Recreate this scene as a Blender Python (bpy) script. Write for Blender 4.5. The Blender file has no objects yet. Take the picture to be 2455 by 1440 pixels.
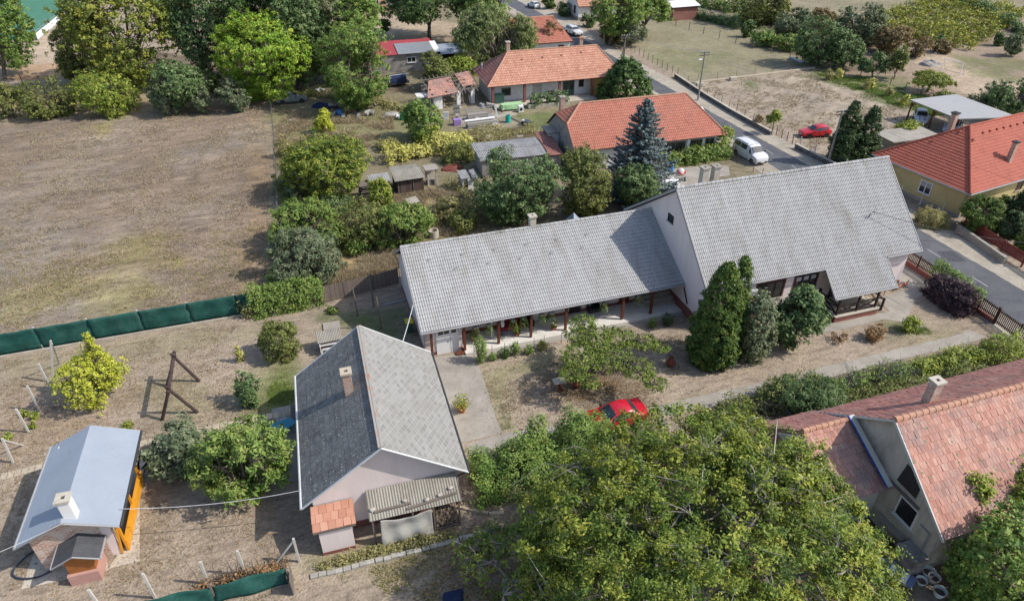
import bpy, math, random
import numpy as np
from mathutils import Vector, Matrix

S = bpy.context.scene
COL = S.collection
R = math.radians

# ---------------------------------------------------------------- camera
CAM_H, PITCH, YAW, FPX = 32.0, 34.0, 16.35, 1637.0
cam_d = bpy.data.cameras.new('camera')
cam_d.sensor_width = 36.0
cam_d.lens = 36.0 * FPX / 2455.0
cam_d.clip_start = 0.5
cam_d.clip_end = 3000
cam = bpy.data.objects.new('camera', cam_d)
COL.objects.link(cam)
cam.location = (0, 0, CAM_H)
cam.rotation_euler = (R(90 - PITCH), 0, R(-YAW))
S.camera = cam

# ---------------------------------------------------------------- sky and sun
SUN_DIR = Vector((0.96, -0.38, 1.0)).normalized()      # towards the sun
sun_el = math.asin(SUN_DIR.z)
sun_az = math.atan2(SUN_DIR.x, SUN_DIR.y)
W = bpy.data.worlds.new('World')
S.world = W
W.use_nodes = True
nt = W.node_tree
sky = nt.nodes.new('ShaderNodeTexSky')
sky.sky_type = 'NISHITA'
sky.sun_disc = False
sky.sun_elevation = sun_el
sky.sun_rotation = sun_az
sky.air_density = 1.0
sky.dust_density = 1.5
bg = nt.nodes['Background']
bg.inputs['Strength'].default_value = 0.15
nt.links.new(sky.outputs[0], bg.inputs[0])
sun_d = bpy.data.lights.new('sun', 'SUN')
sun_d.energy = 3.5
sun_d.angle = R(0.5)
sun_d.color = (1.0, 0.95, 0.87)
sun = bpy.data.objects.new('sun', sun_d)
COL.objects.link(sun)
sun.location = (60, -30, 80)
sun.rotation_euler = SUN_DIR.to_track_quat('Z', 'Y').to_euler()

S.view_settings.view_transform = 'Standard'
S.view_settings.look = 'None'
S.view_settings.gamma = 1
S.view_settings.exposure = 0.47
S.render.engine = 'CYCLES'
S.cycles.max_bounces = 6
S.cycles.diffuse_bounces = 3
S.cycles.glossy_bounces = 2
S.cycles.transmission_bounces = 2
S.cycles.transparent_max_bounces = 4

# ---------------------------------------------------------------- map points of the survey picture to the ground
_th, _a = R(PITCH), R(YAW)
_Yh = np.array([math.sin(_a), math.cos(_a), 0.0])
_F = math.cos(_th) * _Yh - math.sin(_th) * np.array([0, 0, 1.0])
_U = math.sin(_th) * _Yh + math.cos(_th) * np.array([0, 0, 1.0])
_R = np.array([math.cos(_a), -math.sin(_a), 0.0])
_C = np.array([0, 0, CAM_H])

def at(u, v, z=0.0):
    d = _F * FPX + _R * (u - 1227.5) + _U * (720.0 - v)
    p = _C + d * ((CAM_H - z) / -d[2])
    return (float(p[0]), float(p[1]), float(z))

def pix(p):
    q = np.asarray(p, float) - _C
    k = q @ _F
    return 1227.5 + FPX * (q @ _R) / k, 720.0 - FPX * (q @ _U) / k

def dist(p):
    return float((np.asarray(p, float) - _C) @ _F)

# ---------------------------------------------------------------- mesh builder
class MB:
    def __init__(s):
        s.V, s.F, s.c = [], [], []
    def poly(s, pts, c=0.5):
        n = len(s.V)
        s.V.extend([tuple(p) for p in pts])
        s.F.append(tuple(range(n, n + len(pts))))
        s.c.append(c)
        return s
    def raw(s, V, F, c=0.5):
        n = len(s.V)
        s.V.extend([tuple(p) for p in V])
        for f in F:
            s.F.append(tuple(i + n for i in f))
            s.c.append(c)
        return s
    def box(s, x0, y0, z0, x1, y1, z1, c=0.5, bev=0.0):
        V = [(x0, y0, z0), (x1, y0, z0), (x1, y1, z0), (x0, y1, z0), (x0, y0, z1), (x1, y0, z1), (x1, y1, z1), (x0, y1, z1)]
        return s.raw(V, [(0, 3, 2, 1), (4, 5, 6, 7), (0, 1, 5, 4), (1, 2, 6, 5), (2, 3, 7, 6), (3, 0, 4, 7)], c)
    def beam(s, p, q, w=0.1, h=None, c=0.5, up=(0, 0, 1)):
        h = h or w
        p, q = Vector(p), Vector(q)
        d = (q - p).normalized()
        u = Vector(up)
        if abs(d.dot(u)) > 0.97:
            u = Vector((0, 1, 0))
        x = d.cross(u).normalized() * (w / 2)
        y = x.cross(d).normalized() * (h / 2)
        V = [p - x - y, p + x - y, p + x + y, p - x + y, q - x - y, q + x - y, q + x + y, q - x + y]
        return s.raw(V, [(0, 3, 2, 1), (4, 5, 6, 7), (0, 1, 5, 4), (1, 2, 6, 5), (2, 3, 7, 6), (3, 0, 4, 7)], c)
    def tube(s, pts, r, n=6, c=0.5, cap=True):
        pts = [Vector(p) for p in pts]
        if not isinstance(r, (list, tuple)):
            r = [r] * len(pts)
        V, F = [], []
        for i, p in enumerate(pts):
            d = (pts[min(i + 1, len(pts) - 1)] - pts[max(i - 1, 0)]).normalized()
            u = Vector((0, 0, 1)) if abs(d.z) < 0.9 else Vector((1, 0, 0))
            x = d.cross(u).normalized()
            y = x.cross(d)
            for k in range(n):
                a = 2 * math.pi * k / n
                V.append(p + (x * math.cos(a) + y * math.sin(a)) * r[i])
        for i in range(len(pts) - 1):
            for k in range(n):
                F.append((i * n + k, i * n + (k + 1) % n, (i + 1) * n + (k + 1) % n, (i + 1) * n + k))
        if cap:
            F.append(tuple(range(n))[::-1])
            F.append(tuple((len(pts) - 1) * n + k for k in range(n)))
        return s.raw(V, F, c)
    def lathe(s, prof, cx=0, cy=0, n=14, c=0.5):
        V, F = [], []
        for r, z in prof:
            for k in range(n):
                a = 2 * math.pi * k / n
                V.append((cx + r * math.cos(a), cy + r * math.sin(a), z))
        for i in range(len(prof) - 1):
            for k in range(n):
                F.append((i * n + k, i * n + (k + 1) % n, (i + 1) * n + (k + 1) % n, (i + 1) * n + k))
        F.append(tuple(range(n))[::-1])
        F.append(tuple((len(prof) - 1) * n + k for k in range(n)))
        return s.raw(V, F, c)
    def prism(s, poly, a0, a1, axis='x', c=0.5):
        """extrude a 2-D outline: axis x -> outline in (y,z); axis y -> outline in (x,z); axis z -> outline in (x,y)"""
        def P(a, q):
            return (a, q[0], q[1]) if axis == 'x' else (q[0], a, q[1]) if axis == 'y' else (q[0], q[1], a)
        n = len(poly)
        V = [P(a0, q) for q in poly] + [P(a1, q) for q in poly]
        F = [tuple(range(n))[::-1], tuple(range(n, 2 * n))]
        F += [(i, (i + 1) % n, n + (i + 1) % n, n + i) for i in range(n)]
        return s.raw(V, F, c)
    def build(s, name, m, parent=None, smooth=False, bevel=0.0, loc=None):
        me = bpy.data.meshes.new(name)
        me.from_pydata([tuple(map(float, v)) for v in s.V], [], s.F)
        at_ = me.attributes.new('rnd', 'FLOAT', 'FACE')
        at_.data.foreach_set('value', np.asarray(s.c, dtype=np.float32))
        me.materials.append(m)
        o = bpy.data.objects.new(name, me)
        COL.objects.link(o)
        if smooth:
            me.polygons.foreach_set('use_smooth', [True] * len(s.F))
        if bevel:
            b = o.modifiers.new('bevel', 'BEVEL')
            b.width = bevel
            b.segments = 2
            b.limit_method = 'ANGLE'
        if parent is not None:
            o.parent = parent
        if loc is not None:
            o.location = loc
        return o

def mesh_np(name, V, n_per, c, m, parent=None, kind=None):
    """fast mesh from an array of loose polygons with n_per corners each"""
    me = bpy.data.meshes.new(name)
    nf = len(V) // n_per
    me.vertices.add(len(V))
    me.vertices.foreach_set('co', np.ascontiguousarray(V, dtype=np.float32).ravel())
    me.loops.add(len(V))
    me.loops.foreach_set('vertex_index', np.arange(len(V), dtype=np.int32))
    me.polygons.add(nf)
    me.polygons.foreach_set('loop_start', np.arange(0, len(V), n_per, dtype=np.int32))
    me.polygons.foreach_set('loop_total', np.full(nf, n_per, dtype=np.int32))
    a_ = me.attributes.new('rnd', 'FLOAT', 'FACE')
    a_.data.foreach_set('value', np.ascontiguousarray(c, dtype=np.float32))
    me.update(calc_edges=True)
    me.materials.append(m)
    o = bpy.data.objects.new(name, me)
    COL.objects.link(o)
    if parent is not None:
        o.parent = parent
    if kind:
        o['kind'] = kind
    return o

def thing(name, label, cat, loc=(0, 0, 0), rz=0.0, group=None):
    o = bpy.data.objects.new(name, None)
    o.empty_display_size = 0.3
    COL.objects.link(o)
    o.location = loc
    o.rotation_euler = (0, 0, rz)
    return tag(o, label, cat, group)

def tag(o, label, cat, group=None):
    o['label'] = label
    o['category'] = cat
    if group:
        o['group'] = group
    return o

def struct(o):
    o['kind'] = 'structure'
    return o

def dup(root, loc, rz=0.0, label=None, scale=None):
    r = root.copy()
    COL.objects.link(r)
    r.location = loc
    r.rotation_euler = (0, 0, rz)
    if scale:
        r.scale = scale
    if label:
        r['label'] = label
    for ch in list(root.children):
        c = ch.copy()
        COL.objects.link(c)
        c.parent = r
        for g in ch.children:
            d = g.copy()
            COL.objects.link(d)
            d.parent = c
    return r

# ---------------------------------------------------------------- materials
def ramp_set(cr, cols):
    el = cr.color_ramp.elements
    while len(el) > 1:
        el.remove(el[-1])
    for i, c in enumerate(cols):
        e = el[0] if i == 0 else el.new(i / max(1, len(cols) - 1))
        e.position = i / max(1, len(cols) - 1)
        e.color = (*c, 1)

def lin(r, g, b):
    return tuple((x / 255 / 12.92) if x / 255 <= 0.04045 else ((x / 255 + 0.055) / 1.055) ** 2.4 for x in (r, g, b))

def mat(name, cols, scale=2.0, rough=0.85, bump=0.0, bscale=None, rnd=False, metallic=0.0, stain=None, sscale=0.35, samt=0.5,
        stretch=(1, 1, 1), spec=0.3, fine=0.0, fscale=40, obj=False, rw=0.35, speck=None, kscale=5, kamt=.16):
    """principled surface: colours mixed by noise (or by the per-face value 'rnd'), weather stains and fine grain on top"""
    if not isinstance(cols[0], (tuple, list)):
        cols = [cols]
    m = bpy.data.materials.new(name)
    m.use_nodes = True
    nt = m.node_tree
    N, L = nt.nodes, nt.links
    b = N['Principled BSDF']
    b.inputs['Roughness'].default_value = rough
    b.inputs['Metallic'].default_value = metallic
    b.inputs['Specular IOR Level'].default_value = spec
    if obj:
        tc = N.new('ShaderNodeTexCoord')
        pos = tc.outputs['Object']
    else:
        g = N.new('ShaderNodeNewGeometry')
        pos = g.outputs['Position']
    mp = N.new('ShaderNodeMapping')
    mp.inputs['Scale'].default_value = stretch
    L.new(pos, mp.inputs['Vector'])
    cr = N.new('ShaderNodeValToRGB')
    ramp_set(cr, cols)
    nz = N.new('ShaderNodeTexNoise')
    nz.inputs['Scale'].default_value = scale
    nz.inputs['Detail'].default_value = 5
    nz.inputs['Roughness'].default_value = 0.62
    L.new(mp.outputs[0], nz.inputs['Vector'])
    st = N.new('ShaderNodeMapRange')
    st.inputs['From Min'].default_value = 0.3
    st.inputs['From Max'].default_value = 0.7
    L.new(nz.outputs['Fac'], st.inputs['Value'])
    if rnd:
        at_ = N.new('ShaderNodeAttribute')
        at_.attribute_name = 'rnd'
        ad = N.new('ShaderNodeMix')
        ad.inputs['Factor'].default_value = 1 - rw if rw > .36 else 0.35
        L.new(at_.outputs['Fac'], ad.inputs['A'])
        L.new(st.outputs[0], ad.inputs['B'])
        L.new(ad.outputs['Result'], cr.inputs['Fac'])
    else:
        L.new(st.outputs[0], cr.inputs['Fac'])
    out = cr.outputs['Color']
    if stain:
        n2 = N.new('ShaderNodeTexNoise')
        n2.inputs['Scale'].default_value = sscale
        n2.inputs['Detail'].default_value = 7
        n2.inputs['Roughness'].default_value = 0.7
        L.new(mp.outputs[0], n2.inputs['Vector'])
        m2 = N.new('ShaderNodeMapRange')
        m2.inputs['From Min'].default_value = 0.45
        m2.inputs['From Max'].default_value = 0.72
        m2.inputs['To Max'].default_value = samt
        L.new(n2.outputs['Fac'], m2.inputs['Value'])
        mx = N.new('ShaderNodeMix')
        mx.data_type = 'RGBA'
        L.new(m2.outputs[0], mx.inputs['Factor'])
        L.new(out, mx.inputs['A'])
        mx.inputs['B'].default_value = (*stain, 1)
        out = mx.outputs['Result']
    if speck:
        vo = N.new('ShaderNodeTexVoronoi')
        vo.inputs['Scale'].default_value = kscale
        L.new(mp.outputs[0], vo.inputs['Vector'])
        sx = N.new('ShaderNodeSeparateColor')
        L.new(vo.outputs['Color'], sx.inputs[0])
        ml = N.new('ShaderNodeMath')
        ml.operation = 'MULTIPLY'
        L.new(sx.outputs[0], ml.inputs[0])
        ml.inputs[1].default_value = kamt * 2
        lt = N.new('ShaderNodeMath')
        lt.operation = 'LESS_THAN'
        L.new(vo.outputs['Distance'], lt.inputs[0])
        L.new(ml.outputs[0], lt.inputs[1])
        ms = N.new('ShaderNodeMix')
        ms.data_type = 'RGBA'
        L.new(lt.outputs[0], ms.inputs['Factor'])
        L.new(out, ms.inputs['A'])
        ms.inputs['B'].default_value = (*speck, 1)
        out = ms.outputs['Result']
    if fine:
        n3 = N.new('ShaderNodeTexNoise')
        n3.inputs['Scale'].default_value = fscale
        n3.inputs['Detail'].default_value = 3
        L.new(mp.outputs[0], n3.inputs['Vector'])
        m3 = N.new('ShaderNodeMapRange')
        m3.inputs['From Min'].default_value = 0.25
        m3.inputs['From Max'].default_value = 0.75
        m3.inputs['To Min'].default_value = 1 - fine
        m3.inputs['To Max'].default_value = 1 + fine
        L.new(n3.outputs['Fac'], m3.inputs['Value'])
        mm = N.new('ShaderNodeMix')
        mm.data_type = 'RGBA'
        mm.blend_type = 'MULTIPLY'
        mm.inputs['Factor'].default_value = 1
        L.new(out, mm.inputs['A'])
        L.new(m3.outputs[0], mm.inputs['B'])
        out = mm.outputs['Result']
    L.new(out, b.inputs['Base Color'])
    if bump:
        nb = N.new('ShaderNodeTexNoise')
        nb.inputs['Scale'].default_value = bscale or scale * 6
        nb.inputs['Detail'].default_value = 4
        L.new(mp.outputs[0], nb.inputs['Vector'])
        bp = N.new('ShaderNodeBump')
        bp.inputs['Strength'].default_value = min(1, bump)
        bp.inputs['Distance'].default_value = 0.05
        L.new(nb.outputs['Fac'], bp.inputs['Height'])
        L.new(bp.outputs[0], b.inputs['Normal'])
    return m

def leafmat(name, cols, trans=0.17, rough=0.55):
    m = bpy.data.materials.new(name)
    m.use_nodes = True
    nt = m.node_tree
    N, L = nt.nodes, nt.links
    b = N['Principled BSDF']
    b.inputs['Roughness'].default_value = rough
    b.inputs['Specular IOR Level'].default_value = 0.25
    a_ = N.new('ShaderNodeAttribute')
    a_.attribute_name = 'rnd'
    cr = N.new('ShaderNodeValToRGB')
    ramp_set(cr, cols)
    L.new(a_.outputs['Fac'], cr.inputs['Fac'])
    L.new(cr.outputs[0], b.inputs['Base Color'])
    tr = N.new('ShaderNodeBsdfTranslucent')
    hs = N.new('ShaderNodeMix')
    hs.data_type = 'RGBA'
    hs.blend_type = 'MULTIPLY'
    hs.inputs['Factor'].default_value = 1
    hs.inputs['B'].default_value = (1.25, 1.2, 0.5, 1)
    L.new(cr.outputs[0], hs.inputs['A'])
    L.new(hs.outputs['Result'], tr.inputs['Color'])
    mx = N.new('ShaderNodeMixShader')
    mx.inputs[0].default_value = trans
    L.new(b.outputs[0], mx.inputs[1])
    L.new(tr.outputs[0], mx.inputs[2])
    L.new(mx.outputs[0], N['Material Output'].inputs['Surface'])
    return m

def paint(name, c, rough=0.35, coat=0.4, metallic=0.0):
    m = bpy.data.materials.new(name)
    m.use_nodes = True
    N, L = m.node_tree.nodes, m.node_tree.links
    b = N['Principled BSDF']
    nz = N.new('ShaderNodeTexNoise')
    nz.inputs['Scale'].default_value = 1.3
    nz.inputs['Detail'].default_value = 6
    cr = N.new('ShaderNodeValToRGB')
    ramp_set(cr, [tuple(x * 0.86 for x in c), c])
    L.new(nz.outputs['Fac'], cr.inputs['Fac'])
    L.new(cr.outputs[0], b.inputs['Base Color'])
    b.inputs['Roughness'].default_value = rough
    b.inputs['Metallic'].default_value = metallic
    b.inputs['Coat Weight'].default_value = coat
    b.inputs['Coat Roughness'].default_value = 0.12
    return m

M = {}
M['asphalt'] = mat('asphalt', [(.085, .088, .097), (.12, .122, .13)], .5, .9, .25, 30, stain=(.06, .062, .072), sscale=.3, samt=.9, fine=.2, fscale=9)
M['plaster_gable'] = mat('plaster_gable', [(.42, .385, .34), (.58, .535, .48), (.5, .46, .415)], .9, .95, .4, 20, stain=(.24, .215, .19), sscale=.7, samt=.8, stretch=(1, 1, .45))
M['concrete'] = mat('concrete', [(.27, .245, .21), (.36, .33, .285)], .8, .9, .2, 25, stain=(.2, .175, .14), sscale=.5, samt=.7, fine=.12, fscale=9)
M['concrete_light'] = mat('concrete_light', [(.4, .36, .3), (.5, .455, .38)], 1.2, .9, .15, 25, stain=(.3, .26, .2), sscale=.7, samt=.6, fine=.1, fscale=9)
M['verge'] = mat('verge', [(.29, .25, .2), (.38, .335, .275), (.33, .3, .25)], .5, .95, .4, 20, stain=(.2, .175, .12), sscale=.4, samt=.75, fine=.2, fscale=6)
M['plaster_pink'] = mat('plaster_pink', [(.68, .585, .555), (.74, .64, .61)], 1.5, .9, .08, 40, stain=(.53, .45, .42), sscale=.5, samt=.5, stretch=(1.3, 1.3, .3))
M['plinth'] = mat('plinth', [(.2, .075, .06), (.26, .1, .08)], 2, .9, .1, 40, stain=(.15, .07, .055), sscale=.6)
M['plaster_yellow'] = mat('plaster_yellow', [(.42, .34, .16), (.5, .41, .2)], 1.2, .9, .08, 30, stain=(.36, .29, .15), sscale=.4)
M['plaster_white'] = mat('plaster_white', [(.58, .57, .56), (.72, .71, .69)], .9, .9, .1, 30, stain=(.4, .37, .33), sscale=.5, samt=.55)
M['plaster_grey'] = mat('plaster_grey', [(.2, .18, .165), (.33, .3, .275), (.26, .24, .22)], .9, .95, .4, 20, stain=(.11, .1, .09), sscale=.9, samt=.8)
M['plaster_ochre'] = mat('plaster_ochre', [(.5, .33, .09), (.58, .4, .12)], 1.2, .9, stain=(.4, .27, .1), sscale=.5)
M['tile_grey'] = mat('tile_grey', [(.15, .148, .146), (.295, .292, .287), (.355, .352, .347), (.38, .378, .373), (.405, .403, .397)], 1.2, .85, .1, 30, rnd=True, rw=.62, stain=(.21, .19, .155), sscale=.5, samt=.6, stretch=(1.5, .42, .42))
M['tile_red_old'] = mat('tile_red_old', [(.22, .095, .065), (.40, .19, .125), (.47, .235, .16), (.52, .285, .2), (.56, .36, .27)], .9, .9, .1, 30, rnd=True, rw=.7, stain=(.32, .17, .12), sscale=.3, samt=.5)
M['tile_red'] = mat('tile_red', [(.2, .075, .055), (.36, .13, .09), (.41, .155, .105), (.44, .18, .125)], .8, .85, .1, 30, rnd=True, rw=.65, stain=(.3, .16, .12), sscale=.3, samt=.5)
M['tile_red_new'] = mat('tile_red_new', [(.2, .05, .04), (.35, .098, .062), (.38, .108, .07), (.4, .12, .08)], .7, .75, 0, rnd=True, rw=.7, stain=(.3, .1, .07), sscale=.4, samt=.3)
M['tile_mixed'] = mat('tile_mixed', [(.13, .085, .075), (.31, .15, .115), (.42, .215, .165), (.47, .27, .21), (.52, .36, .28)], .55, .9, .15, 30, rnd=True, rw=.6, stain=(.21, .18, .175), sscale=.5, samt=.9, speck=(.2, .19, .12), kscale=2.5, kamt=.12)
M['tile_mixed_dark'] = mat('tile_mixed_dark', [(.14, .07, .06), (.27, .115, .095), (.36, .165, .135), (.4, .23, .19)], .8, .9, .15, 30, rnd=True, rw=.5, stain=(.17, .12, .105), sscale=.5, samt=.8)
M['ridge_red'] = mat('ridge_red', [(.36, .17, .11), (.5, .29, .2)], 2.5, .9, .2, stain=(.32, .24, .19), sscale=1)
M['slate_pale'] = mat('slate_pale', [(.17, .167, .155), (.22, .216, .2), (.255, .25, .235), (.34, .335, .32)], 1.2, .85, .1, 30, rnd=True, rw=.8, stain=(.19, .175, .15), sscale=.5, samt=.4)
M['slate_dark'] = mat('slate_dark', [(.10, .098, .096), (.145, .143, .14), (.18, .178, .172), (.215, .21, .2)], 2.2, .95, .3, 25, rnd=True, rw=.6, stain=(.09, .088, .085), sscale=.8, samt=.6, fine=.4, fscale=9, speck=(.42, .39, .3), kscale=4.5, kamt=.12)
M['sheet_blue'] = mat('sheet_blue', [(.26, .295, .345), (.29, .325, .375)], .6, .55, .04, 60, stain=(.24, .27, .315), sscale=.5, spec=.5, fine=.05, fscale=20)
M['sheet_dark'] = mat('sheet_dark', [(.05, .053, .062), (.08, .083, .092)], 1.5, .7, .1, 60, stain=(.1, .1, .1), sscale=.8, fine=.25, fscale=15)
M['corrugated'] = mat('corrugated', [(.24, .225, .19), (.33, .31, .265)], 1.1, .9, .15, 25, stain=(.15, .13, .1), sscale=.7, samt=.7, rnd=True)
M['corrugated_grey'] = mat('corrugated_grey', [(.25, .25, .25), (.36, .36, .355)], 1.1, .9, .15, 25, stain=(.14, .13, .12), sscale=.8, samt=.7, rnd=True)
M['metal'] = mat('metal', [(.32, .33, .34), (.42, .43, .44)], 2, .45, metallic=.5, stain=(.3, .29, .28), sscale=1)
M['gutter'] = mat('gutter', [(.27, .27, .27), (.36, .36, .36)], 2, .5, stain=(.2, .19, .18), sscale=1)
M['rust'] = mat('rust', [(.07, .045, .035), (.12, .075, .055)], 6, .9, .2)
M['dark_metal'] = mat('dark_metal', [(.03, .03, .032), (.05, .05, .05)], 4, .6)
M['wood_brown'] = mat('wood_brown', [(.10, .032, .018), (.15, .05, .026)], 2.5, .65, .1, 30, stretch=(1, 1, .25), stain=(.11, .04, .02), sscale=1)
M['wood_dark'] = mat('wood_dark', [(.018, .013, .012), (.035, .025, .022)], 3, .6, .1)
M['wood_swing'] = mat('wood_swing', [(.035, .022, .02), (.07, .045, .04)], 3, .7, .2, stain=(.1, .07, .06), sscale=2)
M['wood_grey'] = mat('wood_grey', [(.12, .1, .085), (.2, .175, .15)], 3, .95, .2, stretch=(1, 1, .2), rnd=True, stain=(.07, .05, .04), sscale=1)
M['wood_shed'] = mat('wood_shed', [(.035, .022, .018), (.09, .06, .05), (.14, .11, .1)], 3, .95, .2, stretch=(1, 1, .15), rnd=True)
M['wood_well'] = mat('wood_well', [(.25, .085, .02), (.33, .125, .035)], 2, .6, .1, stretch=(1, 1, 3))
M['orange'] = mat('orange', [(.62, .26, .015), (.7, .32, .03)], 2, .5)
M['white'] = mat('white', [(.66, .66, .65), (.76, .76, .75)], 2, .55, stain=(.5, .48, .44), sscale=1, samt=.3)
M['white_trim'] = mat('white_trim', [(.5, .51, .5), (.6, .61, .6)], 2, .5, stain=(.36, .36, .34), sscale=1)
M['post_concrete'] = mat('post_concrete', [(.44, .42, .38), (.56, .54, .5)], 4, .9, .2, stain=(.3, .27, .22), sscale=2)
M['glass'] = mat('glass', [(.012, .015, .018), (.03, .035, .04)], 1.5, .12, spec=.6)
M['glass_car'] = mat('glass_car', [(.02, .028, .035), (.045, .055, .065)], 1.5, .06, spec=.8)
M['curtain'] = mat('curtain', [(.35, .34, .32), (.5, .49, .47)], 6, .8)
M['net_green'] = mat('net_green', [(.012, .06, .05), (.02, .092, .075)], .8, .85, .3, 5, stain=(.05, .125, .105), sscale=1.1, samt=.75, spec=.15, fine=.22, fscale=14)
M['reed'] = mat('reed', [(.12, .09, .07), (.2, .16, .13), (.26, .21, .175)], 5, .95, .4, 40, rnd=True, stretch=(4, 4, .4))
M['brick'] = mat('brick', [(.3, .14, .09), (.38, .24, .17), (.45, .35, .28)], 7, .95, .4, 25, stain=(.42, .36, .3), sscale=3, samt=.7)
M['brick_rubble'] = mat('brick_rubble', [(.3, .13, .09), (.46, .36, .29), (.36, .25, .19), (.52, .44, .37)], 4.5, .95, .5, 20, stretch=(1, 1, 2.5), stain=(.5, .45, .38), sscale=1.5)
M['tarp'] = mat('tarp', [(.36, .345, .31), (.44, .425, .385)], 1.2, .7, .3, 6, stain=(.3, .27, .23), sscale=.8)
M['plastic_blue'] = mat('plastic_blue', [(.035, .15, .4), (.05, .2, .48)], 3, .4)
M['plastic_teal'] = mat('plastic_teal', [(.01, .33, .25), (.015, .4, .31)], 3, .4)
M['plastic_green'] = mat('plastic_green', [(.02, .2, .07), (.04, .27, .1)], 3, .4)
M['table_blue'] = mat('table_blue', [(.03, .23, .32), (.04, .28, .38)], 3, .4, stain=(.05, .15, .2), sscale=2)
M['bin_green'] = mat('bin_green', [(.03, .08, .06), (.05, .11, .085)], 3, .5)
M['yellow'] = mat('yellow', [(.6, .42, .02), (.68, .5, .04)], 3, .5)
M['red_plastic'] = mat('red_plastic', [(.6, .03, .03), (.68, .05, .04)], 3, .4)
M['crimson'] = mat('crimson', [(.25, .015, .04), (.32, .03, .06)], 3, .8)
M['terracotta'] = mat('terracotta', [(.3, .1, .055), (.4, .15, .085)], 4, .85)
M['clay_dark'] = mat('clay_dark', [(.13, .035, .025), (.2, .06, .04)], 4, .7)
M['sack'] = mat('sack', [(.62, .63, .66), (.78, .78, .8)], 2, .6, .4, 6)
M['stone'] = mat('stone', [(.35, .32, .28), (.5, .47, .42)], 3, .95, .4, stain=(.25, .22, .18), sscale=2)
M['cobble'] = mat('cobble', [(.3, .28, .25), (.42, .4, .36)], 2.5, .95, .4, rnd=True, stain=(.22, .2, .16), sscale=1.5)
M['slab'] = mat('slab', [(.4, .34, .255), (.48, .41, .31)], 2, .95, .2, rnd=True, stain=(.3, .26, .18), sscale=.8)
M['slab_pale'] = mat('slab_pale', [(.44, .385, .315), (.52, .46, .38)], 2, .95, .15, rnd=True, stain=(.34, .29, .23), sscale=.6, samt=.4)
M['line_white'] = mat('line_white', [(.33, .33, .33), (.4, .4, .4)], 4, .9, stain=(.15, .15, .15), sscale=2, samt=.8)
M['pitch'] = mat('pitch', [(.05, .16, .1), (.07, .2, .13)], .4, .95, .1)
M['tyre'] = mat('tyre', [(.012, .012, .012), (.025, .025, .025)], 4, .9)
M['rim'] = mat('rim', [(.3, .3, .31), (.4, .4, .41)], 4, .4, metallic=.6)
M['lamp_glass'] = mat('lamp_glass', [(.5, .52, .54), (.6, .62, .64)], 4, .1, spec=.8)
M['lamp_red'] = mat('lamp_red', [(.35, .01, .01), (.4, .02, .02)], 4, .2)
M['black_plastic'] = mat('black_plastic', [(.014, .014, .015), (.03, .03, .031)], 4, .6)
M['bark'] = mat('bark', [(.08, .062, .05), (.15, .12, .1)], 5, .95, .5, 12)
M['bark_pale'] = mat('bark_pale', [(.22, .2, .175), (.36, .335, .3)], 5, .95, .4, 12)
M['fence_red'] = mat('fence_red', [(.14, .03, .025), (.2, .05, .04)], 3, .8, .2, stretch=(1, 1, .2), rnd=True)
M['fence_brown'] = mat('fence_brown', [(.05, .025, .02), (.085, .045, .035)], 3, .8, .2, stretch=(1, 1, .2), rnd=True)
M['block'] = mat('block', [(.07, .068, .066), (.12, .118, .115), (.2, .2, .195)], 1.2, .95, .3, rnd=True, stain=(.05, .05, .05), sscale=.8)
M['navy'] = mat('navy', [(.01, .02, .06), (.02, .035, .09)], 2, .7)
M['floral'] = mat('floral', [(.16, .38, .14), (.3, .5, .25), (.5, .6, .42)], 9, .8)
M['purple'] = mat('purple', [(.26, .17, .42), (.32, .22, .5)], 3, .5)
M['scrap'] = mat('scrap', [(.22, .2, .18), (.42, .4, .37)], 3, .8, .2, rnd=True)
M['firewood'] = mat('firewood', [(.1, .07, .05), (.2, .15, .11), (.3, .24, .18)], 3, .95, .3, rnd=True)
M['bluewhite'] = mat('blue_edge', [(.02, .06, .3), (.03, .09, .38)], 3, .6)
M['cream'] = mat('cream', [(.5, .49, .42), (.58, .57, .5)], 1.5, .8, stain=(.42, .4, .34), sscale=1)
M['hose'] = mat('hose', [(.02, .03, .05), (.04, .05, .075)], 3, .5)
M['cable'] = mat('cable', [(.4, .4, .4), (.5, .5, .5)], 3, .7)
M['solar'] = mat('panel_blue', [(.03, .05, .12), (.05, .08, .17)], 1, .25, spec=.6)

M['asphalt_dark'] = mat('asphalt_dark', [(.03, .03, .035), (.045, .045, .05)], 3, .9)
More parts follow.
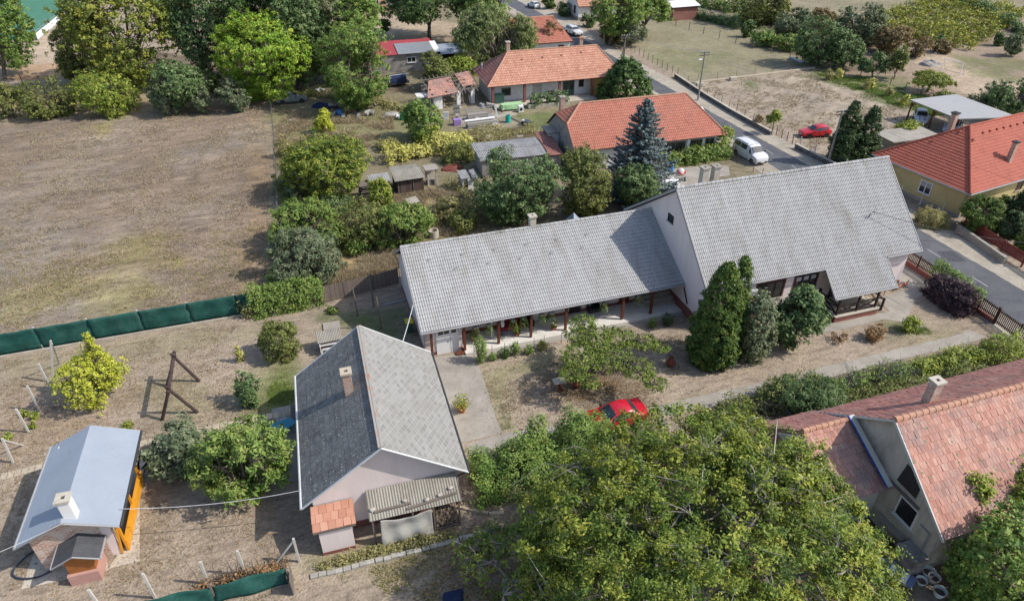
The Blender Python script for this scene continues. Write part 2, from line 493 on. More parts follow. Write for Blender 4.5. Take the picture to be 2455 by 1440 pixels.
# ---------------------------------------------------------------- ground sheet, coloured by zone
def brickmat(name, c1, c2, mortar, w=.25, h=.08, stain=(.3, .27, .24), samt=.6):
    m = bpy.data.materials.new(name)
    m.use_nodes = True
    N, L = m.node_tree.nodes, m.node_tree.links
    b = N['Principled BSDF']
    b.inputs['Roughness'].default_value = .95
    g = N.new('ShaderNodeNewGeometry')
    sp = N.new('ShaderNodeSeparateXYZ')
    L.new(g.outputs['Position'], sp.inputs[0])
    ad = N.new('ShaderNodeMath')
    L.new(sp.outputs['X'], ad.inputs[0])
    L.new(sp.outputs['Y'], ad.inputs[1])
    cb = N.new('ShaderNodeCombineXYZ')
    L.new(ad.outputs[0], cb.inputs['X'])
    L.new(sp.outputs['Z'], cb.inputs['Y'])
    br = N.new('ShaderNodeTexBrick')
    br.inputs['Scale'].default_value = 1
    br.inputs['Brick Width'].default_value = w
    br.inputs['Row Height'].default_value = h
    br.inputs['Mortar Size'].default_value = h * .14
    br.inputs['Color1'].default_value = (*c1, 1)
    br.inputs['Color2'].default_value = (*c2, 1)
    br.inputs['Mortar'].default_value = (*mortar, 1)
    L.new(cb.outputs[0], br.inputs['Vector'])
    nz = N.new('ShaderNodeTexNoise')
    nz.inputs['Scale'].default_value = 2.2
    nz.inputs['Detail'].default_value = 6
    L.new(g.outputs['Position'], nz.inputs['Vector'])
    mr = N.new('ShaderNodeMapRange')
    mr.inputs['From Min'].default_value = .48
    mr.inputs['From Max'].default_value = .62
    mr.inputs['To Max'].default_value = samt
    L.new(nz.outputs['Fac'], mr.inputs['Value'])
    mx = N.new('ShaderNodeMix')
    mx.data_type = 'RGBA'
    L.new(mr.outputs[0], mx.inputs['Factor'])
    L.new(br.outputs['Color'], mx.inputs['A'])
    mx.inputs['B'].default_value = (*stain, 1)
    L.new(mx.outputs['Result'], b.inputs['Base Color'])
    return m
M['brick'] = brickmat('brick', (.33, .15, .1), (.42, .26, .19), (.4, .36, .31), stain=(.42, .37, .32))
M['brick_rubble'] = brickmat('brick_rubble', (.36, .15, .1), (.5, .34, .26), (.55, .49, .42), .34, .13, (.55, .48, .41), .75)
def lattice(rng, X, Y, sc):
    n = 128
    T = rng.random((n, n))
    x, y = X / sc, Y / sc
    i, j = np.floor(x).astype(int), np.floor(y).astype(int)
    fx, fy = x - i, y - j
    fx, fy = fx * fx * (3 - 2 * fx), fy * fy * (3 - 2 * fy)
    a, b = T[i % n, j % n], T[(i + 1) % n, j % n]
    c, d = T[i % n, (j + 1) % n], T[(i + 1) % n, (j + 1) % n]
    return (a * (1 - fx) + b * fx) * (1 - fy) + (c * (1 - fx) + d * fx) * fy

def fbm(rng, X, Y, sc, o=4):
    r, w, t = 0, 1.0, 0
    for k in range(o):
        r = r + w * lattice(rng, X, Y, sc / 2 ** k)
        t += w
        w *= .55
    return r / t

def inside(X, Y, P):
    r = np.zeros(X.shape, bool)
    n = len(P)
    for i in range(n):
        x0, y0 = P[i][:2]
        x1, y1 = P[(i + 1) % n][:2]
        if y0 == y1:
            continue
        c = ((y0 > Y) != (y1 > Y)) & (X < (x1 - x0) * (Y - y0) / (y1 - y0) + x0)
        r ^= c
    return r

def px(*uv):
    return [at(u, v)[:2] for u, v in uv]

ZC = {}
def zc(n, *rgb):
    ZC[n] = np.array(rgb)
zc('yard', .295, .237, .18)
zc('field', .22, .184, .146)
zc('plot', .29, .24, .185)
zc('meadow', .225, .2, .13)
zc('green', .075, .115, .03)
zc('grassy', .17, .17, .075)
zc('lawn', .12, .14, .055)
zc('dry', .33, .24, .125)
zc('dirt', .27, .205, .15)
zc('litter', .115, .085, .06)  # leaf litter brown; also used to paint shade on the ground under the walnut
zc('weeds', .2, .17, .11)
zc('rubble', .3, .26, .21)
zc('sand', .42, .33, .24)
zc('orange', .36, .19, .09)
zc('lime', .26, .25, .07)

# (zone, outline in ground metres, edge wobble, strength)
ZONES = [
    ('weeds', [(-6, 52), (49, 52), (49, 200), (-6, 200)], 1.0, 1),
    ('field', [(-75, 49.6), (-6.2, 49.8), (-5.6, 66), (-6.3, 106), (-75, 106)], .6, 1),
    ('lime', px((0, 205), (170, 200), (330, 250), (200, 262), (100, 250), (0, 262)), 2, .8),
    ('dry', [(-75, 105), (-6.3, 105), (-6.3, 125), (-75, 125)], 3, .35),
    ('lime', px((210, 300), (300, 290), (285, 320), (215, 315)), 2, .7),
    ('lime', px((20, 700), (150, 670), (330, 640), (400, 690), (250, 740), (20, 750)), 2.5, .35),
    ('lime', px((250, 590), (380, 560), (440, 620), (330, 650)), 2, .3),
    ('lime', px((330, 655), (375, 650), (370, 695), (335, 690)), 1.2, .45),
    ('dry', px((620, 250), (645, 300), (655, 700), (560, 720), (600, 500)), 1.2, .35),
    ('sand', px((60, 110), (220, 40), (190, 140), (130, 180), (0, 190), (0, 170)), 1, .8),
    ('orange', px((0, 160), (160, 150), (150, 190), (0, 195)), 1, .5),
    ('grassy', px((655, 260), (1000, 250), (1060, 330), (900, 350), (660, 330)), 1.5, .5),
    ('dry', px((800, 595), (960, 600), (970, 660), (800, 690)), .8, .9),
    ('dry', px((850, 470), (1000, 480), (1170, 500), (1280, 520), (960, 590), (1060, 540)), 1.2, .5),
    ('litter', px((690, 440), (860, 470), (830, 560), (690, 560)), 1.2, .6),
    ('litter', px((1100, 470), (1500, 480), (1540, 520), (1250, 540)), 1.2, .45),
    ('lawn', px((1225, 270), (1400, 265), (1330, 310), (1240, 310)), .8, .8),
    ('rubble', px((1080, 260), (1230, 240), (1240, 300), (1090, 330)), 1.0, .5),
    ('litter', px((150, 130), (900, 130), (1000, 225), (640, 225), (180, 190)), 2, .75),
    ('dirt', [(-60, 22), (49, 22), (49, 39), (-60, 39)], .5, 0),
    ('grassy', px((0, 960), (0, 860), (580, 770), (630, 800), (350, 860)), 1.0, .3),
    ('dirt', px((0, 930), (90, 870), (130, 970), (200, 1010), (90, 1110), (0, 1110)), 1.0, .8),
    ('grassy', px((360, 910), (500, 890), (520, 1000), (380, 1010)), .8, .35),
    ('lawn', px((630, 910), (690, 865), (730, 905), (715, 990), (600, 1003)), .8, 1),
    ('grassy', px((560, 900), (700, 850), (720, 930), (700, 1000), (540, 1020)), .8, .45),
    ('green', px((730, 760), (980, 735), (1010, 830), (820, 780)), .5, .75),
    ('litter', px((700, 1180), (740, 1330), (640, 1330), (600, 1200)), .5, .3),
    ('grassy', px((750, 1340), (1100, 1270), (1110, 1300), (760, 1375)), .4, .8),
    ('green', px((560, 1050), (700, 1010), (710, 1160), (560, 1120)), .6, .5),
    ('grassy', px((1150, 880), (1210, 880), (1330, 830), (1330, 870), (1200, 920), (1225, 1050), (1205, 1050)), .35, .6),
    ('litter', px((1310, 880), (1500, 870), (1540, 950), (1330, 960)), .8, .45),
    ('green', px((2120, 775), (2200, 770), (2210, 800), (2150, 800)), .5, .8),
    ('grassy', px((2100, 790), (2300, 770), (2320, 820), (2150, 850)), .5, .35),
    ('grassy', px((1620, 960), (1720, 930), (1730, 980), (1640, 985)), .6, .5),
    ('litter', px((1730, 960), (2455, 800), (2455, 860), (1850, 1010)), .7, .8),
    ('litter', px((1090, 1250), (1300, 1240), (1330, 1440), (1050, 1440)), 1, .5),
    ('litter', px((1420, 1040), (1900, 1030), (2120, 1200), (2150, 1440), (1250, 1440), (1290, 1150)), 1, .95),  # walnut's shade painted into the ground colour, seen through gaps in its crown
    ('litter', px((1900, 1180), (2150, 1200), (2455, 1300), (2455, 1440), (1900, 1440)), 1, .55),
    ('plot', [(57.5, 66), (88, 72), (82, 98.2), (57.5, 96.5)], .6, 1),
    ('green', px((1780, 195), (1820, 195), (1825, 212), (1785, 212)), .6, .6),
    ('green', px((1960, 165), (2180, 230), (2190, 270), (2080, 235), (1950, 180)), .9, .7),
    ('meadow', [(58, 97), (82, 99), (110, 128), (78, 150), (58, 122)], 1, 1),
    ('lawn', px((1600, 120), (1780, 130), (1700, 180), (1540, 130)), 2, .35),
    ('dirt', [(88, 72), (120, 78), (160, 100), (110, 128), (82, 98)], 1.5, .8),
    ('lawn', px((1900, 180), (2190, 185), (2180, 215), (2000, 200)), 1.0, .6),
    ('sand', px((2190, 140), (2270, 130), (2455, 215), (2380, 260), (2240, 170)), 1.0, .6),
    ('lawn', px((2280, 130), (2455, 140), (2455, 200), (2330, 180)), 1.5, .55),
    ('meadow', [(100, 128), (300, 128), (400, 400), (100, 400)], 3, .9),
    ('litter', px((1850, 60), (2150, 120), (2180, 180), (1950, 160), (1800, 90)), 2, .7),
    ('litter', px((2100, 20), (2455, 110), (2300, 110), (2080, 60)), 2, .5),
    ('sand', px((900, 30), (1120, 60), (1090, 100), (900, 110)), 1, .7),
    ('litter', px((940, 85), (1100, 85), (1100, 110), (890, 110)), .6, .3),
    ('dirt', [(46.2, 26), (49, 26), (49, 60), (46.2, 60)], .3, .3),
]
def ground():
    rng = np.random.default_rng(5)
    xs = np.concatenate([[-1500, -700, -350, -200, -130, -95], np.arange(-76, 176, .55), [195, 230, 300, 450, 800, 1700]])
    ys = np.concatenate([[-700, -300, -120, -50, -15], np.arange(4, 216, .55), [235, 270, 340, 500, 900, 2000]])
    X, Y = np.meshgrid(xs, ys, indexing='ij')
    n1, n2 = fbm(rng, X, Y, 3.2), fbm(rng, X, Y, 3.2)
    Cc = np.zeros(X.shape + (3,))
    Cc[:] = ZC['yard']
    def blur(m):
        for _ in range(2):
            p = np.pad(m, 1, mode='edge')
            m = (p[:-2, 1:-1] + p[2:, 1:-1] + p[1:-1, :-2] + p[1:-1, 2:] + 2 * m) / 6
        return m
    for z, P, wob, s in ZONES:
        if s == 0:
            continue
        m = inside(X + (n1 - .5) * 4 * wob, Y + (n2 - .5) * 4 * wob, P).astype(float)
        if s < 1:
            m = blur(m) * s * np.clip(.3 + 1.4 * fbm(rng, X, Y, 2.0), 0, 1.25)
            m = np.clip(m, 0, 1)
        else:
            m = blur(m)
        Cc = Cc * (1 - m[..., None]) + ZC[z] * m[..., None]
    # dry / bare mottling of every patch of earth
    f1, f2, f3 = fbm(rng, X, Y, 1.6, 4), fbm(rng, X, Y, 7.0, 4), fbm(rng, X, Y, .9, 2)
    Cc *= (.82 + .36 * f2)[..., None]
    Cc *= (.80 + .40 * f1)[..., None]
    wv = np.clip((f1 - .55) * 3, 0, 1) * .22
    Cc = Cc * (1 - wv[..., None]) + np.array([.16, .15, .07]) * wv[..., None]
    # raking and mowing streaks along the field and the plots
    infield = blur(inside(X, Y, [(-75, 49.8), (-6, 49.8), (-6, 106), (-75, 106)]).astype(float))
    st = fbm(rng, X * .16, Y * 1.15 + .5 * n1, 1.1, 4)
    st2 = fbm(rng, X * .3, Y * .8, 6, 3)
    st4 = fbm(rng, X * .45, Y * 1.6 + .3 * n2, .8, 3)
    k = (1 + infield * ((st - .5) * .62 + (st2 - .5) * .3 + (st4 - .5) * .7))[..., None]
    Cc *= np.clip(k, .5, 1.5)
    red = infield * np.clip((fbm(rng, X, Y, 11, 3) - .42) * 2.2, 0, .6)
    Cc = Cc * (1 - red[..., None]) + Cc * np.array([.92, .78, .72]) * red[..., None]
    inplot = blur(inside(X, Y, [(57.5, 66), (88, 72), (82, 98.2), (57.5, 96.5)]).astype(float))
    st3 = fbm(rng, (X * .8 + Y * .6) * .2, (Y * .8 - X * .6) * 1.4, 1.3, 3)
    Cc *= (1 + inplot * (st3 - .5) * .8)[..., None]
    Zz = (fbm(rng, X, Y, 2.5, 3) - .5) * .05
    Zz[(X < -80) | (X > 180) | (Y > 220) | (Y < 0)] = 0
    Zz = np.minimum(Zz, 0.0) - .005
    nx, ny = X.shape
    V = np.stack([X, Y, Zz], -1).reshape(-1, 3)
    I = np.arange(nx * ny).reshape(nx, ny)
    Fq = np.stack([I[:-1, :-1], I[1:, :-1], I[1:, 1:], I[:-1, 1:]], -1).reshape(-1, 4)
    me = bpy.data.meshes.new('ground')
    me.vertices.add(len(V))
    me.vertices.foreach_set('co', V.astype(np.float32).ravel())
    me.loops.add(Fq.size)
    me.loops.foreach_set('vertex_index', Fq.astype(np.int32).ravel())
    me.polygons.add(len(Fq))
    me.polygons.foreach_set('loop_start', np.arange(0, Fq.size, 4, dtype=np.int32))
    me.polygons.foreach_set('loop_total', np.full(len(Fq), 4, dtype=np.int32))
    me.update(calc_edges=True)
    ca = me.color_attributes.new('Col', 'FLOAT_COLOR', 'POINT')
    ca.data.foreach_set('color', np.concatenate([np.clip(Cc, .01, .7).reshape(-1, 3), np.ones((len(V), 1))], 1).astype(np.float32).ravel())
    m = bpy.data.materials.new('earth')
    m.use_nodes = True
    nt = m.node_tree
    N, L = nt.nodes, nt.links
    b = N['Principled BSDF']
    b.inputs['Roughness'].default_value = .97
    b.inputs['Specular IOR Level'].default_value = .1
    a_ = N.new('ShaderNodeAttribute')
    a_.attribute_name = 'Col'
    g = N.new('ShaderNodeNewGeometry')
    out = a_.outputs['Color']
    for sc, lo, hi, det in ((1.3, 1.08, .6, 8), (1.9, 1.1, .66, 8), (4.2, .76, 1.24, 7), (11.0, .86, 1.14, 5), (33.0, .9, 1.1, 3)):
        nz = N.new('ShaderNodeTexNoise')
        nz.inputs['Scale'].default_value = sc
        nz.inputs['Detail'].default_value = det
        nz.inputs['Roughness'].default_value = .7
        if sc < 2:
            sp = N.new('ShaderNodeMapping')
            sp.inputs['Scale'].default_value = (.55, 1.5, 1) if sc < 1.5 else (.8, 2.0, 1)
            L.new(g.outputs['Position'], sp.inputs['Vector'])
            L.new(sp.outputs[0], nz.inputs['Vector'])
        else:
            L.new(g.outputs['Position'], nz.inputs['Vector'])
        mr = N.new('ShaderNodeMapRange')
        mr.inputs['From Min'].default_value = .28 if sc > 2 else .47
        mr.inputs['From Max'].default_value = .72
        mr.inputs['To Min'].default_value = lo
        mr.inputs['To Max'].default_value = hi
        L.new(nz.outputs['Fac'], mr.inputs['Value'])
        mm = N.new('ShaderNodeMix')
        mm.data_type = 'RGBA'
        mm.blend_type = 'MULTIPLY'
        mm.inputs['Factor'].default_value = 1
        L.new(out, mm.inputs['A'])
        L.new(mr.outputs[0], mm.inputs['B'])
        out = mm.outputs['Result']
    L.new(out, b.inputs['Base Color'])
    nb = N.new('ShaderNodeTexNoise')
    nb.inputs['Scale'].default_value = 7
    nb.inputs['Detail'].default_value = 6
    L.new(g.outputs['Position'], nb.inputs['Vector'])
    bp = N.new('ShaderNodeBump')
    bp.inputs['Strength'].default_value = .7
    bp.inputs['Distance'].default_value = .12
    L.new(nb.outputs['Fac'], bp.inputs['Height'])
    L.new(bp.outputs[0], b.inputs['Normal'])
    me.materials.append(m)
    o = bpy.data.objects.new('ground', me)
    COL.objects.link(o)
    struct(o)
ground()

def sheet(name, P, z, m, edge=0.0, seed=1, step=.5):
    """a flat sheet with an outline that may be ragged"""
    rr = random.Random(seed)
    pts = []
    n = len(P)
    for i in range(n):
        a, b = Vector(P[i][:2]), Vector(P[(i + 1) % n][:2])
        k = max(1, int((b - a).length / step)) if edge else 1
        nn = Vector((-(b - a).y, (b - a).x)).normalized()
        for j in range(k):
            q = a.lerp(b, j / k)
            if edge and j:
                q = q + nn * rr.uniform(-edge, edge)
            pts.append((q.x, q.y, z))
    mb = MB()
    mb.poly(pts)
    return struct(mb.build(name, m))

# road along the village street, with its verges
roadL = [(49.7, 8), (50.6, 24), (51.5, 34), (51.3, 46), (50.9, 63), (51.1, 80), (50.4, 97), (49.0, 112), (48.6, 127), (48.3, 140), (47.3, 160), (45.5, 180), (42, 215)]
roadR = [(54.5, 8), (55.3, 24), (55.8, 34), (55.6, 46), (55.0, 66), (53.9, 82), (53.2, 100), (52.6, 112), (52.1, 128), (51.9, 140), (51.4, 160), (50, 180), (47, 215)]
sheet('verge', [(x - 2.4, y) for x, y in roadL] + [(x + 2.6 if y < 130 else x + 3.6, y) for x, y in roadR][::-1], .006, M['verge'], .12, 3)
sheet('road', roadL + roadR[::-1], .014, M['asphalt'], .06, 4)
mb = MB()
for x0, y0, x1, y1 in ((51.3, 57.5, 54.8, 61.5), (53.6, 40, 55.3, 42.2), (51.9, 36, 53.2, 37.1), (52.5, 82, 53.4, 90), (50.5, 110, 52, 113)):
    mb.poly([(x0, y0 + .3, .017), (x1 - .2, y0, .017), (x1, y1 - .4, .017), (x0 + .3, y1, .017)])
struct(mb.build('road_repairs', mat('asphalt_patch', [(.05, .052, .062), (.075, .077, .087)], 1.5, .9, .2, 30, fine=.2, fscale=12)))
mb = MB()
y = 10.0
while y < 75:
    xc = 52.0 + (y - 10) * .022 if y < 30 else 53.4 - (y - 34) * .008
    for q in (0,):
        mb.poly([(xc - .05, y, .019), (xc + .05, y, .019), (xc + .05, y + 1.6, .019), (xc - .05, y + 1.6, .019)])
    y += 5.2
struct(mb.build('road_markings', M['line_white']))
rr0 = random.Random(21)
mb = MB()
for k in range(13):
    x, y = rr0.uniform(51.5, 54.8), rr0.uniform(32, 110)
    a = rr0.uniform(-.4, .4) + (math.pi / 2 if k % 3 else 0)
    for j in range(rr0.randint(5, 12)):
        x2, y2 = x + math.cos(a) * .55, y + math.sin(a) * .55
        if not 51.4 < x2 < 54.9:
            break
        mb.poly([(x - .02, y - .02, .0185), (x + .02, y + .02, .0185), (x2 + .02, y2 + .02, .0185), (x2 - .02, y2 - .02, .0185)])
        x, y = x2, y2
        a += rr0.uniform(-.5, .5)
struct(mb.build('road_cracks', M['asphalt_dark']))
# driveway strip, yard slab and paths of the farmhouse
sheet('driveway', [(46.8, 31.35), (44.2, 31.1), (22.8, 30.45), (13.5, 30.5), (8.3, 30.85), (5.9, 30.6), (5.9, 29.7), (8.4, 29.75), (13.5, 29.6), (22.8, 29.3), (46, 30.1), (47.3, 30.3)], .006, M['concrete'], .05, 5)
sheet('patio', [(5.1, 39.9), (8.5, 39.7), (8.6, 37.8), (8.35, 30.9), (5.4, 30.8), (5.3, 36)], .010, M['concrete'], .03, 6)
sheet('veranda_walk', [(8.5, 39.9), (8.6, 38.9), (23, 39.4), (26.2, 39.6), (26.2, 40.4)], .012, M['concrete'], .03, 7)
sheet('garden_walk', [(34.9, 35.3), (35.2, 34.3), (38.3, 34.35), (41.3, 34.5), (42.5, 33.7), (44.3, 34.9), (46, 36.2), (49.2, 37.2), (49.2, 41.8), (46.4, 41.8), (46.2, 37.6), (42.8, 37.2), (42.6, 35.3)], .012, M['concrete'], .05, 8)
sheet('courtyard', px((1530, 420), (1580, 408), (1660, 400), (1745, 398), (1750, 420), (1700, 430), (1620, 470), (1540, 470)), .010, M['concrete'], .1, 9)
sheet('terrace', px((355, 1103), (335, 1085), (335, 1344), (258, 1364), (295, 1310), (333, 1130)), .014, M['slab_pale'], 0, 10)
sheet('hut_apron', px((50, 1412), (90, 1300), (250, 1300), (260, 1366)), .012, M['slab_pale'], 0, 11)
sheet('house_apron', [(-6.0, 37.5), (-4.0, 37.5), (-4.0, 30.5), (-5.4, 30.5), (-5.3, 34)], .010, M['concrete'], .06, 12)
sheet('sports_pitch', [(-49.3, 158), (-70, 158), (-70, 215), (-49.3, 215)], .012, M['pitch'])
mb = MB()
for x in (-66.0, -51.5):
    mb.poly([(x, 160, .018), (x + .15, 160, .018), (x + .15, 214, .018), (x, 214, .018)])
mb.poly([(-66, 176, .018), (-51.5, 176, .018), (-51.5, 176.15, .018), (-66, 176.15, .018)])
struct(mb.build('pitch_markings', M['line_white']))
sheet('porch_yard', px((1080, 300), (1240, 275), (1230, 265), (1090, 285)), .008, M['verge'], .2, 13)
# stepping slabs laid through the garden (each a separate slab)
def slab_path(name, pts, w, label, n):
    rr = random.Random(7)
    P = [Vector(p[:2]) for p in pts]
    L = [0.0]
    for i in range(1, len(P)):
        L.append(L[-1] + (P[i] - P[i - 1]).length)
    mb = MB()
    for k in range(n):
        d0, d1 = L[-1] * k / n + .03, L[-1] * (k + 1) / n - .03
        def pt(d):
            for i in range(1, len(P)):
                if d <= L[i] + 1e-6:
                    return P[i - 1].lerp(P[i], (d - L[i - 1]) / (L[i] - L[i - 1]))
            return P[-1]
        a, b = pt(d0), pt(d1)
        nn = Vector((-(b - a).y, (b - a).x)).normalized() * w / 2
        off = nn.normalized() * rr.uniform(-.05, .05)
        a, b = a + off, b + off
        z = .03 + rr.uniform(-.006, .006)
        top = [a - nn, b - nn, b + nn, a + nn]
        V = [(q.x, q.y, -.02) for q in top] + [(q.x, q.y, z) for q in top]
        mb.raw(V, [(4, 5, 6, 7), (0, 1, 5, 4), (1, 2, 6, 5), (2, 3, 7, 6), (3, 0, 4, 7)], rr.random())
    o = mb.build(name, M['slab'])
    struct(o)
slab_path('path', [at(0, 1143), at(100, 1118), at(215, 1090)], .55, '', 13)
slab_path('path', [at(335, 1064), at(480, 1030), at(610, 1005), at(708, 985)], .55, '', 20)

# ---------------------------------------------------------------- plants
LM = {}
def lm(n, *cols, **k):
    g = k.pop('g', 1.35)
    LM[n] = leafmat('leaf_' + n, [tuple(min(.6, x * g) for x in c) for c in cols], **k)
lm('olive', (.05, .065, .018), (.095, .115, .03), (.15, .165, .045), (.2, .2, .06))
lm('walnut', (.028, .055, .01), (.065, .105, .016), (.125, .165, .024), (.2, .225, .032), (.26, .235, .045))
lm('mid', (.03, .06, .013), (.06, .11, .022), (.105, .165, .034), (.155, .205, .05), (.19, .2, .055), g=1.6)
lm('fresh', (.045, .08, .018), (.085, .14, .03), (.13, .195, .04), (.18, .225, .055), (.2, .2, .06))
lm('limetree', (.055, .11, .014), (.11, .2, .02), (.18, .285, .028), (.26, .33, .042), (.29, .29, .05), g=1.35)
lm('lime', (.06, .1, .016), (.115, .165, .024), (.18, .23, .032), (.245, .27, .048), (.27, .24, .05))
lm('frond', (.045, .075, .015), (.09, .135, .025), (.145, .185, .034), (.2, .22, .05))
lm('golden', (.17, .2, .02), (.28, .31, .028), (.36, .37, .045), (.42, .4, .07))
lm('amber', (.055, .08, .018), (.1, .13, .025), (.165, .18, .03), (.225, .2, .035), g=1.6)
lm('vinerow', (.06, .085, .02), (.15, .175, .03), (.27, .275, .04), (.36, .33, .06))
lm('dark', (.016, .036, .01), (.034, .066, .016), (.06, .1, .026), (.095, .14, .04), g=1.6)
lm('deep', (.022, .046, .016), (.044, .08, .027), (.078, .122, .043), (.118, .165, .065), (.15, .17, .07), g=1.6)
lm('grey', (.05, .07, .035), (.09, .115, .06), (.14, .165, .09), (.19, .21, .125))
lm('willow', (.06, .085, .03), (.11, .145, .05), (.165, .2, .075), (.22, .25, .105))
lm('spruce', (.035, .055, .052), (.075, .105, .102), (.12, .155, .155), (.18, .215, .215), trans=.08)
lm('thuja', (.02, .045, .01), (.045, .085, .016), (.085, .125, .022), (.13, .15, .03), trans=.12)
lm('cypress', (.016, .032, .012), (.03, .055, .018), (.05, .08, .026), (.085, .1, .035), trans=.1)
lm('vine', (.2, .2, .04), (.32, .31, .07), (.42, .39, .12), (.5, .45, .18))
lm('purple', (.025, .016, .022), (.05, .032, .042), (.08, .05, .06), (.1, .075, .075))
lm('brown', (.1, .06, .03), (.19, .11, .05), (.28, .17, .085), (.36, .24, .13))
lm('russet', (.07, .06, .025), (.13, .1, .04), (.2, .14, .07), (.17, .15, .06))
lm('straw', (.15, .115, .075), (.21, .165, .105), (.27, .215, .14), (.31, .26, .175), trans=.15)
lm('weed', (.14, .14, .06), (.21, .2, .085), (.27, .25, .11), (.33, .28, .14), trans=.3)
lm('bloom', (.5, .12, .16), (.7, .6, .6), (.1, .2, .04), (.5, .1, .1))

_seed = [11]
def unit(rng, n):
    v = rng.normal(size=(n, 3))
    return v / np.linalg.norm(v, axis=1, keepdims=True)

def leaves(rng, cen, out, ls, w=.55, droop=0.0, flat=.5, jit=.7, val=None, up=.45):
    """one small four-cornered leaf at every centre; out = outward direction"""
    n = len(cen)
    nn = out * .6 + np.array([0, 0, up]) + unit(rng, n) * jit
    nn /= np.linalg.norm(nn, axis=1, keepdims=True)
    t = unit(rng, n) + np.array([0, 0, -droop * 2.0])
    t -= nn * np.sum(t * nn, 1, keepdims=True)
    t /= np.linalg.norm(t, axis=1, keepdims=True) + 1e-9
    b = np.cross(nn, t)
    s = ls * rng.uniform(.65, 1.35, (n, 1))
    fold = nn * s * rng.uniform(-.12, .12, (n, 1))
    V = np.stack([cen - t * s * .5, cen + b * s * w * .5 + fold, cen + t * s * .5, cen - b * s * w * .5 + fold], 1).reshape(-1, 3)
    return V

def crown_pts(rng, r, hz, lobes=13, lobe_amp=.34, fill=.3, nc=60, bottom=1.0, shape='round', low=-1.0, boughs=None, deep=.3):
    """clump centres of an uneven crown (a cluster of boughs) with semi-axes r, r, hz about the origin"""
    if shape == 'column':
        z, a = rng.uniform(-1, 1, nc), rng.random(nc) * 2 * math.pi
        z = np.where(rng.random(nc) < .3, -np.abs(z), z)
        h = (z + 1) / 2
        ph = rng.random(4) * 6
        f = np.clip(1 - h ** 2.3, 0, 1) ** .62 * (.72 + .28 * np.clip(h * 6, 0, 1)) * (1 + .09 * np.sin(a * 3 + ph[0] + z * 4) + .06 * np.sin(a * 7 + ph[1] - z * 9))
        f *= rng.uniform(.74, 1.04, nc)
        p = np.stack([np.cos(a) * f * r, np.sin(a) * f * r, z * hz], 1)
        return p, np.stack([np.cos(a), np.sin(a), a * 0 + .15], 1)
    if boughs:
        B = np.array(boughs, float)
        b = rng.choice(len(B), nc, p=B[:, 3] ** 1.6 / (B[:, 3] ** 1.6).sum())
        d = unit(rng, nc)
        d[:, 2] = np.abs(d[:, 2]) * np.where(rng.random(nc) < .75, 1, -1)
        p = B[b, :3] + d * (B[b, 3] * rng.uniform(.6, 1.05, nc))[:, None]
        return p * np.array([r, r, hz]), d
    nb = max(5, lobes)
    bd = unit(rng, nb * 2)
    bd = bd[np.argsort(-bd[:, 2] + rng.normal(size=nb * 2) * .35)][:int(nb * 1.35)] if low > -1 else bd[:nb]
    nb = len(bd)
    br_ = rng.uniform(.30, .30 + lobe_amp * .8, nb) * (12.0 / max(6, nb)) ** .18
    bc = bd * (rng.uniform(.92, 1.04, nb) - br_)[:, None]
    wts = br_ ** 2
    b = rng.choice(nb, nc * 2, p=wts / wts.sum())
    d = unit(rng, nc * 2) + bd[b] * .55
    d /= np.linalg.norm(d, axis=1, keepdims=True)
    k = np.where(rng.random(nc * 2) < fill, rng.uniform(.2, .75, nc * 2), rng.uniform(.85, 1.0, nc * 2))
    shoot = rng.random(nc * 2) < .1
    k = np.where(shoot, k * rng.uniform(1.12, 1.5, nc * 2), k)
    p = bc[b] + d * (br_[b] * k)[:, None]
    # thin out clumps hidden deep inside the crown
    rad = np.linalg.norm(p, axis=1)
    keep = (rad > .42) | (rng.random(nc * 2) < deep)
    keep &= p[:, 2] > low
    p, d = p[keep][:nc], d[keep][:nc]
    if shape == 'cone':
        zz = p[:, 2] * .5 + .5
        f = np.clip(1.18 - zz, .1, 1) ** .75 * 1.15
        p[:, :2] *= f[:, None]
    if shape == 'vase':
        zz = np.clip(p[:, 2] * .5 + .5, 0, 1)
        p[:, :2] *= (.45 + .62 * zz)[:, None]
    if shape == 'flat':
        p[:, 2] = np.abs(p[:, 2]) * .9 - .35 * (p[:, 0] ** 2 + p[:, 1] ** 2)
    if shape == 'square':
        p[:, :2] = np.sign(p[:, :2]) * np.abs(p[:, :2]) ** .78
    p[:, 2] = np.where(p[:, 2] < 0, p[:, 2] * bottom, p[:, 2])
    s = np.percentile(np.hypot(p[:, 0], p[:, 1]), 96)
    p[:, :2] /= s
    if shape != 'flat':
        lo, hi = np.percentile(p[:, 2], 1.5), np.percentile(p[:, 2], 98.5)
        p[:, 2] = np.where(p[:, 2] > 0, p[:, 2] / max(hi, .3), p[:, 2] / max(-lo, .3) if low <= -1 else p[:, 2])
    dd = d * .6 + p / (np.linalg.norm(p, axis=1, keepdims=True) + 1e-6) * .5
    return p * np.array([r, r, hz]), dd

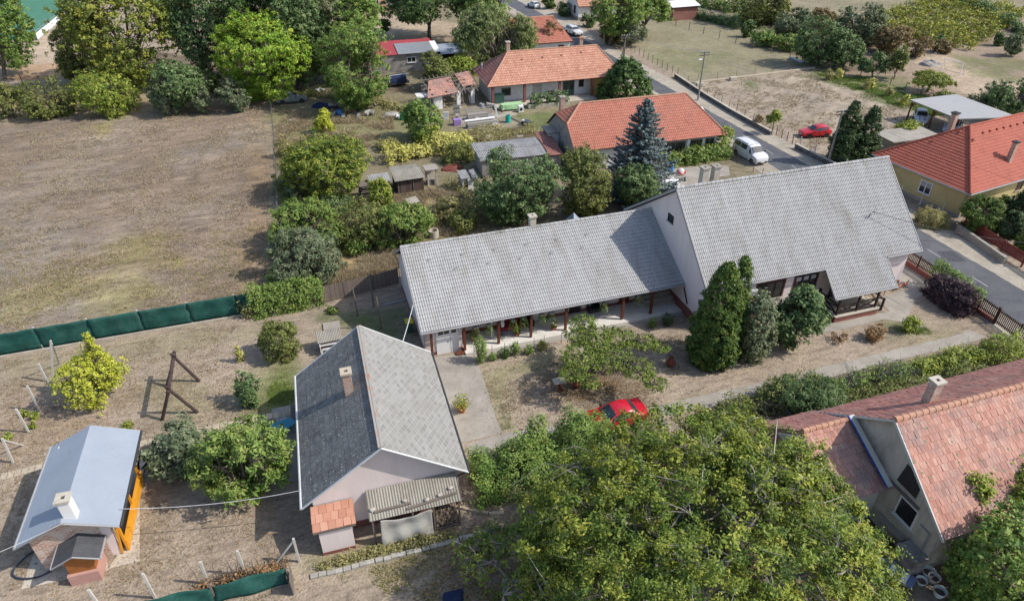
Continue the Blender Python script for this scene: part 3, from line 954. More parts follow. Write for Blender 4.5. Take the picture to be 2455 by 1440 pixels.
def fit_crown(bb, base, sit=1.0, hzmin=.38):
    u0, v0, u1, v1 = bb
    uc, vc = (u0 + u1) / 2, (v0 + v1) / 2
    if base is not None:
        g = np.array(at(*base))
        rg = math.hypot(g[0], g[1])
    d = _F * FPX + _R * (uc - 1227.5) + _U * (720 - vc)
    dl = -math.atan2(d[2], math.hypot(d[0], d[1]))
    c = np.array(at(uc, vc, 1.5))
    r = hz = 1.0
    for _ in range(12):
        D = dist(c)
        r = (u1 - u0) / 2 * D / FPX
        hp = (v1 - v0) / 2 * D / FPX * math.cos(dl - _th)
        hz = math.sqrt(max((.33 * r) ** 2, hp * hp - (r * math.sin(dl)) ** 2)) / math.cos(dl)
        hz = max(hz, hzmin * r)
        if base is None:
            c = np.array(at(uc, vc, hz * sit))
        else:
            k = rg / math.hypot(d[0], d[1])
            c = _C + d * k
            if c[2] < hz * .9:
                c = np.array(at(uc, vc, hz * .9))
    if base is None:
        g = np.array([c[0], c[1], 0.0])
    return g, c, r, hz

def branch(mb, rng, p, q, r0, r1, sag=.12, n=5, k=3):
    p, q = np.asarray(p, float), np.asarray(q, float)
    L = np.linalg.norm(q - p)
    off = rng.normal(size=3) * L * sag
    pts = [p + (q - p) * t + off * math.sin(math.pi * t) + np.array([0, 0, L * .1 * math.sin(math.pi * t)]) for t in np.linspace(0, 1, k + 1)]
    mb.tube(pts, [r0 + (r1 - r0) * t for t in np.linspace(0, 1, k + 1)], n, rng.random(), cap=False)

def tree(name, bb, base, lf, label, cat='tree', ls=None, cov=1.9, fill=.3, lobes=13, amp=.34, w=.55, droop=0.0, shape='round', bottom=1.0,
         bark='bark', twigs=.35, trunk_r=None, group=None, clump=None, sit=.95, low=-1.0, up=.45, jit=.7, hzk=1.0, hzmin=.38, boughs=None, deep=.3, maxt=620):
    _seed[0] += 1
    rng = np.random.default_rng(_seed[0])
    g, c, r, hz = fit_crown(bb, base, sit, hzmin)
    hz *= hzk
    D = dist(c)
    ls = ls or max(.14, D * .0027)
    A = 4 * math.pi * (r * r + 2 * r * hz) / 3
    n = int(cov * A / (ls * ls * w * .5))
    rc = clump or max(.2 * min(r, hz) ** .5 * .9, ls * 1.2)
    nc = int(max(26, min(3000, 2.0 * A / (rc * rc * 3.1))))
    pc, dc = crown_pts(rng, r - rc * .4, max(hz - rc * .4, hz * .5), lobes, amp, fill, nc, bottom, shape, low, boughs, deep)
    nc = len(pc)
    cid = rng.integers(0, nc, n)
    cv = rng.random(nc)
    off = rng.normal(size=(n, 3)) * rc * .46 * np.array([1, 1, .75])
    cen = pc[cid] + off
    out = dc[cid] * .8 + off / (rc + 1e-6) * .5
    V = leaves(rng, cen, out, (ls * rng.uniform(.7, 1.35, nc))[cid][:, None], w, droop, jit=jit, up=up)
    loc = c - g
    V += loc
    V[:, 2] = np.maximum(V[:, 2], .03)
    val = np.clip(cv[cid] * .62 + rng.random(n) * .38, 0, 1)
    t = thing(name, label, cat, tuple(g), 0, group)
    mesh_np('crown', V, 4, val, LM[lf], t)
    mb = MB()
    tr = trunk_r or max(.05, min(.32, r * .05))
    top = loc + np.array([0, 0, hz * .15])
    fork = np.array([loc[0] * .5, loc[1] * .5, max(.15, loc[2] - hz * .75)])
    branch(mb, rng, (0, 0, -.05), fork, tr * 1.25, tr, .04, 8, 3)
    pick = rng.choice(nc, min(nc, max(5, min(int(nc * twigs), maxt))), replace=False)
    mains = []
    for a in np.linspace(0, 2 * math.pi, 6)[:5]:
        q = loc + np.array([math.cos(a + rng.random()) * r * .4, math.sin(a + rng.random()) * r * .4, hz * rng.uniform(-.1, .35)])
        branch(mb, rng, fork, q, tr * .75, tr * .35, .08, 6, 4)
        mains.append(q)
    mains = np.array(mains + [fork])
    # boughs grow from the limbs, twigs from the nearest bough
    nb2 = min(nc, max(6, min(70, nc // 6)))
    bg_ = []
    for i in rng.choice(nc, nb2, replace=False):
        q = loc + pc[i] * rng.uniform(.75, .95)
        s = mains[np.argmin(np.linalg.norm(mains - q, axis=1) + rng.random(len(mains)) * r * .15)]
        branch(mb, rng, s, q, tr * .3, tr * .08 + .008, .13, 4, 4)
        bg_ += [s + (q - s) * .5, s + (q - s) * .75, q]
    bg_ = np.array(bg_)
    for i in pick:
        q = loc + pc[i] * 1.02
        s = bg_[np.argmin(np.linalg.norm(bg_ - q, axis=1))]
        branch(mb, rng, s, q, tr * .09 + .006, .014, .16, 3, 3)
    mb.build('trunk', M[bark], t)
    return t

def bush(bb, lf, label, name='bush', base=None, **k):
    k.setdefault('cat', 'bush')
    k.setdefault('twigs', .2)
    k.setdefault('bottom', 1.0)
    return tree(name, bb, base, lf, label, **k)

def hedge(name, path, wd, ht, lf, label, cat='hedge', ls=.17, cov=1.7, z0=0.0, ragged=.25, group=None, rc=.22, droop=0, w=.55, stems=True, bark='bark', dead=0.0):
    _seed[0] += 1
    rng = np.random.default_rng(_seed[0])
    P = np.array([(p[0], p[1]) for p in path], float)
    seg = np.linalg.norm(np.diff(P, axis=0), axis=1)
    L = seg.sum()
    cs = np.concatenate([[0], np.cumsum(seg)])
    A = L * (wd + 2 * (ht - z0)) + wd * (ht - z0) * 2
    n = int(cov * A / (ls * ls * w * .5))
    nc = int(max(12, 2.5 * A / (rc * rc * 3.1)))
    s = rng.random(nc) * L
    i = np.clip(np.searchsorted(cs, s) - 1, 0, len(seg) - 1)
    t = (s - cs[i]) / seg[i]
    q = P[i] + (P[i + 1] - P[i]) * t[:, None]
    T = (P[i + 1] - P[i]) / seg[i][:, None]
    Nn = np.stack([-T[:, 1], T[:, 0]], 1)
    a = rng.uniform(-.25, math.pi + .25, nc)
    lump = 1 + ragged * (lattice(rng, s, s * 0, 1.4) - .5) * 2 + ragged * .6 * rng.normal(size=nc) * .5
    k = np.where(rng.random(nc) < .25, rng.uniform(.3, .8, nc), 1.0)
    xo = np.cos(a) * wd / 2 * k * lump
    zo = z0 + np.clip(np.sin(a), -.05, 1) ** .7 * (ht - z0) * k * lump if False else z0 + np.sign(np.sin(a)) * np.abs(np.sin(a)) ** .7 * (ht - z0) * k * lump
    pc = np.stack([q[:, 0] + Nn[:, 0] * xo, q[:, 1] + Nn[:, 1] * xo, np.maximum(zo, z0 * .6 + .08)], 1)
    dc = np.stack([Nn[:, 0] * np.cos(a), Nn[:, 1] * np.cos(a), np.sin(a)], 1)
    cid = rng.integers(0, nc, n)
    off = rng.normal(size=(n, 3)) * rc * .55
    g = np.array([*P.mean(0), 0])
    V = leaves(rng, pc[cid] + off, dc[cid], ls, w, droop) - g
    V[:, 2] = np.maximum(V[:, 2], .03)
    th = thing(name, label, cat, tuple(g), 0, group)
    mesh_np('foliage', V, 4, np.clip(rng.random(nc)[cid] * .6 + rng.random(n) * .4, 0, 1), LM[lf], th)
    if stems:
        mb = MB()
        for j in range(max(3, int(L / .5))):
            m_ = rng.integers(0, nc)
            p = np.array([*(q[m_]), 0]) - g
            for _ in range(2 + int(dead * 22)):
                e = pc[rng.integers(0, nc)] if False else pc[m_] + rng.normal(size=3) * np.array([.45, .45, .25])
                e[2] = max(e[2], .2)
                branch(mb, rng, p, e - g + np.array([0, 0, dead * .35]), .025, .008, .15, 4, 3)
        mb.build('stems', M[bark], th)
    return th

def spruce(bb, base, label):
    rng = np.random.default_rng(77)
    g = np.array(at(*base))
    D = dist(g)
    r = (bb[2] - bb[0]) / 2 * D / FPX
    h = 1.0
    while pix((g[0], g[1], h))[1] > bb[1]:
        h += .05
    t = thing('spruce_tree', label, 'tree', tuple(g))
    mb = MB()
    mb.tube([(0, 0, 0), (0, 0, h * .5), (0, 0, h)], [.2, .12, .015], 8)
    C_, O_, Vv = [], [], []
    z = .6
    while z < h - .25:
        f = 1 - z / h
        rr = 1.24 * r * min(1.0, f * 1.15) ** .8 * rng.uniform(.85, 1.12) + .12
        nb = int(8 + 9 * f)
        for k in range(nb):
            a = 2 * math.pi * (k + rng.random() * .8) / nb
            R_ = rr * rng.uniform(.72, 1.1)
            zt = z + R_ * rng.uniform(.02, .16)
            m = int(30 + 170 * R_ / r * f ** .3)
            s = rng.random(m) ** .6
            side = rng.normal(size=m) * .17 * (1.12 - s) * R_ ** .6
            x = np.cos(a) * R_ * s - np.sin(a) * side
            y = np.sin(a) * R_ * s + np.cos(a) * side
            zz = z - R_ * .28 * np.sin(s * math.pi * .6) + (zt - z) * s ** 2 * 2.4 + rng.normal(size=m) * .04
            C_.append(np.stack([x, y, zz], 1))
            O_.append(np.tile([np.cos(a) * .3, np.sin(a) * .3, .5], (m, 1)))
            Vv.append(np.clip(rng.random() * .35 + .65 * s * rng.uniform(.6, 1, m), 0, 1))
            mb.tube([(0, 0, z), (np.cos(a) * R_ * .9, np.sin(a) * R_ * .9, zt)], [.03, .008], 3, cap=False)
        z += .26 + .22 * f
    C_, O_, Vv = np.concatenate(C_), np.concatenate(O_), np.concatenate(Vv)
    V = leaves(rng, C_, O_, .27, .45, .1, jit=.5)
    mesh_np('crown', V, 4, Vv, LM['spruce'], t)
    mb.build('trunk', M['bark'], t)
    return t

# ---- the walnut in front, with pale bare twigs
def walnut():
    t = tree('walnut_tree', (1255, 958, 2140, 1735), None, 'walnut', 'huge spreading walnut tree with yellowing leaves and pale bare twigs, nearest the camera',
             ls=.165, cov=1.95, fill=.25, lobes=40, amp=.36, deep=.7, maxt=1100, w=.46, droop=.4, bark='bark_pale', twigs=.6, trunk_r=.3, clump=.36, low=-.6, hzmin=.55, shape='square')
    return t
def at_px(u, v):
    return (u, v)

def tufts(name, polys, n, h, lf, seed, w=.03, lean=.7, keep=None):
    """grass and weeds nobody could count: one object of loose blades, thicker here and thinner there"""
    rng = np.random.default_rng(seed)
    out = []
    for P, k in polys:
        P = [(p[0], p[1]) for p in P]
        xs, ys = [p[0] for p in P], [p[1] for p in P]
        m = int(n * k)
        X = rng.uniform(min(xs), max(xs), m * 3)
        Y = rng.uniform(min(ys), max(ys), m * 3)
        dn = fbm(rng, X, Y, 2.6, 3)
        j1, j2 = fbm(rng, X, Y, 1.4, 3), fbm(rng, X, Y, 1.4, 3)
        ok = inside(X + (j1 - .5) * 3, Y + (j2 - .5) * 3, P) & (dn + rng.normal(size=len(X)) * .07 > .5)
        out.append(np.stack([X[ok], Y[ok]], 1)[:m])
    q = np.concatenate(out)
    n = len(q)
    b = 4
    q = np.repeat(q, b, 0) + rng.normal(size=(n * b, 2)) * .05
    n *= b
    a = rng.random(n) * 2 * math.pi
    hh = h * rng.uniform(.5, 1.4, n)
    dx, dy = np.cos(a), np.sin(a)
    lx, ly = rng.normal(size=n) * lean * hh, rng.normal(size=n) * lean * hh
    z0 = np.zeros(n)
    V = np.stack([np.stack([q[:, 0] - dx * w, q[:, 1] - dy * w, z0 - .02], 1), np.stack([q[:, 0] + dx * w, q[:, 1] + dy * w, z0 - .02], 1), np.stack([q[:, 0] + lx, q[:, 1] + ly, hh], 1)], 1).reshape(-1, 3)
    return mesh_np(name, V, 3, rng.random(n), LM[lf], None, 'stuff')

def litter(name, polys, n, size, lf, seed):
    """fallen leaves lying flat on the ground"""
    rng = np.random.default_rng(seed)
    out = []
    for P, k in polys:
        P = [(p[0], p[1]) for p in P]
        xs, ys = [p[0] for p in P], [p[1] for p in P]
        m = int(n * k)
        X, Y = rng.uniform(min(xs), max(xs), m), rng.uniform(min(ys), max(ys), m)
        d = fbm(rng, X, Y, 1.8, 3)
        ok = inside(X, Y, P) & (d + rng.normal(size=m) * .1 > .5)
        out.append(np.stack([X[ok], Y[ok], np.full(ok.sum(), .03)], 1))
    q = np.concatenate(out)
    return mesh_np(name, leaves(rng, q, np.tile([0, 0, 1.0], (len(q), 1)), size, .6, 0, jit=.35), 4, rng.random(len(q)), LM[lf], None, 'stuff')

# ---------------------------------------------------------------- building helpers
def tiled(mb, A, B, C, D, tw=.3, course=.33, amp=.03, lip=.025, prof='wave', seed=1, jit=0.0, lift=.0, missing=0.0, edge=False, var=1.0, stag=True):
    """a roof plane of separate tiles: A-B along the eave, D-C along the ridge"""
    rng = np.random.default_rng(seed)
    A, B, C, D = [np.array(p, float) for p in (A, B, C, D)]
    eu = (B - A) / np.linalg.norm(B - A)
    nn = np.cross(B - A, D - A) if np.linalg.norm(np.cross(B - A, D - A)) > 1e-6 else np.cross(B - A, C - A)
    nn /= np.linalg.norm(nn)
    if nn[2] < 0:
        nn = -nn
    ev = np.cross(nn, eu)
    if ev @ (C - A) < 0:
        ev = -ev
    H = max((C - A) @ ev, (D - A) @ ev)
    uB, uC, uD = (B - A) @ eu, (C - A) @ eu, (D - A) @ eu
    nr = max(1, int(round(H / course)))
    ch = H / nr
    if prof == 'wave':
        off = np.array([0, .2, .4, .6, .8, 1.0])
        hgt = amp * np.array([0, .75, 1, .75, .1, 0])
    elif prof == 'corr':
        off = np.array([0, .25, .5, .75, 1.0])
        hgt = amp * np.array([0, .5, 1, .5, 0])
    else:
        off = np.array([0, .1, .9, 1.0]) if edge else np.array([0, .06, .94, 1.0])
        hgt = amp * np.array([0, .6, .6, 0])
    for j in range(nr):
        v0, v1 = j * ch, (j + 1) * ch
        f0, f1 = v0 / H, v1 / H
        l0, l1 = uD * f0, uD * f1
        r0, r1 = uB + (uC - uB) * f0, uB + (uC - uB) * f1
        lo, hi = min(l0, l1), max(r0, r1)
        sh = .5 * tw if (prof == 'flat' and stag and j % 2) else 0
        k0, k1 = int(math.floor((lo - sh) / tw)), int(math.ceil((hi - sh) / tw))
        for k in range(k0, k1):
            if missing and rng.random() < missing:
                continue
            c = rng.random()
            dj = rng.normal() * jit
            u = (k + off) * tw + sh
            ua, ub = np.clip(u, l0, r0), np.clip(u, l1, r1)
            if ua[-1] - ua[0] < 1e-4 and ub[-1] - ub[0] < 1e-4:
                continue
            n0 = len(mb.V)
            for q, h in zip(ua, hgt):
                mb.V.append(tuple(A + eu * q + ev * v0 + nn * (h + lip + lift + dj)))
            for q, h in zip(ub, hgt):
                mb.V.append(tuple(A + eu * q + ev * (v1 + .0) + nn * (h + lift + dj * .3)))
            for q in ua:
                mb.V.append(tuple(A + eu * q + ev * (v0 + .005) + nn * (lift - .02)))
            m = len(off)
            c = .62 + (c - .5) * .75 * var
            if edge or prof == 'wave':
                n1 = len(mb.V)
                g_ = .14 if edge else .11
                uc = ua * (1 - g_) + ub * g_
                for q, h in zip(uc, hgt):
                    mb.V.append(tuple(A + eu * q + ev * (v0 + g_ * (v1 - v0)) + nn * (h + lip * .9 + lift + dj)))
            for i in range(m - 1):
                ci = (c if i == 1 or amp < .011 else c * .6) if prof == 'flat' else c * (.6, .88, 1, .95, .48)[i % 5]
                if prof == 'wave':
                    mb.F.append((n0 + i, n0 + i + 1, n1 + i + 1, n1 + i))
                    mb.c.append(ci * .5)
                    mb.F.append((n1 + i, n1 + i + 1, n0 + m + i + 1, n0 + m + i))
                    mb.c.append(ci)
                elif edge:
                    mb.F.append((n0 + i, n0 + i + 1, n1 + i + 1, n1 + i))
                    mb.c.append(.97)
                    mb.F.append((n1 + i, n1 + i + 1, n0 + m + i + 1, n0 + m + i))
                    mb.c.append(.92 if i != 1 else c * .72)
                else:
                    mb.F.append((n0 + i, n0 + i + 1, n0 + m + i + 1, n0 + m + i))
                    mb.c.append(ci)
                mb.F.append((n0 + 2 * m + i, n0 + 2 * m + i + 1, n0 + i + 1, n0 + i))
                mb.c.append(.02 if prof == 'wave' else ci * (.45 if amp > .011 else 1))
    return mb

def diamonds(mb, A, B, C, D, w=.56, h=.36, seed=1, pale=.95):
    """rectangular roof plane of overlapping diamond slates with pale worn edges"""
    rng = np.random.default_rng(seed)
    A, B, D = [np.array(p, float) for p in (A, B, D)]
    L, H = np.linalg.norm(B - A), np.linalg.norm(D - A)
    eu, ev = (B - A) / L, (D - A) / H
    nn = np.cross(eu, ev)
    nn = nn if nn[2] > 0 else -nn
    def P(u, v, z):
        return tuple(A + eu * min(max(u, 0), L) + ev * min(max(v, 0), H) + nn * z)
    for j in range(-1, int(H / (h / 2)) + 2):
        for i in range(-1, int(L / w) + 2):
            u, v = (i + .5 * (j % 2)) * w, j * h / 2
            if u < -w * .45 or u > L + w * .45 or v < -h * .45 or v > H + h * .45:
                continue
            t = rng.normal() * .003
            lo, hi = .016 + t, .002 + t
            q = [(u, v - h / 2, lo), (u + w / 2, v, .009 + t), (u, v + h / 2, hi), (u - w / 2, v, .009 + t)]
            r_ = [(u + (a - u) * .8, v + (b - v) * .8 + .01, z + .002) for a, b, z in q]
            c = rng.random() * .75
            for k in range(4):
                mb.poly([P(*q[k]), P(*q[(k + 1) % 4]), P(*r_[(k + 1) % 4]), P(*r_[k])], pale if k in (0, 3) else c * .6)
            mb.poly([P(*x) for x in r_], c)
    return mb

def deck(mb, A, B, C, D, t=.08):
    """solid roof boards below the tiles"""
    P = [Vector(p) for p in (A, B, C, D)]
    n = (P[1] - P[0]).cross(P[2] - P[0]).normalized()
    if n.z < 0:
        n = -n
    top = [p - n * .03 for p in P]
    bot = [p - n * (.03 + t) for p in P]
    return mb.raw(top + bot, [(0, 1, 2, 3), (7, 6, 5, 4), (0, 4, 5, 1), (1, 5, 6, 2), (2, 6, 7, 3), (3, 7, 4, 0)])

def ridge_caps(mb, p, q, r=.12, step=.34, seed=2, c=None):
    rng = random.Random(seed)
    p, q = Vector(p), Vector(q)
    L = (q - p).length
    n = max(1, int(L / step))
    d = (q - p) / n
    for i in range(n):
        a, b = p + d * i, p + d * (i + 1.06)
        mb.tube([a, b], [r * 1.08, r * .92], 8, rng.random() if c is None else c)
    return mb

def roof(parent, planes, material, name='roof', **k):
    mb = MB()
    for i, pl in enumerate(planes):
        tiled(mb, *pl, seed=i + 3, **k)
    o = mb.build(name, M[material], parent)
    mb = MB()
    for pl in planes:
        deck(mb, *pl)
    mb.build('roof_boards', M['wood_dark'], o)
    return o

def chimney(parent, x, y, z0, z1, sx, sy, material='concrete_light', cap='concrete', flue=True, name='chimney'):
    mb = MB()
    mb.box(x - sx / 2, y - sy / 2, z0, x + sx / 2, y + sy / 2, z1)
    o = mb.build(name, M[material], parent, bevel=.012)
    mb = MB()
    e = .08
    a, b, h = sx / 2 + e, sy / 2 + e, .12
    ia, ib = sx * .2, sy * .2
    mb.box(x - a, y - b, z1, x - ia, y + b, z1 + h)
    mb.box(x + ia, y - b, z1, x + a, y + b, z1 + h)
    mb.box(x - ia, y - b, z1, x + ia, y - ib, z1 + h)
    mb.box(x - ia, y + ib, z1, x + ia, y + b, z1 + h)
    mb.build('chimney_cap', M[cap], o)
    mb = MB()
    mb.box(x - ia + .002, y - ib + .002, z1 - .02, x + ia - .002, y + ib - .002, z1 + .02)
    mb.build('flue', M['dark_metal'], o)
    return o

def window(parent, axis, pos, a0, a1, z0, z1, out, frame='white', bars=1, trim=None, sill=True, curtain=False, pane='glass'):
    """window set on a wall plane: axis 'x' -> wall plane y=pos (a along x); axis 'y' -> wall plane x=pos (a along y); out=+1/-1 outward sign"""
    def bx(mb, b0, b1, c0, c1, d0, d1):
        d0, d1 = pos + out * d0, pos + out * d1
        d0, d1 = min(d0, d1), max(d0, d1)
        if axis == 'x':
            mb.box(b0, d0, c0, b1, d1, c1)
        else:
            mb.box(d0, b0, c0, d1, b1, c1)
    f = .09
    mb = MB()
    bx(mb, a0, a0 + f, z0, z1, -.02, .05)
    bx(mb, a1 - f, a1, z0, z1, -.02, .05)
    bx(mb, a0 + f, a1 - f, z0, z0 + f, -.02, .05)
    bx(mb, a0 + f, a1 - f, z1 - f, z1, -.02, .05)
    for i in range(bars):
        x = a0 + (a1 - a0) * (i + 1) / (bars + 1)
        bx(mb, x - .04, x + .04, z0 + f, z1 - f, -.02, .045)
    w = mb.build('window', M[frame], parent)
    mb = MB()
    bx(mb, a0 + f * .5, a1 - f * .5, z0 + f * .5, z1 - f * .5, -.03, .012)
    mb.build('pane', M[pane], w)
    if curtain:
        mb = MB()
        for i in range(bars + 1):
            x0 = a0 + (a1 - a0) * i / (bars + 1) + .12
            x1 = a0 + (a1 - a0) * (i + 1) / (bars + 1) - .12
            bx(mb, x0, x1, z1 - .55, z1 - .2, -.03, .016)
        mb.build('curtain', M['curtain'], w)
    if sill:
        mb = MB()
        bx(mb, a0 - .08, a1 + .08, z0 - .06, z0 - .003, -.02, .14)
        mb.build('sill', M['white_trim' if frame == 'white' else 'concrete_light'], w)
    if trim:
        mb = MB()
        e = .14
        bx(mb, a0 - e, a0 - .003, z0 - e, z1 + e, -.01, .025)
        bx(mb, a1 + .003, a1 + e, z0 - e, z1 + e, -.01, .025)
        bx(mb, a0 - .003, a1 + .003, z1 + .003, z1 + e, -.01, .025)
        mb.build('trim', M[trim], w)
    return w

def beams(parent, name, material, items):
    """one mesh per board"""
    for it in items:
        mb = MB()
        mb.beam(*it[:4], up=it[4] if len(it) > 4 else (0, 0, 1))
        mb.build(name, M[material], parent)

def gutter(parent, p, q, down=None, material='gutter', name='gutter', r=.075):
    mb = MB()
    mb.tube([p, q], r, 8)
    if down:
        for pts in down:
            mb.tube(pts, .045, 6)
    return mb.build(name, M[material], parent)

def solid(parent, name, material, boxes=(), prisms=(), **k):
    mb = MB()
    for b in boxes:
        mb.box(*b)
    for p in prisms:
        mb.prism(*p)
    return mb.build(name, M[material], parent, **k)

# ================================================================ grey tiled farmhouse with its long veranda wing
M['slab_white'] = mat('slab_white', [(.56, .53, .48), (.66, .63, .58)], 1.2, .85, .1, stain=(.42, .39, .34), sscale=.8, samt=.5)
def farmhouse():
    h = thing('farmhouse', 'long farmhouse with pale grey tiled roofs, pink walls, porch and posted veranda wing', 'house', (26.3, 37.2, 0), R(1.6))
    E_, Rz = 3.95, 9.65
    solid(h, 'wall', 'plaster_pink', prisms=[([(.25, .9), (13.6, .9), (13.6, 4.0), (5.9, 9.42), (.25, 4.2)], 0, 19.3, 'x')])
    solid(h, 'plinth', 'plinth', boxes=[(-.03, .22, -.05, 19.33, 13.63, .9)])
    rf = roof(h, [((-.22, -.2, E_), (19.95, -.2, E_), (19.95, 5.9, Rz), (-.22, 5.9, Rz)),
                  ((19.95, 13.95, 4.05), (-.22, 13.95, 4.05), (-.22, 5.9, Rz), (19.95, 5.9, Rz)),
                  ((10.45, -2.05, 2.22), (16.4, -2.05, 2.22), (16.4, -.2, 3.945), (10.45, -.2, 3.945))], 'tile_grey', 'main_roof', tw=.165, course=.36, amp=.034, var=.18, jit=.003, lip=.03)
    mb = MB()
    ridge_caps(mb, (-.25, 5.9, Rz + .02), (19.98, 5.9, Rz + .02), .14, .38)
    mb.build('ridge_tiles', M['tile_grey'], rf)
    beams(rf, 'barge_board', 'gutter', [((x, y0, z0 - .06), (x, 5.9, Rz - .06), .05, .2) for x in (-.25, 19.97) for y0, z0 in ((-.22, E_), (13.95, 4.05))]
          + [((x, -2.05, 2.17), (x, -.2, 3.9), .05, .16) for x in (10.42, 16.43)])
    gutter(h, (-.25, -.29, E_ - .05), (10.4, -.29, E_ - .05), [[(-.05, -.29, E_ - .1), (-.02, .16, E_ - .5), (-.02, .16, .1)]])
    gutter(h, (16.45, -.29, E_ - .05), (19.98, -.29, E_ - .05), [[(19.8, -.29, E_ - .1), (19.2, .16, E_ - .4)]])
    gutter(h, (10.4, -2.14, 2.17), (16.45, -2.14, 2.17), [[(15.2, -2.14, 2.12), (15.2, -2.14, 1.7), (16.6, -2.7, .9)]])
    window(h, 'x', .25, 8.2, 10.3, 1.7, 3.4, -1, 'wood_dark', 2, 'plinth', True, True)
    window(h, 'x', .25, 4.7, 7.2, 1.7, 3.3, -1, 'wood_dark', 2, 'plinth', True)
    window(h, 'y', 0, 6.0, 6.85, 6.45, 7.1, -1, 'wood_dark', 0, None, True)
    dm = solid(h, 'door', 'wood_dark', boxes=[(12.0, .16, .62, 13.1, .24, 2.75)])
    solid(dm, 'door_glass', 'glass', boxes=[(12.2, .15, 1.5, 12.9, .158, 2.5)])
    ac = solid(h, 'air_conditioner', 'white', boxes=[(3.7, -.12, 2.5, 4.5, .245, 3.1)], bevel=.02)
    mb = MB()
    mb.tube([(4.0, -.135, 2.8), (4.0, -.122, 2.8)], .22, 16)
    mb.build('fan_grille', M['gutter'], ac)
    # two concrete flues standing on the rear slope
    for u, v in ((1703, 418), (1728, 412)):
        x = at(u, v, 9.8)
        yl = 7.9
        xl = x[0] - 26.3 + .02 * yl
        chimney(h, xl, yl, 7.9, 10.0, .55, .55, 'concrete_light', 'concrete')
    # bent service mast on the front slope
    mb = MB()
    mb.tube([(15.9, 2.3, 6.2), (15.9, 2.2, 6.7), (16.05, 2.15, 6.9), (16.2, 2.1, 6.85)], [.04, .04, .04, .07], 6)
    mb.build('roof_mast', M['dark_metal'], rf)
    # porch
    p = solid(h, 'porch', 'plinth', boxes=[(10.75, -2.3, -.05, 14.9, .21, .5)])
    solid(p, 'porch_floor', 'concrete_light', boxes=[(10.68, -2.38, .5, 14.97, .2, .6)], bevel=.015)
    mb = MB()
    w = .14
    for x, y, z in ((10.95, -2.1, 2.2), (12.85, -2.1, 2.2), (14.7, -2.1, 2.2), (10.95, .12, 1.75), (14.7, .1, 1.7)):
        mb.beam((x, y, .6), (x, y, z), w)
    for (xa, ya, xb, yb) in ((10.95, -2.1, 12.85, -2.1), (12.85, -2.1, 14.7, -2.1), (10.95, -2.1, 10.95, .1)):
        mb.beam((xa, ya, 1.45), (xb, yb, 1.45), .1)
        mb.beam((xa, ya, .72), (xb, yb, .72), .1)
        mb.beam((xa, ya, .75), (xb, yb, 1.42), .085)
        mb.beam((xa, ya, 1.42), (xb, yb, .75), .085)
    mb.beam((15.6, -2.0, 0), (15.6, -2.0, 1.2), w)
    mb.beam((15.6, -.1, 0), (15.6, -.1, 1.2), .1)
    mb.beam((14.75, -2.0, 1.45), (15.6, -2.0, 1.1), .09)
    mb.beam((14.75, -2.0, .85), (15.6, -2.0, .3), .08)
    mb.beam((15.6, -2.0, 1.1), (15.6, -.1, 1.1), .08)
    mb.beam((15.6, -2.0, .3), (15.6, -.1, 1.0), .08)
    mb.build('porch_railing', M['wood_dark'], p)
    solid(h, 'porch_steps', 'concrete_light', boxes=[(14.98, -1.9, -.02, 15.35, -.2, .4), (15.35, -1.9, -.02, 15.75, -.2, .2)])
    # ---- veranda wing
    e, rz = 2.6, 6.1
    solid(h, 'wing_wall', 'plaster_pink', prisms=[([(5.2, .25), (13.6, .25), (13.6, 3.2), (9.6, 5.92), (5.2, 3.52)], -21.1, -.05, 'x'),
                                                   ([(3.55, .25), (5.19, .25), (5.19, 3.5), (3.55, 2.6)], -21.1, -18.3, 'x')])
    solid(h, 'wing_plinth', 'plinth', boxes=[(-21.13, 3.52, -.05, -20.3, 13.6, .25), (-18.55, 3.52, -.05, -18.27, 5.2, .25), (-18.27, 5.17, -.05, -.03, 5.3, .42), (-20.3, 3.6, -.05, -18.55, 13.5, .24)])
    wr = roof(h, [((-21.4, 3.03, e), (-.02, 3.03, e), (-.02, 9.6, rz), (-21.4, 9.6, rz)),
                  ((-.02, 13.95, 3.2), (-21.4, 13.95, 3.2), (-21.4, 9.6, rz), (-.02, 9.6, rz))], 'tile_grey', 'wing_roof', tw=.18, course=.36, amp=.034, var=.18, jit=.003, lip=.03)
    mb = MB()
    ridge_caps(mb, (-21.43, 9.6, rz + .02), (-.02, 9.6, rz + .02), .14, .38)
    mb.build('ridge_tiles', M['tile_grey'], wr)
    beams(wr, 'barge_board', 'gutter', [((-21.43, 3.0, e - .06), (-21.43, 9.6, rz - .06), .05, .2), ((-21.43, 13.95, 3.14), (-21.43, 9.6, rz - .06), .05, .2)])
    gutter(h, (-21.45, 2.94, e - .05), (-.02, 2.94, e - .05), [[(-21.3, 2.94, e - .1), (-21.16, 3.46, e - .35), (-21.16, 3.46, .1)]])
    gutter(h, (-21.45, 14.0, 3.12), (-21.4 + 5, 14.0, 3.12), [[(-21.45, 13.98, 3.1), (-21.2, 13.7, 2.7), (-21.2, 13.7, .1)]], name='gutter')
    for x0, y0 in [(-19.6, 8.2), (-17.0, 8.2), (-14.4, 8.2), (-11.8, 8.2), (-9.2, 8.2), (-6.6, 8.2), (-4.0, 8.2), (-17.8, 7.2), (-15.2, 7.2), (-12.6, 7.2), (-10, 7.2), (-7.4, 7.2)]:
        z0 = e + (y0 - 3.03) * .533 + .03
        mb = MB()
        mb.prism([(x0, y0), (x0 + .28, y0 + .06), (x0 + .28, y0), (x0, y0 - .06)], z0 - .02, z0 + .14, 'z')
        mb.build('snow_guard', M['gutter'], wr)
    chimney(h, -10.65, 9.75, 5.5, 7.0, .5, .5, 'concrete_light', 'concrete_light')
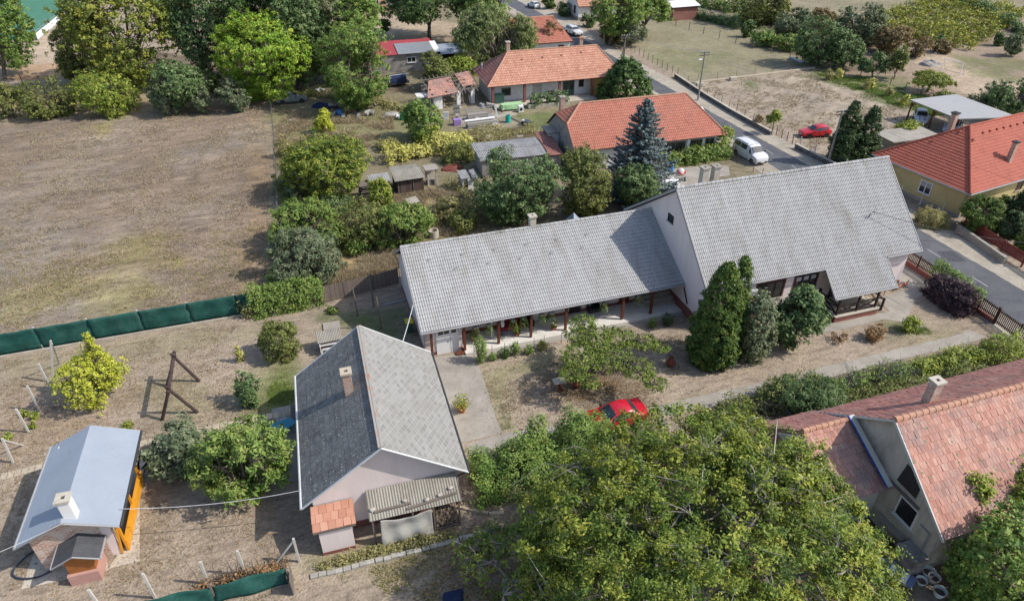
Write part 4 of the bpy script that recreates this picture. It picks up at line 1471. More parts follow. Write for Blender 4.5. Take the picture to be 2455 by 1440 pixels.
    d = solid(h, 'garage_door', 'white', boxes=[(-20.28, 3.47, .0, -18.58, 3.6, 2.25)])
    mb = MB()
    for a, b in ((-20.12, -19.72), (-19.66, -19.28), (-19.12, -18.74)):
        mb.box(a, 3.455, 1.78, b, 3.468, 2.14)
    mb.build('door_pane', M['glass'], d)
    mb = MB()
    mb.box(-19.42, 3.45, .98, -19.37, 3.468, 1.15)
    mb.box(-19.2, 3.458, .02, -19.185, 3.4685, 1.76)
    mb.build('handle', M['dark_metal'], d)
    for x in (-20.68, -18.2, -15.55, -12.95, -10.1, -5.25, -2.7):
        solid(h, 'veranda_post', 'wood_brown', boxes=[(x - .09, 3.12, .0, x + .09, 3.3, 2.52)], bevel=.01)
    solid(h, 'veranda_beam', 'wood_brown', boxes=[(-20.9, 3.14, 2.42, -.1, 3.28, 2.56)])
    solid(h, 'veranda_floor', 'slab_white', boxes=[(-18.25, 2.75, -.03, -.06, 5.17, .16)])
    solid(h, 'veranda_steps', 'concrete_light', boxes=[(-2.6, 3.9, .16, -.06, 5.17, .36), (-2.6, 4.35, .36, -.06, 5.17, .56), (-2.6, 4.8, .56, -.06, 5.17, .76)])
    mb = MB()
    mb.beam((-.08, 3.0, 2.3), (-.08, 2.2, 1.2), .07)
    mb.build('bracket', M['wood_dark'], h)
    for x0, x1, mt in ((-9.0, -8.0, 'wood_dark'), (-12.4, -11.5, 'white'), (-4.6, -3.7, 'wood_brown')):
        solid(h, 'door', mt, boxes=[(x0, 5.12, .2, x1, 5.19, 2.2)])
    window(h, 'x', 5.2, -7.0, -5.8, 1.0, 2.1, -1, 'white', 1, None, True)
    window(h, 'x', 5.2, -17.4, -16.2, 1.0, 2.0, -1, 'white', 1, None, True)
    return h
farmhouse()

# ================================================================ cottage with pale and dark slate slopes, nearest building
def cottage():
    h = thing('cottage', 'pink foreground cottage with one dark slate slope and one pale', 'house', (.55, 31.2, 0))
    solid(h, 'wall', 'plaster_pink', prisms=[([(-3.95, .5), (3.95, .5), (3.95, 3.1), (0, 5.85), (-3.95, 3.1)], -5.05, 5.1, 'y')])
    solid(h, 'plinth', 'plinth', boxes=[(-3.98, -5.08, -.05, 3.98, 5.13, .5)])
    k = dict(tw=.4, course=.4, amp=.012, lip=.006, prof='flat', jit=.003, stag=False)
    mb = MB()
    pl = ((4.45, -5.45, 3.0), (4.45, 5.55, 3.0), (0, 5.55, 6.15), (0, -5.45, 6.15))
    diamonds(mb, *pl)
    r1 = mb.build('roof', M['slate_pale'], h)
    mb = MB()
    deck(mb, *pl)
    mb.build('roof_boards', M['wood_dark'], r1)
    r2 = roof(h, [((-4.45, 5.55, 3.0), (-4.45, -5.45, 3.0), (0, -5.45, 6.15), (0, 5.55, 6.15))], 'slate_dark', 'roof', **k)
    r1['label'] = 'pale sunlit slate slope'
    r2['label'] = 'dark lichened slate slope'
    mb = MB()
    mb.beam((.06, -5.45, 6.17), (.06, 5.55, 6.17), .16, .05)
    mb.beam((-.09, -5.45, 6.15), (-.09, 5.55, 6.15), .14, .05)
    mb.build('ridge_cap', mat('ridge_cap', [(.36, .16, .08), (.34, .32, .29), (.3, .28, .25)], 2.2, .9, .2, stretch=(3, .6, 3)), h)
    beams(h, 'barge_board', 'white_trim', [((s * 4.48, y, 2.96), (0, y, 6.12), .04, .17, (0, 1, 0)) for y in (-5.48, 5.58) for s in (-1, 1)])
    gutter(h, (-4.52, -5.5, 2.95), (-4.52, 5.6, 2.95), None, 'white_trim')
    gutter(h, (4.52, -5.5, 2.95), (4.52, 5.6, 2.95), [[(4.5, -5.4, 2.9), (4.0, -5.15, 2.5), (3.85, -5.12, 2.3), (3.85, -5.12, .1)]], 'dark_metal')
    chimney(h, -1.2, .35, 4.9, 6.75, .5, .5, 'brick', 'slab')
    return h
cottage()

def annex():
    h = thing('lean_to', 'small pink lean-to with an old red tiled roof against the cottage gable', 'shed', (-2.46, 25.4, 0))
    solid(h, 'wall', 'plaster_pink', prisms=[([(-.6, .22), (.62, .22), (.62, 2.25), (-.6, 1.95)], -.85, .85, 'x')])
    solid(h, 'plinth', 'plinth', boxes=[(-.87, -.62, -.03, .87, .64, .22)])
    roof(h, [((-1.12, -.68, 2.05), (1.12, -.68, 2.05), (1.12, .68, 2.5), (-1.12, .68, 2.5))], 'tile_red_old', tw=.4, course=.48, amp=.03, lip=.02, prof='flat', jit=.01)
    solid(h, 'wooden_edge', 'wood_grey', boxes=[(-1.1, -.72, 1.93, 1.1, -.68, 2.03)])
annex()

def corrugated_shed():
    h = thing('corrugated_shed', 'open lean-to under a weathered corrugated roof, a pale tarp hung in front', 'shed', (1.85, 25.3, 0))
    mb = MB()
    tiled(mb, (-2.5, -.68, 2.05), (2.52, -.68, 2.05), (2.5, .8, 2.78), (-2.5, .8, 2.78), tw=.15, course=1.66, amp=.045, lip=.0, prof='corr', seed=4)
    mb.build('roof', M['corrugated'], h)
    mb = MB()
    for x in (-2.35, -.2, .95, 2.35):
        mb.beam((x, -.6, 0), (x, -.6, 2.05), .1)
        mb.beam((x, -.66, 2.0), (x, .8, 2.7), .08)
    mb.beam((-2.45, -.6, 2.0), (2.45, -.6, 2.0), .08)
    mb.beam((.95, -.6, .08), (2.4, -.6, .08), .07)
    mb.beam((2.35, -.6, .05), (2.35, .7, .05), .07)
    mb.build('frame', M['wood_grey'], h)
    # hanging sheet with folds
    mb = MB()
    nx, nz = 44, 20
    V = []
    for i in range(nx + 1):
        for j in range(nz + 1):
            u, w = i / nx, j / nz
            x = -1.95 + 2.75 * u - .12 * (1 - u) * (1 - w)
            sag = .18 * math.sin(math.pi * u) * w
            z = .05 + (1.95 - sag) * w
            y = -.72 - .2 * (1 - w) - .05 * math.sin(u * 17 + w * 3) * (.3 + .7 * (1 - w)) - .06 * math.sin(math.pi * u) * math.sin(w * 9 - u * 2)
            V.append((x, y, z))
    F = [(i * (nz + 1) + j, (i + 1) * (nz + 1) + j, (i + 1) * (nz + 1) + j + 1, i * (nz + 1) + j + 1) for i in range(nx) for j in range(nz)]
    mb.raw(V, F)
    o = mb.build('tarp', M['tarp'], h, smooth=True)
    s = o.modifiers.new('thick', 'SOLIDIFY')
    s.thickness = .006
corrugated_shed()
def firewood(x, y, w, d, hgt, label, rz=0):
    rr = random.Random(9)
    mb = MB()
    z = .1
    while z < hgt:
        xx = -w / 2
        while xx < w / 2:
            r = rr.uniform(.05, .085)
            mb.tube([(xx, -d / 2 + rr.uniform(-.06, .06), z + rr.uniform(-.02, .02)), (xx, d / 2, z)], r, 7, rr.random())
            xx += r * 2.1
        z += .13
    o = mb.build('firewood_pile', M['firewood'], None, loc=(x, y, 0))
    o.rotation_euler.z = rz
    tag(o, label, 'firewood')
firewood(3.5, 25.15, 1.1, .7, 1.5, 'stacked split firewood under the corrugated lean-to beside the tarp')
rr = random.Random(3)
def rock(name, loc, s, material, label, cat, sq=(1, 1, .6), seed=0, group=None):
    r_ = random.Random(seed)
    mb = MB()
    V, F = [], []
    n, m = 9, 6
    for i in range(m + 1):
        a = math.pi * i / m
        for k in range(n):
            b = 2 * math.pi * k / n
            q = s * r_.uniform(.78, 1.15)
            V.append((math.sin(a) * math.cos(b) * q * sq[0], math.sin(a) * math.sin(b) * q * sq[1], math.cos(a) * q * sq[2]))
    for i in range(m):
        for k in range(n):
            F.append((i * n + k, (i + 1) * n + k, (i + 1) * n + (k + 1) % n, i * n + (k + 1) % n))
    mb.raw(V, F)
    o = mb.build(name, M[material], None, loc=loc)
    return tag(o, label, cat, group)
def on_shed(u, v):
    # a point of the corrugated roof plane
    z = 2.4
    for _ in range(20):
        p = at(u, v, z)
        z = 2.05 + (p[1] - 24.62) * .493 + .06
    return p
for i, (u, v, lb) in enumerate([(893, 1222, 'pale stone weighing down the near corner of the corrugated roof'), (970, 1200, 'white block in the middle of the corrugated roof'),
                                (1023, 1197, 'small grey stone above the plank on the corrugated roof'), (1055, 1186, 'round grey stone near the upper plank end on the corrugated roof'), (1080, 1169, 'flat pale stone near the far end of the corrugated roof')]):
    p = on_shed(u, v)
    rock('stone', (p[0], p[1], p[2] + .05), .16, 'stone', lb, 'stone', (1, .8, .5), i)
for a, b, lb in (((897, 1228), (985, 1205), 'long weathered plank laid along the left of the corrugated roof'), ((975, 1220), (1095, 1180), 'weathered plank laid along the right of the corrugated roof')):
    p, q = on_shed(*a), on_shed(*b)
    mb = MB()
    mb.beam((0, 0, .02), tuple(Vector(q) - Vector(p) + Vector((0, 0, .02))), .14, .05)
    tag(mb.build('plank', M['wood_grey'], None, loc=(p[0], p[1], p[2])), lb, 'plank')

# ================================================================ garden hut with blue grey sheet roof, brick end and orange rail
def garden_hut():
    h = thing('garden_hut', 'low garden hut with a smooth blue grey roof, rubble brick end and orange rail', 'hut', (-15.45, 31.1, 0))
    k = dict(tw=.5, course=.25, amp=.0, lip=.01, prof='flat', jit=.002)
    r = roof(h, [((2.38, -3.55, 2.62), (2.38, 3.55, 2.62), (0, 3.55, 3.72), (0, -3.55, 3.72)), ((-2.38, 3.55, 2.62), (-2.38, -3.55, 2.62), (0, -3.55, 3.72), (0, 3.55, 3.72))], 'sheet_blue', **k)
    beams(r, 'barge_board', 'gutter', [((s * 2.4, y, 2.58), (0, y, 3.68), .04, .13, (0, 1, 0)) for y in (-3.57, 3.57) for s in (-1, 1)])
    gutter(h, (2.44, -3.6, 2.58), (2.44, 3.6, 2.58), None, 'dark_metal')
    gutter(h, (-2.44, -3.6, 2.58), (-2.44, 3.6, 2.58), None, 'gutter')
    solid(h, 'brick_wall', 'brick_rubble', prisms=[([(-2.0, 0), (1.25, 0), (1.25, 3.0), (0, 3.55), (-2.0, 2.65)], -3.1, -2.85, 'y')])
    solid(h, 'side_wall', 'plaster_white', boxes=[(-2.05, -2.84, 0, -1.85, 3.2, 2.6), (-1.84, 3.0, 0, .9, 3.2, 2.9)])
    solid(h, 'pier', 'plaster_pink', boxes=[(1.26, -3.1, 0, 1.7, -2.8, 2.55)])
    mb = MB()
    for y in (-2.95, -.4, 1.9):
        mb.beam((2.0, y, 0), (2.0, y, 2.55), .12)
    mb.beam((2.0, -2.95, 2.5), (2.0, 2.1, 2.5), .12)
    mb.beam((1.72, -3.1, .05), (2.0, -3.1, 2.4), .1)
    for z in (.18, .4, .62):
        mb.beam((2.05, -2.95, z), (2.05, 2.1, z), .06, .19)
    mb.beam((2.04, -3.0, .78), (2.04, 2.15, .78), .2, .06)
    mb.build('railing', M['orange'], h)
    solid(h, 'floor', 'slab_pale', boxes=[(-1.84, -2.84, -.02, 1.95, 2.99, .08)])
    chimney(h, .35, -3.0, 3.2, 4.75, .55, .55, 'white', 'concrete_light')
garden_hut()

def well_house():
    h = thing('well_house', 'small well house with pink base, varnished timber body and dark gabled roof', 'well', (-15.2, 27.25, 0))
    solid(h, 'base', 'plinth', boxes=[(-.74, -.66, -.03, .74, .6, .74)], bevel=.02).data.materials[0] = mat('plaster_rose', [(.4, .22, .185), (.46, .27, .225)], 1.5, .9, stain=(.33, .18, .15), sscale=.6)
    solid(h, 'body', 'wood_well', prisms=[([(-.62, .74), (.62, .74), (.62, 1.8), (0, 2.1), (-.62, 1.8)], -.5, .48, 'y')])
    k = dict(tw=.4, course=.3, amp=.0, lip=.005, prof='flat')
    r = roof(h, [((1.1, -.72, 1.72), (1.1, .95, 1.72), (0, .95, 2.27), (0, -.72, 2.27)), ((-1.1, .95, 1.72), (-1.1, -.72, 1.72), (0, -.72, 2.27), (0, .95, 2.27))], 'sheet_dark', **k)
    mb = MB()
    for y in (-.74, .97):
        for s in (-1, 1):
            mb.beam((s * 1.12, y, 1.68), (0, y, 2.23), .04, .1, up=(0, 1, 0))
    for s in (-1, 1):
        mb.tube([(s * 1.14, -.74, 1.68), (s * 1.14, .97, 1.68)], .05, 6)
    mb.build('edge_trim', M['gutter'], r)
well_house()

# ================================================================ neighbour's brick tiled house, lower right
def brick_house():
    h = thing('old_tiled_house', 'old house at lower right with patched pinkish clay tile roof and crumbling grey gable', 'house', (26.65, 19.25, 0), R(1.5))
    solid(h, 'wall', 'plaster_gable', prisms=[([(-4.3, 0), (4.3, 0), (4.3, 3.5), (0, 6.85), (-4.3, 3.5)], 0, 22, 'x')])
    k = dict(tw=.22, course=.38, amp=.014, lip=.03, jit=.009, prof='flat')
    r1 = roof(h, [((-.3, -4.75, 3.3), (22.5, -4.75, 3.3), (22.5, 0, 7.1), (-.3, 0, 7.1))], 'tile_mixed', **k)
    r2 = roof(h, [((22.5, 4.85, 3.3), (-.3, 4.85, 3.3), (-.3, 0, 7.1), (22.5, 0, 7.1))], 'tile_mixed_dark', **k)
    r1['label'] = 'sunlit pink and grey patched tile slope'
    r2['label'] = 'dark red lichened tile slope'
    mb = MB()
    ridge_caps(mb, (-.35, 0, 7.12), (22.5, 0, 7.12), .17, .42)
    mb.build('ridge_tiles', M['ridge_red'], r1)
    beams(h, 'barge_board', 'white_trim', [((-.33, -4.8, 3.22), (-.33, 0, 7.02), .05, .16), ((-.33, 4.9, 3.22), (-.33, 0, 7.02), .05, .12)])
    window(h, 'y', 0, -3.0, -1.75, 1.8, 3.2, -1, 'white', 0, None, True)
    mb = MB()
    mb.prism([(-2.5, 5.05), (-1.35, 4.95), (-1.2, 3.75), (-2.5, 3.7)], -.02, .012, 'x')
    mb.prism([(-2.5, 5.06), (-1.35, 4.96), (-1.35, 5.12), (-2.5, 5.14)], -.02, .011, 'x')
    mb.build('gable_opening', M['dark_metal'], h)
    solid(h, 'exposed_beam', 'wood_grey', boxes=[(-.1, -2.9, 3.3, .0, -.4, 3.45)])
    solid(h, 'ledge', 'concrete', boxes=[(-.35, -3.0, .9, .0, -1.2, 1.05)])
    chimney(h, 3.6, 1.35, 5.4, 7.55, .55, .5, 'brick_rubble', 'concrete_light')
    # side wing with lower roof
    solid(h, 'wing_wall', 'cream', prisms=[([(-.6, 0), (5.0, 0), (5.0, 3.0), (2.35, 4.75), (-.6, 3.1)], -4.1, -.02, 'x')])
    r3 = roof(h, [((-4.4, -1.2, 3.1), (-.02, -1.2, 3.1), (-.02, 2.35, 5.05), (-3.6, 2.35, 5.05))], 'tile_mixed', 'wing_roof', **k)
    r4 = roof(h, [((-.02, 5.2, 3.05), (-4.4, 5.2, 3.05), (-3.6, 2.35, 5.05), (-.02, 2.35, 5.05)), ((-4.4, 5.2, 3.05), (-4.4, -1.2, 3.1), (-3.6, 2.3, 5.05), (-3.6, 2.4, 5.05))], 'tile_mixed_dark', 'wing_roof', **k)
    mb = MB()
    ridge_caps(mb, (-3.65, 2.35, 5.08), (-.4, 2.35, 5.08), .15, .4)
    mb.build('ridge_tiles', M['ridge_red'], r3)
    mb = MB()
    mb.beam((-.42, -1.3, 3.45), (-.42, 2.4, 5.3), .34, .05, up=(0, 0, 1))
    v = mb.build('valley_board', M['cream'], h)
    mb = MB()
    mb.beam((-.63, -1.3, 3.46), (-.63, 2.4, 5.31), .07, .06, up=(0, 0, 1))
    mb.build('blue_edge', M['bluewhite'], v)
    solid(h, 'kitchen_wall', 'plaster_grey', boxes=[(-.9, -4.45, 0, -.02, -3.2, 1.3)])
    mb = MB()
    mb.box(-.06, -4.0, 1.3, -.03, -3.9, 2.7)
    mb.box(-.06, -3.9, 2.6, -.03, -3.3, 2.7)
    mb.build('drain_pipe', M['gutter'], h)
brick_house()

# ================================================================ red roofed house with yellow walls, far right
def yellow_house():
    h = thing('yellow_house', 'yellow house with bright red hipped tile roof at the right edge', 'house', (60.75, 46.45, 0), R(9.8))
    e, z = 3.0, 7.15
    D = 11.6
    solid(h, 'wall', 'plaster_yellow', boxes=[(.6, .6, .0, 21, D - .6, 3.1)])
    solid(h, 'plinth', 'plaster_grey', boxes=[(.57, .57, -.03, 21.03, D - .57, .35)])
    k = dict(tw=.22, course=.36, amp=.025, lip=.035)
    r1 = roof(h, [((0, 0, e), (22, 0, e), (22, 5.8, z), (5.9, 5.8, z))], 'tile_red_new', **k)
    r2 = roof(h, [((0, D, e), (0, 0, e), (5.9, 5.8, z), (5.9, 5.82, z))], 'tile_red_new', **k)
    roof(h, [((22, D, e), (0, D, e), (5.9, 5.8, z), (22, 5.8, z))], 'tile_red_new', **k)
    mb = MB()
    ridge_caps(mb, (0, 0, e + .05), (5.9, 5.8, z + .04), .12, .4, c=.3)
    ridge_caps(mb, (0, D, e + .05), (5.9, 5.8, z + .04), .12, .4, c=.3)
    ridge_caps(mb, (5.9, 5.8, z + .04), (22, 5.8, z + .04), .12, .4, c=.3)
    mb.build('ridge_tiles', M['tile_red_new'], r1)
    mb = MB()
    for i in range(9):
        x = 6.9 + i * 1.15
        mb.prism([(x, 4.75), (x + .22, 4.75), (x + .11, 5.1)], 6.4, 6.66, 'z')
    mb.build('vent_tiles', M['tile_red_new'], r1)
    mb = MB()
    for x, y in ((4.6, 4.2), (4.9, 6.0), (3.2, 7.4)):
        zz = e + x * (z - e) / 5.9
        mb.prism([(x, y), (x + .25, y), (x + .12, y + .25)], zz, zz + .22, 'z')
    mb.build('vent_tiles', M['tile_red_new'], r2)
    gutter(h, (-.07, -.07, e - .05), (-.07, D, e - .05), [[(-.05, .2, e - .1), (.5, .65, e - .7), (.52, .55, .2)]])
    gutter(h, (-.07, -.07, e - .05), (22, -.07, e - .05))
    window(h, 'y', .6, 4.2, 5.6, .95, 2.3, -1, 'white', 1)
    solid(h, 'window_blind', 'gutter', boxes=[(.56, 4.28, 1.65, .6 - .016, 5.52, 2.22)])
    window(h, 'x', .6, 9.0, 10.0, 1.3, 2.4, -1, 'wood_brown', 0)
    solid(h, 'side_shutter', 'gutter', boxes=[(.52, 9.2, .1, .6, 10.6, 2.4)])
    c = chimney(h, 8.0, 1.9, 4.0, 6.35, .45, .45, 'brick', 'dark_metal')
    chimney(h, 6.4, 8.0, 5.2, 7.75, .55, .55, 'brick', 'dark_metal')
    return h
yellow_house()

# ================================================================ middle red house behind the spruce
def middle_house():
    h = thing('red_roofed_house', 'house with worn red tile roof behind the blue spruce', 'house', (27.5, 68.5, 0))
    e, z, L, D = 2.7, 6.5, 19.5, 9.9
    solid(h, 'wall', 'plaster_white', prisms=[([(.6, 0), (D - .6, 0), (D - .6, 2.9), (D / 2, 4.6), (.6, 2.9)], .15, 18.6, 'x')])
    k = dict(tw=.24, course=.38, amp=.025, lip=.03)
    zz = 4.9
    yy = (zz - e) / (z - e) * D / 2
    xr = L - (L - 16) * (zz - e) / (z - e)
    r = roof(h, [((0, 0, e), (L, 0, e), (xr, yy, zz), (0, yy, zz)), ((0, yy, zz), (xr, yy, zz), (16, D / 2, z), (2.3, D / 2, z)),
                 ((L, D, e), (0, D, e), (0, D - yy, zz), (xr, D - yy, zz)), ((xr, D - yy, zz), (0, D - yy, zz), (2.3, D / 2, z), (16, D / 2, z)),
                 ((L, 0, e), (L, D, e), (16, D / 2 + .01, z), (16, D / 2, z)),
                 ((0, D - yy, zz), (0, yy, zz), (2.3, D / 2, z), (2.3, D / 2 + .01, z))], 'tile_red', **k)
    # the low left ends of the long slopes beside the half hip
    mb = MB()
    mb.beam((-.02, 0, e - .03), (-.02, yy, zz), .05, .15)
    mb.build('barge_board', M['wood_grey'], r)
    mb = MB()
    ridge_caps(mb, (2.3, D / 2, z + .03), (16, D / 2, z + .03), .13, .4)
    ridge_caps(mb, (16, D / 2, z + .03), (L, 0, e + .05), .1, .4)
    ridge_caps(mb, (2.3, D / 2, z + .03), (0, yy, zz + .05), .13, .4)
    mb.build('ridge_tiles', M['ridge_red'], r)
    solid(h, 'gable_wall', 'plaster_grey', prisms=[([(.6, 0), (D - .6, 0), (D - .6, 3.0), (D - yy - .2, zz - .2), (yy + .2, zz - .2), (.6, 3.0)], .1, .149, 'x')])
    for x0, x1 in ((11.6, 14.4), (15.0, 16.6), (17.0, 18.2)):
        window(h, 'x', .6, x0, x1, .8, 2.3, -1, 'wood_grey', 1)
    solid(h, 'pier', 'white', boxes=[(14.55, .5, 0, 14.85, .6, 2.65)])
    chimney(h, 1.0, 7.4, 3.4, 6.6, .55, .55, 'brick', 'concrete')
    solid(h, 'outhouse', 'plaster_white', boxes=[(-1.2, 5.6, 0, .09, 6.1, 3.0), (-1.2, 7.6, 0, .09, 7.8, 3.0)])
    solid(h, 'outhouse_roof', 'concrete', boxes=[(-1.4, 5.4, 3.0, .09, 8.0, 3.12)])
    return h
middle_house()

# ================================================================ upper red house with columned veranda
def upper_house():
    h = thing('veranda_house', 'long white house with salmon tile roof and pink pillared veranda in the upper middle', 'house', (24.1, 94.4, 0))
    e, z, L, D, ry = 2.8, 6.2, 21.0, 9.4, 5.0
    solid(h, 'wall', 'plaster_white', boxes=[(.9, 1.7, 0, 16.4, D - .6, 3.0)])
    solid(h, 'yellow_wall', 'plaster_ochre', boxes=[(16.41, .5, 0, 20.2, D - .6, 2.95)])
    k = dict(tw=.25, course=.42, amp=.02, lip=.04)
    r = roof(h, [((0, 0, e), (L, 0, e), (18.4, ry, z), (4.4, ry, z)), ((L, D, e), (0, D, e), (4.4, ry, z), (18.4, ry, z)), ((L, 0, e), (L, D, e), (18.4, ry + .01, z), (18.4, ry, z))], 'tile_red_old', **k)
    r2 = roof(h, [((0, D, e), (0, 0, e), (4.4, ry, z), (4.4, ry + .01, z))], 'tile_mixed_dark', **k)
    mb = MB()
    ridge_caps(mb, (4.4, ry, z + .03), (18.4, ry, z + .03), .12, .42)
    ridge_caps(mb, (4.4, ry, z + .03), (0, 0, e + .04), .1, .42)
    ridge_caps(mb, (4.4, ry, z + .03), (0, D, e + .04), .1, .42)
    ridge_caps(mb, (18.4, ry, z + .03), (L, 0, e + .04), .1, .42)
    mb.build('ridge_tiles', M['ridge_red'], r)
    mb = MB()
    for x, y in ((6.0, 3.5), (9.2, 3.6), (12.2, 3.7), (15.4, 3.9)):
        zz = e + y * (z - e) / ry
        mb.prism([(x, y), (x + .24, y), (x + .12, y + .3)], zz, zz + .2, 'z')
    mb.build('vent_tiles', M['clay_dark'], r)
    for x in (.8, 5.6, 11.0, 16.2):
        solid(h, 'pillar', 'plaster_rose_pillar', boxes=[(x - .16, .2, 0, x + .16, .52, 2.75)]) if False else solid(h, 'pillar', 'plinth', boxes=[(x - .17, .2, 0, x + .17, .54, 2.78)])
    window(h, 'x', 1.7, 2.5, 3.9, .9, 2.0, -1, 'wood_brown', 0)
    solid(h, 'green_screen', 'bin_green', boxes=[(1.1, .55, .2, 2.6, .6, 1.7)])
    window(h, 'x', 1.7, 7.2, 8.8, .8, 2.2, -1, 'white_trim', 0, pane='tarp')
    d = solid(h, 'door', 'bin_green', boxes=[(12.0, 1.6, .05, 13.8, 1.69, 2.3)])
    solid(d, 'door_glass', 'glass', boxes=[(12.15, 1.585, .9, 12.8, 1.598, 2.1), (13.0, 1.585, .9, 13.65, 1.598, 2.1)])
    window(h, 'x', 1.7, 14.5, 15.3, 1.2, 2.3, -1, 'wood_dark', 0)
    solid(h, 'bench_board', 'wood_brown', boxes=[(9.3, 1.5, .5, 10.6, 1.69, .95)])
    solid(h, 'veranda_floor', 'concrete_light', boxes=[(.7, -1.2, -.02, 16.4, 1.69, .12)])
    chimney(h, 4.6, 5.6, 5.4, 7.4, .55, .5, 'brick', 'concrete_light')
    chimney(h, 16.4, 6.4, 5.0, 7.0, .5, .5, 'brick', 'terracotta')
    mb = MB()
    mb.tube([(.9, 6.8, 2.8), (.9, 6.8, 4.4)], .09, 8)
    mb.build('flue_pipe', M['white'], r2)
    return h
upper_house()
def planter(x, y, w, d, hh, label):
    t = thing('planter', label, 'planter', (x, y, 0))
    mb = MB()
    mb.box(-w / 2, -d / 2, 0, w / 2, -d / 2 + .12, hh)
    mb.box(-w / 2, d / 2 - .12, 0, w / 2, d / 2, hh)
    mb.box(-w / 2, -d / 2 + .12, 0, -w / 2 + .12, d / 2 - .12, hh)
    mb.box(w / 2 - .12, -d / 2 + .12, 0, w / 2, d / 2 - .12, hh)
    mb.build('basin', M['concrete_light'], t, bevel=.02)
    mb = MB()
    mb.box(-w / 2 + .121, -d / 2 + .121, 0, w / 2 - .121, d / 2 - .121, hh * .8)
    mb.build('soil', M['bark'], t)
planter(32.6, 92.4, 6.2, 1.0, .55, 'long concrete planter in front of the pillared veranda')
hedge('potted_shrubs', [(29.9, 92.4), (32.4, 92.4), (35.5, 92.4)], .8, 1.75, 'deep', 'leafy dark shrubs growing in the concrete planter by the veranda', 'shrub', ls=.3, z0=.5, rc=.35)

# ---- half ruined outbuilding with collapsing tile roof
def ruin():
    h = thing('ruined_outbuilding', 'half collapsed outbuilding with bare rafters left of the pillared veranda house', 'ruin', (16.6, 95.2, 0), R(14))
    for x0, x1 in ((-.2, 1.1), (3.4, 4.0), (5.7, 6.3)):
        solid(h, 'wall_pier', 'plaster_white', prisms=[([(x0, 0), (x1, 0), (x1, 2.0), ((x0 + x1) / 2, 2.2), (x0, 1.7)], 0, .35, 'y')])
    solid(h, 'rear_wall', 'plaster_grey', boxes=[(-.2, 4.3, 0, 7.8, 4.6, 2.3), (-.2, .36, 0, .1, 4.29, 1.6)])
    k = dict(tw=.28, course=.4, amp=.025, lip=.03, missing=.02, jit=.01)
    mb = MB()
    tiled(mb, (-1.4, -.5, 2.0), (3.4, -.5, 2.1), (4.1, 3.3, 3.4), (.6, 3.3, 3.2), seed=2, **k)
    mb.build('roof', M['tile_mixed'], h)
    mb = MB()
    tiled(mb, (4.6, .4, 2.5), (6.8, .4, 2.6), (7.2, 3.6, 3.5), (4.9, 3.6, 3.5), seed=5, **k)
    mb.build('roof', M['tile_mixed'], h)
    mb = MB()
    r_ = random.Random(4)
    for i in range(13):
        x = -.6 + i * .65
        mb.beam((x, -.7 + r_.uniform(-.3, .2), 1.85), (x + .5, 4.5, 3.55 + r_.uniform(-.2, .1)), .1)
    mb.beam((-.5, 3.6, 3.3), (7.6, 3.6, 3.4), .14)
    mb.beam((-.2, .2, 2.05), (7.4, .2, 2.2), .14)
    for x in (4.2, 5.2, 6.4):
        mb.beam((x, -.6, .2), (x + .5, 1.2, 2.5), .09)
    for y in (1.0, 1.8, 2.6):
        mb.beam((3.2, y, 2.55 + y * .27), (5.4, y, 2.6 + y * .27), .07)
    mb.build('rafters', M['wood_grey'], h)
ruin()
solid(thing('coal_bunker', 'low white plastered bunker at the left end of the ruined outbuilding', 'bunker', at(1020, 262)), 'bunker_wall', 'plaster_white',
      boxes=[(-.9, 0, 0, -.75, 1.6, 1.7), (.75, 0, 0, .9, 1.6, 1.7), (-.9, 1.61, 0, .9, 1.7, 1.7), (-1.1, -.2, 1.71, 1.1, 1.75, 1.85)])

# ---- long shed of red and grey sheet roofs at the top
def red_shed():
    h = thing('long_shed', 'long low grey shed, its roof part red sheet and part pale sheets', 'shed', (9.5, 115.6, 0))
    solid(h, 'wall', 'plaster_grey', boxes=[(.2, .2, 0, 11.6, 6.0, 2.75)])
    k = dict(tw=1.0, course=6.5, amp=.0, lip=.0, prof='flat')
    mb = MB()
    tiled(mb, (0, 0, 2.85), (5.3, 0, 2.85), (5.3, 6.5, 3.6), (0, 6.5, 3.6), **k)
    tiled(mb, (5.3, 3.2, 3.22), (11.4, 3.2, 3.22), (11.4, 6.5, 3.6), (5.3, 6.5, 3.6), **k)
    mb.build('red_roof', mat('sheet_red', [(.3, .045, .055), (.36, .06, .065)], .6, .7, stain=(.25, .06, .06), sscale=.5), h)
    mb = MB()
    tiled(mb, (5.0, -.25, 2.95), (11.0, -.25, 2.95), (11.0, 4.6, 3.52), (5.0, 4.6, 3.52), **k)
    mb.build('pale_roof', M['metal'], h)
    mb = MB()
    tiled(mb, (11.0, -.3, 2.96), (12.0, -.3, 2.96), (12.0, 4.7, 3.55), (11.0, 4.7, 3.55), **k)
    mb.build('white_roof_strip', M['white'], h)
    mb = MB()
    tiled(mb, (12.0, -.8, 2.6), (16.5, -.8, 2.6), (16.5, 4.0, 3.1), (12.0, 4.0, 3.1), **k)
    mb.build('dark_roof', M['sheet_blue'], h)
    mb = MB()
    for x in (12.2, 14.3, 16.3):
        mb.beam((x, -.5, 0), (x, -.5, 2.55), .12)
    mb.build('open_bay_posts', M['wood_grey'], h)
    solid(h, 'open_bay_wall', 'wood_dark', boxes=[(12.0, 3.4, 0, 16.5, 3.6, 2.8)])
    window(h, 'x', .2, 6.4, 7.9, 1.4, 2.3, -1, 'white', 1)
    return h
red_shed()

